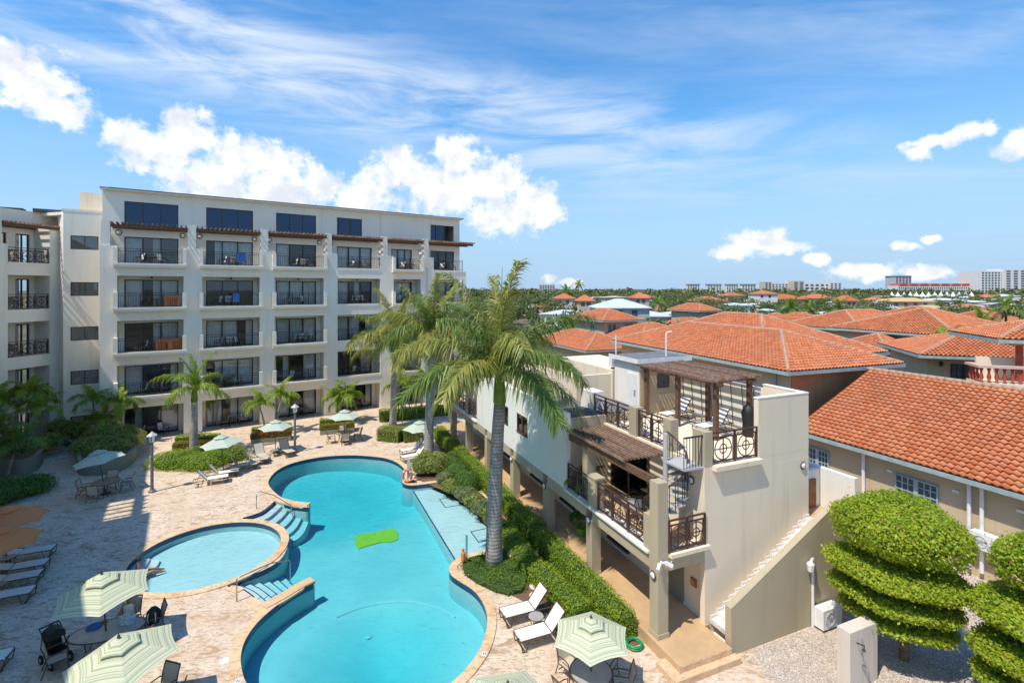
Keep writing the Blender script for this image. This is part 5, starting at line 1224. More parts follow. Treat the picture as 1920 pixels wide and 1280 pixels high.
# ---- bed round the young royal palm, hedges and planters in front of the hotel
g = G(352, 876); shrub('round_hedge', 'low spreading green bush round the young royal palm', 'hedge', [((g.x-1.2, g.y+.3, .3), (1.5, 1.2, .75)), ((g.x+.9, g.y+.1, .3), (1.6, 1.2, .7)), ((g.x+1.5, g.y+1.6, .3), (1.7, 1.2, .75)), ((g.x-.2, g.y+1.6, .3), (1.6, 1.2, .6))], 'hedge_leaf', 330, .1)
hedge_run('clipped_hedge', 'yellow-green boxed hedge at the foot of the farthest royal palm', [G(716, 822), G(755, 826), G(790, 822)], 1.5, 1.0, 'shrub_leaf', 380, .09)
hedge_run('clipped_hedge', 'green hedge in the long planter behind the farthest royal palm', [G(712, 789), G(770, 784), G(838, 776)], 1.1, .95, 'hedge_leaf', 300, .1)
def planter(label, plab, p0, p1, wd, ht, front, back):
    a, b = G(*p0), G(*p1); d = (b-a).normalized(); n = Vector((-d.y, d.x, 0)); t = thing('planter', label, 'planter')
    mb = MB(); mb.prism([a.xy, b.xy, (b+n*wd).xy, (a+n*wd).xy], 0, ht); mb.build('planter_wall', 'grey_green_stucco', t)
    for nm, off_, h_, m in ((plab[0], .3, .45, front), (plab[1], .85, .75, back)):
        hedge_run('croton_row', nm, [(a+n*off_).xy, ((a+b)/2+n*off_).xy, (b+n*off_).xy], .55, h_, m, 380, .1, ht, 'croton rows in the planters', 'shrub', .22)
planter('low grey planter under the left of two pale umbrellas by the hotel', ('orange croton row in the left planter', 'green row behind the orange crotons'), (470, 833), (545, 826), 1.25, .35, 'orange_leaf', 'hedge_leaf')
planter('low grey planter behind the table with four chairs', ('yellow-orange croton row behind the four-chair table', 'green row behind the yellow-orange crotons'), (600, 816), (664, 810), 1.25, .35, 'yellow_leaf', 'hedge_leaf')
planter('low grey planter behind the young royal palm bed', ('yellow croton row behind the young royal palm', 'green row behind the yellow crotons'), (323, 852), (405, 845), 1.25, .3, 'yellow_leaf', 'hedge_leaf')
def curved_planter(label, pts, ht, plants, n=1):
    poly = ccw(spline(gp(pts), 4)); t = thing('curved_planter', label, 'planter'); inn = offset(poly, -.22)
    mb = MB(); m_ = len(poly)
    for i in range(m_):
        j = (i+1) % m_; a, b, c, d = poly[i], poly[j], inn[j], inn[i]
        mb.add([(a.x, a.y, 0), (b.x, b.y, 0), (b.x, b.y, ht), (a.x, a.y, ht), (c.x, c.y, ht), (d.x, d.y, ht), (c.x, c.y, 0), (d.x, d.y, 0)], [(0, 1, 2, 3), (3, 2, 4, 5), (5, 4, 6, 7)])
    mb.build('planter_wall', 'grey_green_stucco', t); o = tess('soil', [inn], ht-.08, 'soil'); o.parent = t
    return poly, inn
pl, inn = curved_planter('curved grey planter wall behind the pale tilted umbrella', [(147,889),(175,892),(210,887),(238,877),(254,862),(255,846),(225,832),(150,830),(112,834),(97,828),(118,842),(140,856),(145,872)], .85, None)
g1, g2, g3 = G(200, 862), G(165, 866), G(235, 856); b1 = G(128, 838); b2 = G(108, 832)
shrub('planter_shrub', 'mottled shrub filling the curved planter behind the tilted umbrella', 'shrub', [((g2.x+.2, g2.y, 1.0), (1.2, 1.1, .8)), ((g1.x, g1.y, .95), (1.5, 1.2, .75)), ((g3.x-.1, g3.y+.1, .95), (1.1, 1.0, .75)), ((g2.x-.4, g2.y+1.8, 1.1), (1.3, 1.2, 1.0)), ((g1.x-.4, g1.y+1.7, 1.1), (1.6, 1.2, .9))], 'shrub_leaf', 300, .11)
shrub('planter_shrub', 'smaller mottled shrub beside the stone steps and small windows', 'shrub', [((b1.x, b1.y+.4, 1.1), (1.0, .9, .9)), ((b2.x, b2.y+.3, 1.1), (.9, .9, .9))], 'shrub_leaf', 300, .11)
curved_planter('curved grey planter wall at the left edge', [(20,893),(50,889),(70,881),(80,866),(79,850),(60,838),(0,838),(-45,850),(-45,890)], 1.0, None)
g = G(45, 868); shrub('planter_shrub', 'pale mottled shrub in the left-edge curved planter', 'shrub', [((g.x, g.y, 1.0), (1.3, 1.1, .6)), ((g.x-1.6, g.y+.2, 1.0), (1.3, 1.2, .7)), ((g.x+.2, g.y+1.4, 1.0), (1.3, 1, .7))], 'shrub_leaf', 320, .1)
g = G(15, 940); shrub('dark_shrub', 'dark broad-leaved bush at the left edge above the orange umbrellas', 'shrub', [((g.x-.4, g.y, .5), (1.3, 1.2, .9)), ((g.x+.2, g.y+1.2, .4), (1.1, 1.0, .7))], 'dark_leaf', 260, .12)
# curved stone steps between the two planters
for k in range(3):
    a, b, c, d = G(80, 868-k*12), G(146, 856-k*11), G(118-k*8, 829), G(78, 829); mb = MB(); mb.prism(ccw([a.xy, b.xy, c.xy, d.xy]), .001, .16*(k+1)); struct(mb.build('stone_step', 'travertine'))
# ---- clipped cloud trees beside the gravel
def cloud_tree(label, base, tiers, trunk_h, seed):
    t = thing('cloud_tree', label, 'tree', (base[0], base[1], 0)); r = random.Random(seed)
    mb = MB(); mb.tube([(0, 0, 0), (.03, .02, trunk_h*.5), (0, 0, trunk_h)], [.15, .12, .08], 10)
    for a in range(7):
        th = a*2.4+seed; z = trunk_h*(.3+.09*a); mb.tube([(0, 0, z-.5), (.7*math.cos(th), .7*math.sin(th), z-.1), (1.35*math.cos(th), 1.35*math.sin(th), z+.1)], [.06, .045, .02], 6)
    mb.build('trunk', 'trunk_brown', t)
    for (cx, cy, z, rx, ry, rz_, tilt) in tiers:
        A = PI*rx*ry*1.9; P, N = ell_points(int(A*800), (0, 0, 0), (rx, ry, rz_), .08, -.6, .62)
        P2, N2_ = ell_points(int(A*260), (0, 0, 0), (rx*.85, ry*.85, rz_*1.02), .06, .25); P = np.concatenate([P, P2]); N = np.concatenate([N, N2_])
        P[:, 2] = P[:, 2]+tilt*P[:, 0]; P += np.array([cx, cy, z]); v, f = leaf_quads(P, N, .105, .75, .6)
        o = link('crown_tier', np_mesh('crown_tier', v, f, 'topiary_leaf'), t)
        mb = MB(); core_ell(mb, (cx, cy, z), (rx*1.05, ry*1.05, rz_*.82), .86); n_ = 10
        mb.build('filler_core', 'foliage_core', o)
    return t
cloud_tree('large round topiary tree clipped in four leafy tiers on the gravel', (12.75, 16.3), [(-.15, 0, 4.25, 1.72, 1.68, .92, -.02), (-.28, -.05, 2.98, 1.8, 1.7, .38, -.06), (-.33, 0, 2.2, 1.62, 1.58, .3, -.06), (-.25, 0, 1.5, 1.4, 1.4, .27, -.06)], 3.8, 1)
cloud_tree('smaller topiary tree in tiers at the lower right edge', (15.05, 13.6), [(.1, .1, 4.3, 1.45, 1.4, .85, -.02), (-.15, .1, 2.95, 1.75, 1.65, .48, -.05), (-.25, -.1, 1.95, 1.75, 1.65, .34, -.05), (-.3, -.1, 1.15, 1.65, 1.6, .3, -.05)], 3.4, 2)
# ================================================================ furniture and small things of the courtyard
def umbrella_proto(name, R=1.4, n=6, m='canopy_green'):
    t = link(name, None); rim, top, vz = 2.02, 2.58, 2.44
    mb = MB(); mb.tube([(0, 0, 0), (0, 0, 2.6)], .025, 8); mb.build('pole', 'bronze', t)
    def cone(r0, z0, r1, z1, sagk, nm, mm, seg=5, rings=5):
        me = bpy.data.meshes.new(nm); V_, F_, UV = [], [], []
        for k in range(n):
            a0, a1 = 2*PI*k/n, 2*PI*(k+1)/n; b = len(V_)
            for j in range(rings+1):
                q_ = j/rings
                for i in range(seg+1):
                    s_ = i/seg; p = Vector((math.cos(a0), math.sin(a0))).lerp(Vector((math.cos(a1), math.sin(a1))), s_); r_ = r0+(r1-r0)*q_
                    bow = sagk*4*s_*(1-s_)*q_; V_.append((p.x*r_*(1-bow*.1), p.y*r_*(1-bow*.1), z0+(z1-z0)*(q_**.92)+bow*.06)); UV.append((s_, (r_/R)*1.0))
            for j in range(rings):
                for i in range(seg): F_.append((b+j*(seg+1)+i, b+(j+1)*(seg+1)+i, b+(j+1)*(seg+1)+i+1, b+j*(seg+1)+i+1))
        me.from_pydata(V_, [], F_); uv = me.uv_layers.new(name='UVMap')
        for lp in me.loops: uv.data[lp.index].uv = UV[lp.vertex_index]
        me.materials.append(MATS[mm]); me.update(); return me
    link('canopy', cone(.16, top-.02, R, rim, .5, 'canopy', m), t)
    link('vent_cap', cone(.02, top+.09, .5, vz+.03, .4, 'vent_cap', m, 4, 2), t)
    rb = MB(); rb.bar((.05, 0, top-.06), (R*.97, 0, rim-.03), .018, .025); rb.bar((.04, 0, 1.75), (R*.5, 0, (top+rim)/2-.05), .014, .02); rme = rb.mesh('rib', 'bronze')
    for k in range(n): link('rib', rme, t, (0, 0, 0), 2*PI*k/n)
    mb = MB(); mb.lathe([(.03, 0), (.045, .04), (.02, .1), (.005, .14)], 8, (0, 0, top+.08)); mb.build('finial', 'bronze', t)
    mb = MB(); mb.lathe([(.26, 0), (.26, .05), (.05, .09), (.04, .3)], 14); mb.build('base', 'bronze', t)
    return t
def use(proto, used, label, cat, p, rz, group=None, tilt=None, scale=None):
    """the first call places the model itself, later calls place copies of it"""
    if proto.name not in used: used.add(proto.name); o = proto; o.location = p; o.rotation_euler = (0, 0, rz)
    else: o = dup(proto, label, p, rz)
    tag(o, label, cat, group); o.scale = (scale or 1,)*3
    if tilt: o.rotation_euler = (tilt[0], tilt[1], rz)
    return o
USED = set()
um_g = umbrella_proto('patio_umbrella'); 
use(um_g, USED, 'green striped umbrella over the round table beside the two white loungers', 'umbrella', (2.34, 14.84, 0), .35, 'striped umbrellas', None, .86)
use(um_g, USED, 'tilted green striped umbrella over the oval table with the stroller', 'umbrella', (-13.43, 16.65, 0), .1, 'striped umbrellas', (.06, -.03))
use(um_g, USED, 'green striped umbrella at the lower left, nearest the camera', 'umbrella', (-10.38, 13.64, 0), .2, 'striped umbrellas', (.05, -.08))
use(um_g, USED, 'green striped umbrella cut by the bottom edge of the picture', 'umbrella', (-.1, 11.85, 0), .2, 'striped umbrellas')
um_p = umbrella_proto('pale_umbrella', 1.35, 6, 'canopy_pale')
for lb, p, tl, sc in (('pale tilted umbrella over the table by the curved planter', (-23.9, 29.5, 0), (.0, -.16), 1.0), ('pale umbrella behind the four loungers by the round bed', (-18.9, 32.9, 0), (.02, -.08), .95), ('pale umbrella between two loungers and orange crotons', (-17.4, 36.9, 0), None, .92), ('pale umbrella over the table with four chairs by the far planter', (-13.26, 39.7, 0), None, .95), ('pale umbrella beside the yellow-green hedge, half behind a palm trunk', (-6.7, 36.4, 0), None, .95)):
    use(um_p, USED, lb, 'umbrella', p, .3, 'pale umbrellas', tl, sc)
um_o = umbrella_proto('orange_umbrella', 1.45, 8, 'canopy_orange')
use(um_o, USED, 'upper of two orange umbrellas at the left edge', 'umbrella', (-21.9, 21.7, 0), 0, 'orange umbrellas', None, 1.0)
use(um_o, USED, 'lower of two orange umbrellas at the left edge', 'umbrella', (-20.3, 19.7, 0), .1, 'orange umbrellas', None, 1.0)
# ---- chairs
def sheet(mb, pts, wd, th=.012):
    """sling cloth hung between two side rails that follow pts (y, z)"""
    n = len(pts); vs_ = []
    for (y, z) in pts: vs_ += [(-wd/2, y, z), (0, y, z-.015), (wd/2, y, z)]
    mb.add(vs_, [(3*i+k, 3*i+k+1, 3*i+k+4, 3*i+k+3) for i in range(n-1) for k in (0, 1)])
def chair_proto(name, sling='sling_tan', fr='bronze'):
    t = link(name, None)
    for s_ in (-1, 1):
        x = s_*.28; mb = MB()
        mb.tube([(x, -.3, 0), (x, -.27, .3), (x, -.25, .62), (x, -.1, .66), (x, .16, .64), (x, .25, .60)], .018, 6)
        mb.tube([(x, .36, 0), (x, .24, .32), (x, .22, .42), (x, .28, .75), (x, .36, .98)], .018, 6)
        mb.tube([(x, -.26, .42), (x, .22, .40)], .016, 6); mb.build('side_frame', fr, t)
    mb = MB(); mb.bar((-.28, .36, .98), (.28, .36, .98), .03); mb.build('top_rail', fr, t)
    mb = MB(); mb.bar((-.28, -.26, .42), (.28, -.26, .42), .028); mb.build('seat_rail', fr, t)
    mb = MB(); mb.bar((-.28, .2, .22), (.28, .2, .22), .022); mb.build('stretcher', fr, t)
    mb = MB(); sheet(mb, [(-.25, .43), (-.1, .40), (.08, .39), (.2, .40)], .52); mb.build('seat', sling, t)
    mb = MB(); sheet(mb, [(.215, .44), (.26, .62), (.3, .8), (.355, .97)], .52); mb.build('backrest', sling, t)
    return t
ch_t = chair_proto('patio_chair'); ch_b = chair_proto('balcony_chair', 'sling', 'dark_frame')
def table_proto(name, rx, ry, top='glass_top'):
    t = link(name, None); mb = MB()
    cs = [Vector((rx*math.cos(a), ry*math.sin(a))) for a in np.linspace(0, 2*PI, 28, endpoint=False)]
    mb.prism(cs, .70, .718); mb.build('table_top', top, t)
    mb = MB(); mb.tube([(p.x, p.y, .708) for p in cs], .022, 6, True); mb.build('rim', 'bronze', t)
    for k in range(4):
        a = PI/4+k*PI/2; x, y = rx*.72*math.cos(a), ry*.72*math.sin(a); mb = MB(); mb.tube([(x*1.15, y*1.15, 0), (x*.9, y*.9, .3), (x, y, .69)], .02, 6); mb.build('leg', 'bronze', t)
    return t
tb_r = table_proto('round_table', .62, .62); tb_o = table_proto('oval_table', 1.05, .62); tb_m = table_proto('mosaic_table', .68, .68, 'table_top')
use(tb_r, USED, 'round glass table under the umbrella beside the two white loungers', 'table', (2.34, 14.84, 0), 0)
use(tb_o, USED, 'long oval grey table under the tilted striped umbrella', 'table', (-13.43, 16.65, 0), .35)
use(tb_m, USED, 'round mosaic table under the pale tilted umbrella', 'table', (-23.9, 29.5, 0), 0)
use(tb_m, USED, 'round mosaic table with four chairs by the far planter', 'table', (-13.26, 39.7, 0), 0)
use(tb_r, USED, 'round table under the umbrella at the bottom left corner', 'table', (-10.38, 13.64, 0), 0)
def chairs_round(c, r, angs, labs, grp, proto=ch_t):
    for a, lb in zip(angs, labs):
        use(proto, USED, lb, 'chair', (c[0]+r*math.cos(a), c[1]+r*math.sin(a), 0), a-PI/2, grp)
chairs_round((2.34, 14.84), .92, (2.2, -.1, 3.75, .9), ('tan chair behind-left at the round table under the right striped umbrella', 'tan chair at the right of the table under the right striped umbrella', 'tan chair front-left at the round table under the right striped umbrella', 'tan chair behind-right at the round table under the right striped umbrella'), 'chairs at the right striped umbrella')
chairs_round((-13.43, 16.65), 1.25, (.75, 3.85, -.25), ('chair holding a black bag at the oval table', 'chair in front of the stroller at the oval table', 'chair behind the nearest umbrella at the oval table'), 'chairs at the oval table')
chairs_round((-10.38, 13.64), .9, (.35, 1.3), ('chair with tan sling right of the nearest umbrella, bottom edge', 'chair with tan sling behind the nearest umbrella'), 'chairs under the nearest umbrella')
chairs_round((-23.9, 29.5), 1.0, (.5, 2.0, 3.5, 4.9), ('right chair at the table under the pale tilted umbrella', 'back chair with dark seat at the table under the pale tilted umbrella', 'left chair at the table under the pale tilted umbrella', 'front chair at the table under the pale tilted umbrella'), 'chairs under the pale tilted umbrella')
chairs_round((-13.26, 39.7), 1.0, (.4, 2.0, 3.6, 5.1), ('right chair at the four-chair table by the far planter', 'back chair at the four-chair table by the far planter', 'left chair at the four-chair table by the far planter', 'front chair at the four-chair table by the far planter'), 'chairs at the far planter table')
# ---- sun loungers: head end towards +x of the model
def lounger_proto(name, sling, back):
    t = link(name, None); bx_, bz = math.cos(back)*.78, math.sin(back)*.78
    for s_ in (-1, 1):
        y = s_*.32; mb = MB(); mb.tube([(-1.16, y, .33), (-1.14, y, .38), (.0, y, .37), (.7, y, .35)], .02, 6)
        mb.tube([(-1.16, y, .34), (-1.1, y, .03), (-.95, y, .02), (-.85, y, .36)], .018, 6); mb.tube([(.15, y, .36), (.3, y, .02), (.6, y, .02), (.62, y, .35)], .018, 6); mb.build('side_frame', 'bronze', t)
    for x, z in ((-1.16, .33), (.7, .35), (-1.03, .025), (.45, .02)): mb = MB(); mb.bar((x, -.32, z), (x, .32, z), .03); mb.build('cross_rail', 'bronze', t)
    def sl_(nm, p, q_, nn=6):
        mb = MB(); vs_ = []
        for i in range(nn+1):
            k = i/nn; vs_ += [(p[0]+(q_[0]-p[0])*k, y, p[1]+(q_[1]-p[1])*k-.02*math.sin(k*PI)*(1-abs(y)/.3)) for y in (-.3, 0, .3)]
        mb.add(vs_, [(3*i+k, 3*i+3+k, 3*i+4+k, 3*i+1+k) for i in range(nn) for k in (0, 1)]); mb.build(nm, sling, t, smooth=True)
    sl_('seat', (-1.14, .395), (-.02, .385)); sl_('backrest', (.02, .39), (bx_, .39+bz))
    mb = MB()
    for s_ in (-1, 1): mb.bar((0, s_*.31, .385), (bx_, s_*.31, .385+bz), .03); mb.bar((bx_*.62, s_*.29, .37+bz*.62), (.55, s_*.29, .3), .02)
    mb.bar((bx_, -.31, .385+bz), (bx_, .31, .385+bz), .03); mb.build('back_frame', 'bronze', t)
    return t
lo_w = lounger_proto('sun_lounger', 'sling', R_(50)); lo_t = lounger_proto('grey_lounger', 'sling_tan', R_(55)); lo_f = lounger_proto('flat_lounger', 'sling', R_(12))
LG = 'white loungers by the lower pool'
use(lo_w, USED, 'white sun lounger nearer the pool edge, beside the creeping mat', 'lounger', (.72, 18.48, 0), VA, LG)
use(lo_w, USED, 'white sun lounger beside the right striped umbrella', 'lounger', (1.24, 17.28, 0), VA, LG)
for i, (p, lb) in enumerate((((-18.8, 30.9), 'white lounger nearest in the row by the round bed'), ((-18.7, 31.9), 'white lounger second in the row by the round bed'))): use(lo_w, USED, lb, 'lounger', (*p, 0), VA+PI+.1, 'loungers by the round bed')
for i, (p, lb) in enumerate((((-18.15, 33.2), 'grey lounger third in the row by the round bed'), ((-17.9, 34.2), 'grey lounger last in the row by the round bed'))): use(lo_t, USED, lb, 'lounger', (*p, 0), VA+PI+.1, 'loungers by the round bed')
use(lo_t, USED, 'tan lounger left of the pale umbrella by the orange crotons', 'lounger', (-17.9, 35.6, 0), R_(135), 'loungers by the orange crotons')
use(lo_t, USED, 'tan lounger right of the pale umbrella, beside the lamp post', 'lounger', (-16.6, 36.7, 0), R_(135), 'loungers by the orange crotons')
use(lo_w, USED, 'white lounger by the far pool rim, nearer the yellow-green hedge', 'lounger', (-7.07, 36.9, 0), R_(35), 'loungers by the far pool rim')
use(lo_w, USED, 'white lounger by the far pool rim, behind the lifebuoy post', 'lounger', (-6.7, 35.5, 0), R_(35), 'loungers by the far pool rim')
for (p, lb) in (((-21.8, 22.25), 'first'), ((-21.0, 21.05), 'second'), ((-20.45, 20.2), 'third'), ((-19.7, 19.05), 'fourth'), ((-17.15, 15.6), 'fifth')):
    use(lo_f, USED, lb+' flat white lounger from the orange umbrellas in the shaded left row', 'lounger', (*p, 0), VA+PI, 'flat loungers in the shaded row')
def side_table(label, p, s_=1):
    t = thing('side_table', label, 'table', p); mb = MB(); mb.lathe([(.27, .43), (.28, .445), (.27, .46)], 18); mb.build('table_top', 'glass_top', t)
    mb = MB(); mb.tube([(.27*math.cos(a), .27*math.sin(a), .447) for a in np.linspace(0, 2*PI, 20, endpoint=False)], .016, 5, True); mb.build('rim', 'bronze', t)
    for k in range(4): a = k*PI/2+.4; mb = MB(); mb.tube([(.24*math.cos(a), .24*math.sin(a), 0), (.18*math.cos(a), .18*math.sin(a), .25), (.24*math.cos(a), .24*math.sin(a), .43)], .013, 5); mb.build('leg', 'bronze', t)
side_table('small round table between the two white loungers', (.85, 17.75, 0)); side_table('small round table between the tan loungers by the crotons', (-17.15, 36.15, 0)); side_table('small round table under the upper orange umbrella', (-21.75, 21.65, 0)); side_table('small round table between lower flat loungers at left', (-20.15, 19.6, 0)); side_table('small round table between loungers by the round bed', (-17.9, 32.4, 0)); side_table('small round table between the loungers by the far rim', (-6.75, 36.25, 0))
tt = vil(5.75, 4.3, 5.85); side_table('small round table between the roof terrace loungers', tt)
use(lo_w, USED, 'roof terrace lounger nearer the spiral stair', 'lounger', vil(5.7, 3.2, 5.85), VA+.15, 'roof terrace loungers'); use(lo_w, USED, 'roof terrace lounger nearer the white door', 'lounger', vil(5.7, 5.5, 5.85), VA+.15, 'roof terrace loungers')
use(ch_b, USED, 'sling chair on the villa lower terrace behind the railing', 'chair', vil(1.1, 2.7, 3.07), VA+2.4)
use(ch_b, USED, 'sling chair on the villa lower terrace near the corner column', 'chair', vil(.95, 1.9, 3.07), VA+.8)
use(tb_m, USED, 'dark table on the villa lower terrace', 'table', vil(1.2, 2.0, 3.07), 0, None, None, .7)
# ---- balcony furniture of the hotel
FN = ['ground-floor terrace', 'second-floor balcony', 'third-floor balcony', 'fourth-floor balcony', 'fifth-floor balcony']; BN = ['leftmost', 'second', 'third', 'fourth', 'fifth', 'rightmost']
bt = table_proto('balcony_table', .42, .42, 'table_top'); fr_ = random.Random(9)
for f in range(5):
    for i, (a, b) in enumerate(BAYS):
        if i == 5 and f < 4: continue
        if f == 0 and i > 3: continue
        m = (a+b)/2+fr_.uniform(-.4, .4); where = f'{FN[f]} of the hotel\'s {BN[i]} bay'
        y0_ = .75 if f else .9
        use(ch_b, USED, f'left-hand sling chair on the {where}', 'chair', hot(m-.75, y0_, FL[f]), HA-1.2+fr_.uniform(-.3, .3), 'hotel balcony chairs')
        use(ch_b, USED, f'right-hand sling chair on the {where}', 'chair', hot(m+.8, y0_+.1, FL[f]), HA+1.2+fr_.uniform(-.4, .4), 'hotel balcony chairs')
        use(bt, USED, f'small dark table on the {where}', 'table', hot(m, y0_+.1, FL[f]), 0, 'hotel balcony tables')
        if (f, i) in ((4, 1), (3, 1), (2, 1), (3, 3), (2, 2), (4, 2)): use(ch_b, USED, f'middle sling chair on the {where}', 'chair', hot(m+.1, 1.25, FL[f]), HA+PI, 'hotel balcony chairs')
for f in range(1, 5): use(ch_b, USED, f'sling chair on the canted {FN[f]} of the corner wing', 'chair', hot(-5.2, 2.6, FL[f]), HA+2.2, 'wing balcony chairs')
def towel(label, m, p, wd, ht, rz, name='towel', cat='towel'):
    mb = MB(); vs_ = []
    for i in range(9):
        x = -wd/2+wd*i/8; vs_ += [(x, -.02+.012*math.sin(i*2), .0), (x, -.03+.012*math.sin(i*2+1), -ht), (x, .03, -ht*.6)]
    mb.add(vs_, [(3*i, 3*i+3, 3*i+4, 3*i+1) for i in range(8)]+[(3*i+2, 3*i+5, 3*i+3, 3*i) for i in range(8)]); o = mb.build(name, m, None, p, rz); tag(o, label, cat)
towel('blue towel hung on the fifth-floor balcony rail, second bay', 'blue', hot(9.6, -.3, 15.22), .7, .8, HA)
towel('blue towel on the fourth-floor balcony rail, second bay', 'blue', hot(9.2, -.3, 11.72), .5, .8, HA)
def toy_arch(label, p):
    t = thing('orange_cot', label, 'cot', p, HA); mb = MB(); mb.box(-.5, -.36, -.08, .08, 0, 1.0); mb.box(.36, .5, -.08, .08, 0, 1.0); mb.build('side', 'orange_plastic', t)
    mb = MB(); mb.box(-.5, .5, -.081, .081, .8, 1.06); mb.build('top', 'orange_plastic', t); mb = MB(); mb.box(-.36, .36, .3, .34, .1, .8); mb.build('back', 'orange_plastic', t)
toy_arch('orange folding cot on the fourth-floor balcony, leftmost bay', hot(4.6, .2, 10.5))
toy_arch('left of two orange cots on the third-floor balcony, leftmost bay', hot(4.0, .2, 6.95)); toy_arch('right of two orange cots on the third-floor balcony, leftmost bay', hot(5.0, .25, 6.95))
# ---- lamp posts
def lamp_post(label, p, h=3.5):
    t = thing('lamp_post', label, 'lamp post', p); mb = MB(); mb.lathe([(.2, 0), (.2, .08), (.12, .14), (.085, .3), (.075, h-.75), (.05, h-.5)], 12); mb.build('post', 'post_grey', t)
    mb = MB(); mb.lathe([(.07, h-.5), (.16, h-.42), (.2, h-.12)], 6, cap=False); mb.build('lantern_glass', 'lamp_white', t)
    mb = MB(); mb.lathe([(.3, h-.12), (.29, h-.08), (.1, h+.06), (.03, h+.14)], 6); mb.build('lantern_cap', 'grey_plastic', t)
    for k in range(6): a = k*PI/3; mb = MB(); mb.bar((.165*math.cos(a), .165*math.sin(a), h-.42), (.205*math.cos(a), .205*math.sin(a), h-.12), .02); mb.build('lantern_bar', 'dark_rail', t)
lamp_post('grey lamp post with lantern on the open deck, nearer the round bed', G(285, 922), 3.45); lamp_post('grey lamp post with lantern beside the tan loungers', G(553, 848), 3.45)
# ---- lifebuoy on its post, grab rails, mat
t = thing('lifebuoy', 'orange lifebuoy hanging on a grey post at the pool rim', 'lifebuoy', G(765, 905)); a_ = VA+.2
mb = MB(); mb.box(-.05, .14, -.03, .05, 0, 1.5); mb.build('post', 'grey_plastic', t); mb = MB(); mb.tube([(-.02+.26*math.cos(a), -.12, .5+.36*math.sin(a)) for a in np.linspace(0, 2*PI, 22, endpoint=False)], .075, 8, True); mb.build('ring', 'lifebuoy_orange', t, smooth=True)
for k in range(4): a = k*PI/2+.8; mb = MB(); mb.tube([(-.02+.255*math.cos(a-.13), -.12, .5+.355*math.sin(a-.13)), (-.02+.255*math.cos(a+.13), -.12, .5+.355*math.sin(a+.13))], .08, 8); mb.build('band', 'white_paint', t)
mb = MB(); mb.tube([(.15+.25*math.cos(k*.6), .02+.14*math.sin(k*.6), .03+.004*k) for k in range(34)], .016, 5); mb.build('rope', 'black', t)
t = thing('rescue_post', 'grey post with orange float beside the pool shelf', 'post', G(873, 1062)); mb = MB(); mb.box(.0, .09, -.04, .04, 0, 1.35); mb.build('post', 'steel', t); mb = MB(); mb.lathe([(.07, .25), (.1, .35), (.1, .62), (.05, .72), (.06, .8)], 10, (-.1, -.06, 0)); mb.build('float', 'orange_plastic', t)
def grab_rail(label, pts):
    o = MB().tube([Vector(p) for p in pts], .024, 8).build('grab_rail', 'steel', None, smooth=True); tag(o, label, 'handrail')
a, b = G(481, 953), G(549, 968, -.5); grab_rail('steel handrail at the far entry steps', [a, a+Vector((0, 0, .85)), a+Vector((.12, .05, .93)), a.lerp(b, .45)+Vector((0, 0, .95)), b+Vector((-.1, 0, .62)), b])
a, b = G(444, 1127), G(544, 1094, -.4); grab_rail('steel handrail at the near entry steps', [a, a+Vector((0, 0, .85)), a+Vector((.12, .05, .93)), a.lerp(b, .55)+Vector((0, .25, 1.0)), b+Vector((-.05, 0, 1.0)), b+Vector((0, 0, .9)), b])
mb = MB(); c4 = [G(*p, -.9).xy for p in ((665, 1006), (676, 1000), (700, 998), (722, 992), (738, 990), (745, 996), (747, 1010), (733, 1015), (712, 1016), (690, 1022), (672, 1028), (666, 1019))]; mb.prism(ccw(c4), -1.0, -.90); tag(mb.build('pool_mat', 'lime'), 'lime green mat lying on the floor in mid pool', 'mat')
def flat(name, label, cat, poly, z, m): tag(MB().prism(ccw([Vector(p) for p in poly]), .0, z).build(name, m), label, cat)
for p, lb in (((91, 889), 'far'), ((97, 911), 'near')):
    g = G(*p); t = thing('floor_grate', lb+' of two steel floor grates before the left planters', 'grate', (g.x, g.y, .004), HA-.25, 'floor grates on the left deck'); mb = MB(); mb.box(-.42, .42, -.16, .16, 0, .008); mb.build('frame', 'grey_plastic', t)
    for k in range(7): mb = MB(); mb.box(-.38+k*.11, -.33+k*.11, -.13, .13, .008, .014); mb.build('slot', 'black', t)
g = G(423, 1238); tag(MB().lathe([(.17, 0), (.17, .012), (.13, .016)], 16).build('skimmer_lid', 'white_paint', None, (g.x, g.y, .002)), 'round white skimmer lid on the deck left of the pool', 'lid')
for p, lb in (((908, 1225), 'right'), ((447, 1276), 'left')):
    g = G(*p, .046); o = MB().box(-.09, .09, -.09, .09, 0, .006).build('depth_tile', 'white_paint', None, (g.x, g.y, .05)); tag(o, f'small white depth marker tile on the {lb} pool rim', 'marker')
    mb = MB(); mb.box(-.05, -.02, -.05, .05, .007, .009); mb.box(.01, .06, .03, .05, .007, .009); mb.box(.01, .06, -.01, .01, .007, .009); mb.box(.01, .06, -.05, -.03, .007, .009); mb.build('print', 'black', o)
# stepping stones past the creeping mat
for k, (px, py) in enumerate(((977, 1045), (991, 1060), (997, 1076), (1004, 1100), (1004, 1117))):
    g = G(px, py); tag(MB().lathe([(.24, 0), (.25, .03), (.23, .045)], 14).build('stepping_stone', 'stone_slab', None, (g.x, g.y, .01)), ['first', 'second', 'third', 'fourth', 'fifth'][k]+' round stepping stone counted from the tallest palm', 'stone', 'stepping stones')
g = G(963, 1054); tag(MB().lathe([(.16, 0), (.2, .1), (.12, .24), (.03, .3)], 7).build('rock', 'coping_stone', None, (g.x-.1, g.y+.1, .2)), 'small tan rock in the creeping mat beside the tallest palm', 'rock')
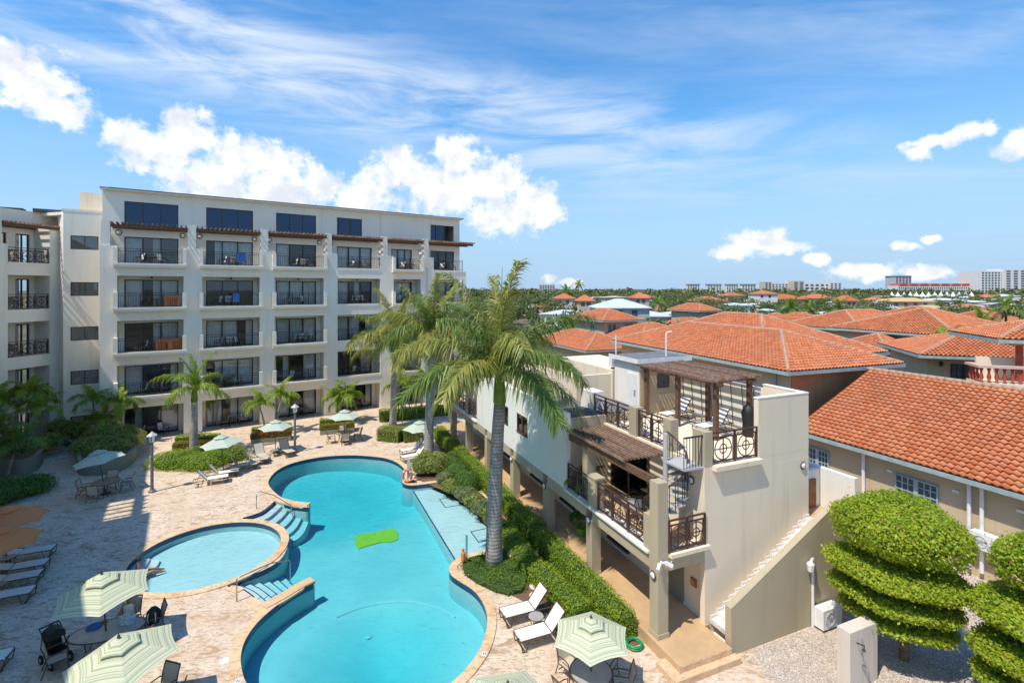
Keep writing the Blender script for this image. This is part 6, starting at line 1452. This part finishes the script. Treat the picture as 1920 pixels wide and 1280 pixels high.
# hose coil
hp = [(.26*math.cos(k*.5)*(1+.12*math.sin(k*.37)), .26*math.sin(k*.5)*(1+.1*math.cos(k*.3)), .03+.0016*k) for k in range(75)]
tag(MB().tube(hp, .022, 6).build('garden_hose', 'green_hose', None, G(1190, 1211), smooth=True), 'coiled green garden hose at the end of the hedge', 'hose')
# shower wall
t = thing('outdoor_shower', 'free-standing stone shower wall with shower head on the gravel', 'shower', vil(4.75, -3.35, 0), VA)
mb = MB(); mb.box(-.55, .72, -.2, .2, 0, 1.75); mb.build('slab', 'stone_slab', t); mb = MB(); mb.tube([(-.25, -.2, 1.4), (-.25, -.42, 1.45), (-.33, -.46, 1.4)], .02, 6); mb.lathe([(.06, -.03), (.03, .02)], 8, (-.33, -.46, 1.38)); mb.build('shower_head', 'dark_rail', t)
mb = MB(); mb.tube([(.0, -.21, 1.45), (-.03, -.23, .95)], .014, 5); mb.build('hand_shower', 'steel', t); mb = MB(); mb.lathe([(.07, 0), (.07, .03), (.02, .08)], 8, (0, 0, 0)); vb = mb.build('valve', 'steel', t, (.05, -.2, .6)); vb.rotation_euler = (PI/2, 0, 0)
t = thing('garden_lamp', 'white pipe with lantern lamp against the stair wall', 'lamp', vil(5.9, -1.12, 0), VA); mb = MB(); mb.tube([(0, 0, 0), (0, 0, 2.35), (-.03, -.02, 2.45), (-.2, -.1, 2.48)], .05, 8); mb.build('pipe', 'white_paint', t); mb = MB(); mb.lathe([(.1, 0), (.13, .22), (.13, .26), (.03, .36)], 8, (-.25, -.1, 2.1)); mb.build('lantern', 'lamp_white', t)
# ---- plants in pots, cover on the roof terrace
t = thing('potted_plant', 'dark leafy plant in a lime pot under the arcade', 'plant', vil(1.35, 7.2, .4)); mb = MB(); mb.lathe([(.18, 0), (.26, .35), (.24, .35)], 14); mb.build('pot', 'pot_green', t); P, N = ell_points(420, (0, 0, .75), (.48, .48, .45)); v, f = leaf_quads(P, N, .2, .8, .4); link('leaves', np_mesh('leaves', v, f, 'dark_leaf'), t)
t = thing('potted_palm', 'wispy potted palm behind the small terrace railing', 'plant', vil(.8, 5.9, 3.07)); mb = MB(); mb.lathe([(.16, 0), (.22, .35)], 12); mb.build('pot', 'bronze', t)
for k in range(9): fo = link('frond', ADOND[k % 3], t, (0, 0, .35)); fo.rotation_euler = (0, 0, k*2.4); fo.scale = (.6,)*3
t = thing('draped_cover', 'black draped cover standing in the corner of the roof terrace', 'cover', vil(6.45, 2.15, 5.85), VA); mb = MB(); mb.lathe([(.22, 0), (.26, .2), (.24, .6), (.3, .95), (.2, 1.25), (.05, 1.34)], 10); mb.build('cloth', 'black', t, smooth=True)
# ---- things on and round the oval table
c = Vector((-13.43, 16.65, .72))
t = thing('beach_bag', 'blue striped beach bag on the oval table', 'bag', c+Vector((.42, .3, 0)), .3); mb = MB(); mb.yprism([(-.2, 0), (.2, 0), (.24, .26), (-.24, .26)], -.09, .09); mb.build('bag_body', 'blue_stripe', t); mb = MB(); mb.tube([(-.1, -.09, .26), (-.08, -.1, .38), (.08, -.1, .38), (.1, -.09, .26)], .012, 5); mb.build('handle', 'white_paint', t)
t = thing('swim_towel', 'crumpled blue and yellow towel on the oval table', 'towel', c+Vector((-.55, .12, 0)), .4); mb = MB(); mb.lathe([(.24, 0), (.2, .06), (.1, .1), (.02, .12)], 9); mb.build('cloth', 'blue', t); mb = MB(); mb.lathe([(.1, 0), (.09, .08), (.02, .11)], 7, (.24, .12, 0)); mb.build('cloth_end', 'canopy_orange' if False else 'yellow_leaf', t)
t = thing('backpack', 'black backpack on the chair beside the oval table', 'bag', Vector((-12.52, 17.5, .42)), .4); mb = MB(); mb.lathe([(.18, 0), (.22, .15), (.2, .38), (.1, .5), (.02, .53)], 10); mb.build('bag_body', 'black', t, smooth=True); mb = MB(); mb.tube([(-.1, -.2, .1), (-.12, -.26, .25), (-.1, -.2, .42)], .02, 5); mb.tube([(.1, -.2, .1), (.12, -.26, .25), (.1, -.2, .42)], .02, 5); mb.build('strap', 'grey_plastic', t)
t = thing('stroller', 'black baby stroller with a red tassel left of the oval table', 'stroller', (-14.75, 16.2, 0), -.5)
for x, y, r in ((-.25, -.28, .12), (-.25, .28, .12), (.38, -.25, .14), (.38, .25, .14)):
    mb = MB(); mb.tube([(x+r*math.cos(a), y, r+.02+r*math.sin(a)) for a in np.linspace(0, 2*PI, 14, endpoint=False)], .035, 6, True); wh = mb.build('wheel', 'black', t); mb = MB(); mb.bar((x, y-.04, r+.02), (x, y+.04, r+.02), .08); mb.build('hub', 'grey_plastic', wh)
mb = MB()
for y in (-.25, .25): mb.tube([(.38, y, .16), (.05, y, .55), (-.35, y, .98), (-.5, y, 1.02)], .018, 6); mb.tube([(-.25, y, .14), (.05, y, .55), (.3, y, .8)], .018, 6)
mb.bar((-.5, -.25, 1.02), (-.5, .25, 1.02), .04); mb.build('frame', 'dark_rail', t)
mb = MB(); mb.add([(-.1, -.22, .42), (.34, -.22, .45), (.34, .22, .45), (-.1, .22, .42), (-.32, -.22, .9), (-.32, .22, .9)], [(0, 1, 2, 3), (0, 3, 5, 4), (3, 2, 1, 0), (4, 5, 3, 0)]); mb.build('seat', 'black', t)
mb = MB(); mb.xprism([(-.24, .0), (.24, .0), (.2, .2), (0, .3), (-.2, .2)], -.36, .1); o = mb.build('hood', 'black', t, (0, 0, .78)); mb = MB(); mb.box(-.2, .3, -.2, .2, .18, .3); mb.build('basket', 'blue', t); mb = MB(); mb.lathe([(.05, 0), (.03, .15), (.012, .3)], 8, (-.5, .22, .68)); mb.build('tassel', 'red', t)
# ---- people
def person(label, loc, rz, joints, edges, radii, hair=True, extra=None):
    """one continuous body grown over a posed skeleton; hair and swimwear are children"""
    t = thing('person', label, 'person', loc, rz); me = bpy.data.meshes.new('body'); me.from_pydata(joints, edges, []); me.materials.append(MATS['skin'])
    o = link('body', me, t); sm = o.modifiers.new('skin', 'SKIN'); o.modifiers.new('sub', 'SUBSURF').levels = 2; o.modifiers['sub'].render_levels = 2
    for i, v in enumerate(me.skin_vertices[0].data): v.radius = (radii[i], radii[i]); v.use_root = (i == 0)
    return t
J = [(0, 0, .12), (0, .02, .32), (0, .03, .52), (0, .02, .62), (0, -.02, .74), (0, -.03, .84), (-.17, .03, .53), (-.25, -.06, .30), (-.18, -.24, .16), (-.13, -.31, .12), (.17, .03, .53), (.25, -.06, .30), (.18, -.24, .16), (.13, -.31, .12), (-.1, -.05, .11), (-.13, -.45, .2), (-.12, -.82, .06), (-.12, -.93, .05), (.1, -.05, .11), (.13, -.45, .2), (.12, -.82, .06), (.12, -.93, .05)]
Eg = [(0, 1), (1, 2), (2, 3), (3, 4), (4, 5), (2, 6), (6, 7), (7, 8), (8, 9), (2, 10), (10, 11), (11, 12), (12, 13), (0, 14), (14, 15), (15, 16), (16, 17), (0, 18), (18, 19), (19, 20), (20, 21)]
Rd = [.15, .14, .15, .06, .085, .075, .065, .048, .035, .03, .065, .048, .035, .03, .1, .075, .045, .035, .1, .075, .045, .035]
p = KC+kd*(KR-.55); yaw = math.atan2(-kd.x, kd.y)+PI
pt = person('person sitting on the steps of the round wading pool, back to camera', (p.x+.25, p.y-.75, -.36), math.atan2(kd.y, kd.x)-PI/2+PI*.15+PI*0, J, Eg, Rd)
P_h = MB(); P_h.lathe([(.03, .0), (.088, .02), (.1, .08), (.085, .14), (.03, .18)], 10, (0, -.005, .76)); P_h.build('hair', 'hair', pt, smooth=True); mb = MB(); mb.lathe([(.165, .0), (.16, .1)], 14, (0, .01, .06), False); mb.build('swimwear', 'swim_dark', pt)
J2 = [(x, y, z+.33) for (x, y, z) in J[:15]]+[(-.13, -.46, .47), (-.13, -.5, .1), (-.13, -.62, .04), (.1, -.05, .44), (.13, -.46, .47), (.13, -.5, .1), (.13, -.62, .04)]
pt = person('person sitting behind the oval table, hidden to the waist by the umbrella', (-13.55, 17.75, .0), .25, J2, Eg, Rd); mb = MB(); mb.lathe([(.17, 0), (.165, .2), (.185, .42), (.1, .5)], 14, (0, .02, .42), False); mb.build('shirt', 'white_paint', pt, smooth=True); mb = MB(); mb.lathe([(.03, .0), (.088, .02), (.1, .08), (.085, .14), (.03, .18)], 10, (0, -.005, 1.09)); mb.build('hair', 'hair', pt, smooth=True)
use(ch_t, USED, 'chair with the seated person at the oval table', 'chair', (-13.55, 17.72, 0), .25, 'chairs at the oval table')
# ================================================================ beyond the estate: trees, houses, resorts on the skyline
def crown_points(n, c, r):
    d = unit(nr.normal(size=(n, 3))); d[:, 2] = np.where(d[:, 2] < -.3, -d[:, 2], d[:, 2]); lump = 1+.25*np.sin(d[:, 0]*6+c[0])*np.sin(d[:, 1]*5+c[1]*1.3)
    P = np.array(c)+d*np.array(r)*(lump*(1-nr.exponential(.12, n).clip(0, .6)))[:, None]; return P, d
SKIP = []
def free(x, y): return True
Vf, Nf = [], []; S_ = []; mb = MB()
for k in range(1250):
    Y = 78*math.exp(rnd.uniform(0, 1)*2.35); px = rnd.uniform(760, 2050); x = (px-CX)/F*Y
    if Y < 200 and rnd.random() < .6: continue
    r = rnd.uniform(1.6, 3.6)*(1+Y/700); h = rnd.uniform(1.8, 3.4)*(1+Y/1200); n = int(max(36, min(210, 30000/Y)))
    P, N = crown_points(n, (x, Y, h), (r, r, h*.95)); Vf.append(P); Nf.append(N); S_.append(np.full(n, .45+Y/520)); core_ell(mb, (x, Y, h), (r*.85, r*.85, h*.85), .8)
P = np.concatenate(Vf); N = np.concatenate(Nf); sz = np.concatenate(S_); n = len(P); N2 = unit(N+.8*nr.normal(size=(n, 3))); T = unit(np.cross(N2, nr.normal(size=(n, 3)))); B = np.cross(N2, T); s_ = (sz*nr.uniform(.6, 1.3, n))[:, None]
v = np.stack([P-T*s_/2, P+B*s_*.35, P+T*s_/2, P-B*s_*.35], 1).reshape(-1, 3); wood = struct(link('scrub_woodland', np_mesh('scrub_woodland', v, np.arange(4*n).reshape(-1, 4), 'far_leaf')), 'dry green scrub and treetops running out to the skyline', 'stuff')
o = mb.build('filler_core', 'foliage_core', wood)
# a far rim of trees on the skyline
Vf, Nf, S_ = [], [], []
for k in range(900):
    Y = rnd.uniform(650, 1500); px = rnd.uniform(700, 2100); x = (px-CX)/F*Y; r = rnd.uniform(8, 16); P, N = crown_points(30, (x, Y, 5), (r, r, rnd.uniform(5, 9))); Vf.append(P); Nf.append(N)
P = np.concatenate(Vf); N = np.concatenate(Nf); v, f = leaf_quads(P, N, 5.0, .8, .6); struct(link('skyline_woodland', np_mesh('skyline_woodland', v, f, 'far_leaf')), 'dark band of trees on the skyline', 'stuff')
def leafy_tree(label, px, Y, h, r, seed, m='far_leaf', grp='trees beyond the estate'):
    x = (px-CX)/F*Y; t = thing('leafy_tree', label, 'tree', (x, Y, 0), 0, grp); mb = MB(); mb.tube([(0, 0, 0), (.2, 0, h*.4), (0, 0, h*.75)], [.3, .22, .08], 7)
    for a in range(4): mb.tube([(0.1, 0, h*.35), (r*.5*math.cos(a*1.6), r*.5*math.sin(a*1.6), h*.65)], [.14, .04], 5)
    mb.build('trunk', 'trunk_brown', t); Pl, Nl = [], []; r_ = random.Random(seed)
    for k in range(7):
        a = k*2.4; c = (r*.55*math.cos(a)*(k > 0), r*.55*math.sin(a)*(k > 0), h*(.62+.14*r_.random())); P, N = crown_points(240, c, (r*.55, r*.55, h*.26)); Pl.append(P); Nl.append(N)
    v, f = leaf_quads(np.concatenate(Pl), np.concatenate(Nl), .5, .8, .6); link('crown', np_mesh('crown', v, f, m), t)
for i, (lb, px, Y, h, r) in enumerate((('broad green tree left of the far two-storey hip roof', 1238, 92, 6.5, 3.2), ('bushy tree right of the far two-storey hip roof', 1365, 120, 8.5, 5), ('wide tree behind the far two-storey hip roof', 1330, 150, 9.5, 6), ('tree beside the grey metal roof sheds', 1165, 105, 6, 4), ('tree left of the white far villa', 1040, 170, 9, 5), ('round tree above the gabled cottages', 1580, 108, 7.5, 4), ('dark bush between the cottages and broad house', 1620, 66, 6.2, 2.2), ('flowering bush right of the gabled cottages', 1630, 70, 6.0, 2.4), ('tree behind the right-edge tiled house', 1850, 110, 8, 5), ('tree right of the buff-roofed hall', 1800, 135, 8, 5), ('tree left of the buff-roofed hall', 1640, 150, 9, 5), ('dark tree above the twin-peaked house', 1480, 110, 7.4, 4))): leafy_tree(lb, px, Y, h, r, i, 'pale_leaf' if 'flowering' in lb else ('dark_leaf' if 'dark' in lb else 'far_leaf'))
FARP = [frond_mesh('frond', 2.4, R_(e0), R_(cv), 26, .8, .10, m, 80+i, .3, .5) for i, (e0, cv, m) in enumerate(((75, 50, 'palm_leaf_fresh'), (45, 90, 'palm_leaf_dark'), (15, 80, 'palm_leaf_dark'), (-20, 60, 'dry_leaf')))]
for i, (lb, px, Y, h, sc) in enumerate((('palm with dry skirt in front of the broad two-storey house', 1768, 43, 7.4, .9), ('palm behind the tiled house at right', 1843, 66, 7.6, 1.1), ('palm above the right-edge tiled roof', 1885, 72, 9.2, 1.2), ('tall palm above the gabled cottages', 1574, 95, 8.4, 1.1), ('left of two dry palms above the twin-peaked house', 1482, 105, 8.0, 1.2), ('right of two dry palms above the twin-peaked house', 1516, 110, 7.6, 1.1), ('palm beside the small white van', 1620, 90, 7.4, .9), ('slim tall palm on the skyline left of centre', 1084, 230, 14.5, 1.3), ('palm group on the skyline left of the slim palm', 1062, 220, 10.5, 2.2), ('palm right of the far two-storey house', 1235, 140, 8.2, 1.2))):
    palm('distant_palm', lb, ((px-CX)/F*Y, Y), h, .2, .13, FARP, 14, (.1, 0), 0, sc, 0, i, 'palms beyond the estate', 'trunk_brown')
def block(name, label, cat, px0, px1, pyt, Y, dp, wall, floors, cols, z0=0, glassm='far_glass', crown=None):
    """far slab building: body, a recess for every window, parapet"""
    x0, x1 = (px0-CX)/F*Y, (px1-CX)/F*Y; zt = H-(pyt-HY)*Y/F; t = thing(name, label, cat, (x0, Y, 0), 0); W = x1-x0
    mb = MB(); mb.box(0, W, 0, dp, z0, zt); mb.build('wall', wall, t); mb = MB(); fh = (zt-z0)/(floors+.6)
    for f in range(floors):
        for c in range(cols): a = W*(c+.22)/cols; mb.box(a, a+W/cols*.56, -.25, .05, z0+fh*(f+.45), z0+fh*(f+1.0))
    struct(mb.build('window_rows', glassm, t), None, 'stuff')
    if crown: mb = MB(); mb.box(-1, W+1, -1, dp+1, zt, zt+fh*.35); mb.build('roof_crown', crown, t)
    return t
FY = 900
for i, (a, b) in enumerate(((1289, 1312), (1326, 1353), (1362, 1384), (1391, 1417))): block('apartment_tower', ['first', 'second', 'third', 'fourth'][i]+' from left of four flat-topped skyline towers', 'building', a, b, 533, FY, 8, 'far_white', 7, 5, crown='far_grey')
block('hotel_tower', 'brown narrow tower left of the long white skyline hotel', 'building', 1434, 1447, 528, 850, 20, 'far_tan', 8, 2)
block('hotel_slab', 'low balconied wing of the long white skyline hotel', 'building', 1447, 1490, 530, 860, 25, 'far_white', 6, 7)
block('hotel_tower', 'brown tower in the middle of the long white skyline hotel', 'building', 1487, 1508, 526.5, 845, 25, 'far_tan', 8, 2)
block('hotel_slab', 'long white skyline hotel right of the brown tower', 'building', 1508, 1566, 529.5, 855, 25, 'far_white', 4, 6); block('hotel_tower', 'stepped end tower of the long white skyline hotel', 'building', 1556, 1578, 529, 850, 25, 'far_white', 7, 3)
block('grey_tower', 'grey high-rise tower beside the red-roofed resort', 'building', 1679, 1709, 517.5, 800, 22, 'far_grey', 12, 5, crown='far_grey')
t = block('resort_building', 'long resort with red roofs and white front on the skyline', 'building', 1684, 1822, 535.5, 780, 22, 'far_white', 4, 34); mb = MB()
for k in range(7): w_ = (1822-1684)/F*780/7; mb.yprism([(k*w_+.5, zz_(535.5, 780)), (k*w_+w_-.5, zz_(535.5, 780)), (k*w_+w_*.75, zz_(531.5, 780)), (k*w_+w_*.25, zz_(531.5, 780))], -.5, 20)
mb.build('roof', 'red_paint', t)
block('white_hotel', 'tall white skyline hotel with rows of small windows at far right', 'building', 1840, 1912, 507.5, 760, 40, 'far_white', 10, 12); block('white_hotel', 'end tower of the tall white skyline hotel at the frame edge', 'building', 1884, 1925, 504.5, 755, 30, 'far_white', 11, 3)
block('pale_towers', 'pale distant towers on the skyline left of the palms group', 'building', 1012, 1040, 533.5, 1000, 30, 'far_grey', 6, 6)
# white festival tents in front of the resort
tm = MB(); tm.lathe([(4.2, 2.4), (2.2, 3.4), (.9, 5.2), (.1, 7.2)], 4, cap=False); tme = tm.mesh('tent_top', 'white_paint'); lg = MB(); lg.lathe([(4.1, 0), (4.1, 2.4)], 4, cap=False); lgm = lg.mesh('tent_side', 'far_white')
ORD = ['first', 'second', 'third', 'fourth', 'fifth', 'sixth', 'seventh', 'eighth', 'ninth', 'tenth', 'eleventh', 'twelfth', 'thirteenth', 'fourteenth']
for k in range(14):
    Y = 520+rnd.uniform(-15, 15); px = 1672+k*11.5; t = thing('white_tent', ORD[k]+' white peaked tent from the left before the red-roofed resort', 'tent', ((px-CX)/F*Y, Y, zz_(553, Y)-3.5), .4, 'white tents'); link('tent_top', tme, t); link('tent_side', lgm, t)
# low houses scattered in the scrub
def far_house(label, px0, px1, eave_py, Y, dp, wall, roof, rise, name='far_house', base=None):
    x0, x1 = (px0-CX)/F*Y, (px1-CX)/F*Y; ze = zz_(eave_py, Y); t = thing(name, label, 'house', (x0, Y, 0), .05); W = x1-x0
    mb = MB(); mb.box(.5, W-.5, .5, dp-.5, 0, ze); mb.build('wall', wall, t); fcs, hips = hip_faces(0, W, 0, dp, ze, rise/(min(W, dp)/2)); mb = MB()
    for f in fcs: mb.add(f, [tuple(range(len(f)))])
    mb.box(0, W, 0, dp, ze-.2, ze-.005); mb.build('roof', roof, t)
    for k in range(max(2, int(W/4))): a = 1.2+k*(W-2.4)/max(2, int(W/4)); m2 = MB(); m2.box(a, a+1.3, .42, .55, ze-1.9, ze-.6); m2.build('window', 'far_glass', t)
far_house('white two-storey far villa with orange roof right of the palm crowns', 1040, 1082, 559.5, 190, 9, 'far_white', 'clay_far', 2.0); far_house('low orange-roofed far house beside the white far villa', 1084, 1118, 564, 180, 9, 'pink_stucco', 'clay_far', 2.2)
far_house('pink far house with pointed orange roof in the middle distance', 1188, 1221, 558.5, 190, 8, 'pink_stucco', 'clay_far', 2.2); far_house('wide grey metal-roofed shed right of the palm house', 1120, 1225, 577, 115, 11, 'far_grey', 'metal_roof', 2.0, 'metal_shed')
far_house('yellow-buff roofed hall in front of the resort tents', 1673, 1762, 565, 185, 10, 'tan_stucco', 'buff_roof', 1.3); far_house('steep grey-blue metal roof left of the buff-roofed hall', 1641, 1690, 577, 150, 9, 'far_white', 'metal_roof', 2.0, 'metal_shed'); far_house('white flat building with orange gables behind the right tiled houses', 1725, 1815, 581, 140, 10, 'far_white', 'buff_roof', 1.2)
far_house('orange and blue far building below the long skyline hotel', 1423, 1462, 551, 260, 12, 'far_white', 'clay_far', 2.0); far_house('long grey roof right of the buff-roofed hall', 1815, 1860, 574, 200, 10, 'far_white', 'metal_roof', .8, 'metal_shed'); far_house('white long roof at the right edge of the far scrub', 1885, 1930, 571, 210, 12, 'far_white', 'metal_roof', .8, 'metal_shed')
far_house('low white building above the gabled cottages', 1552, 1620, 588, 112, 6, 'far_white', 'metal_roof', .5, 'metal_shed'); far_house('white roof in scrub right of the bushy middle tree', 1368, 1412, 572, 150, 8, 'far_white', 'metal_roof', .6, 'metal_shed'); far_house('orange far roof right of the slim skyline palms', 1586, 1615, 564, 220, 10, 'pink_stucco', 'clay_far', 2.5); far_house('teal-sided low building left of the cottages', 1440, 1458, 582, 150, 6, 'teal', 'metal_roof', .4, 'metal_shed')
# roofless wall and pool toys seen between the roofs
t = thing('blue_slide', 'blue and white pool slide glimpsed between the tiled roofs', 'slide', (*at(1715, 46), 0)); mb = MB(); mb.box(-1.2, .6, 0, 1.2, 4.6, 5.1); mb.build('deck', 'teal', t); mb = MB(); mb.lathe([(.35, 4.9), (.45, 5.4), (.25, 5.9)], 10, (1.0, .3, 0)); mb.build('tube', 'blue', t)

# the far town: small houses scattered through the scrub, alike at this distance
TOWN = [('town_house_white_roof', 'white-roofed house of the far town', 'far_white', 'white_paint', .5), ('town_house_metal_roof', 'grey metal-roofed house of the far town', 'far_white', 'metal_roof', .9), ('town_house_tiled', 'small orange-roofed house of the far town', 'pink_stucco', 'clay_far', 1.6), ('town_house_buff', 'buff flat-topped house of the far town', 'far_tan', 'far_tan', .3)]
tr = random.Random(21); protos = []
for (nm, lb, wl, rfm, rise) in TOWN:
    m1 = MB().box(.4, 9.6, .4, 7.6, 0, 4.2).mesh('wall', wl); fcs, _ = hip_faces(0, 10, 0, 8, 4.2, rise/4); mb = MB()
    for f in fcs: mb.add(f, [tuple(range(len(f)))])
    mb.box(0, 10, 0, 8, 4.0, 4.195); m2 = mb.mesh('roof', rfm); m3 = MB().box(1.5, 3, .3, .42, 1.6, 3.2).mesh('window', 'far_glass'); protos.append((nm, lb, m1, m2, m3))
spots = sorted((tr.uniform(985, 1915), tr.uniform(120, 420)) for k in range(48))
for k, (px, Y) in enumerate(spots):
    nm, lb, m1, m2, m3 = protos[k % 4]; lb = ORD[k//4]+' '+lb+' counted from the left'
    t = thing('town_house', lb, 'house', ((px-CX)/F*Y, Y, 0), tr.uniform(-.4, .6), nm.replace('_', ' ')+' group'); s_ = tr.uniform(.85, 1.25)*(1.35 if Y > 260 else 1); t.scale = (s_*1.2, s_, s_)
    link('wall', m1, t); link('roof', m2, t)
    for x in (0, 2.6, 5.2): link('window', m3, t, (x, 0, 0))
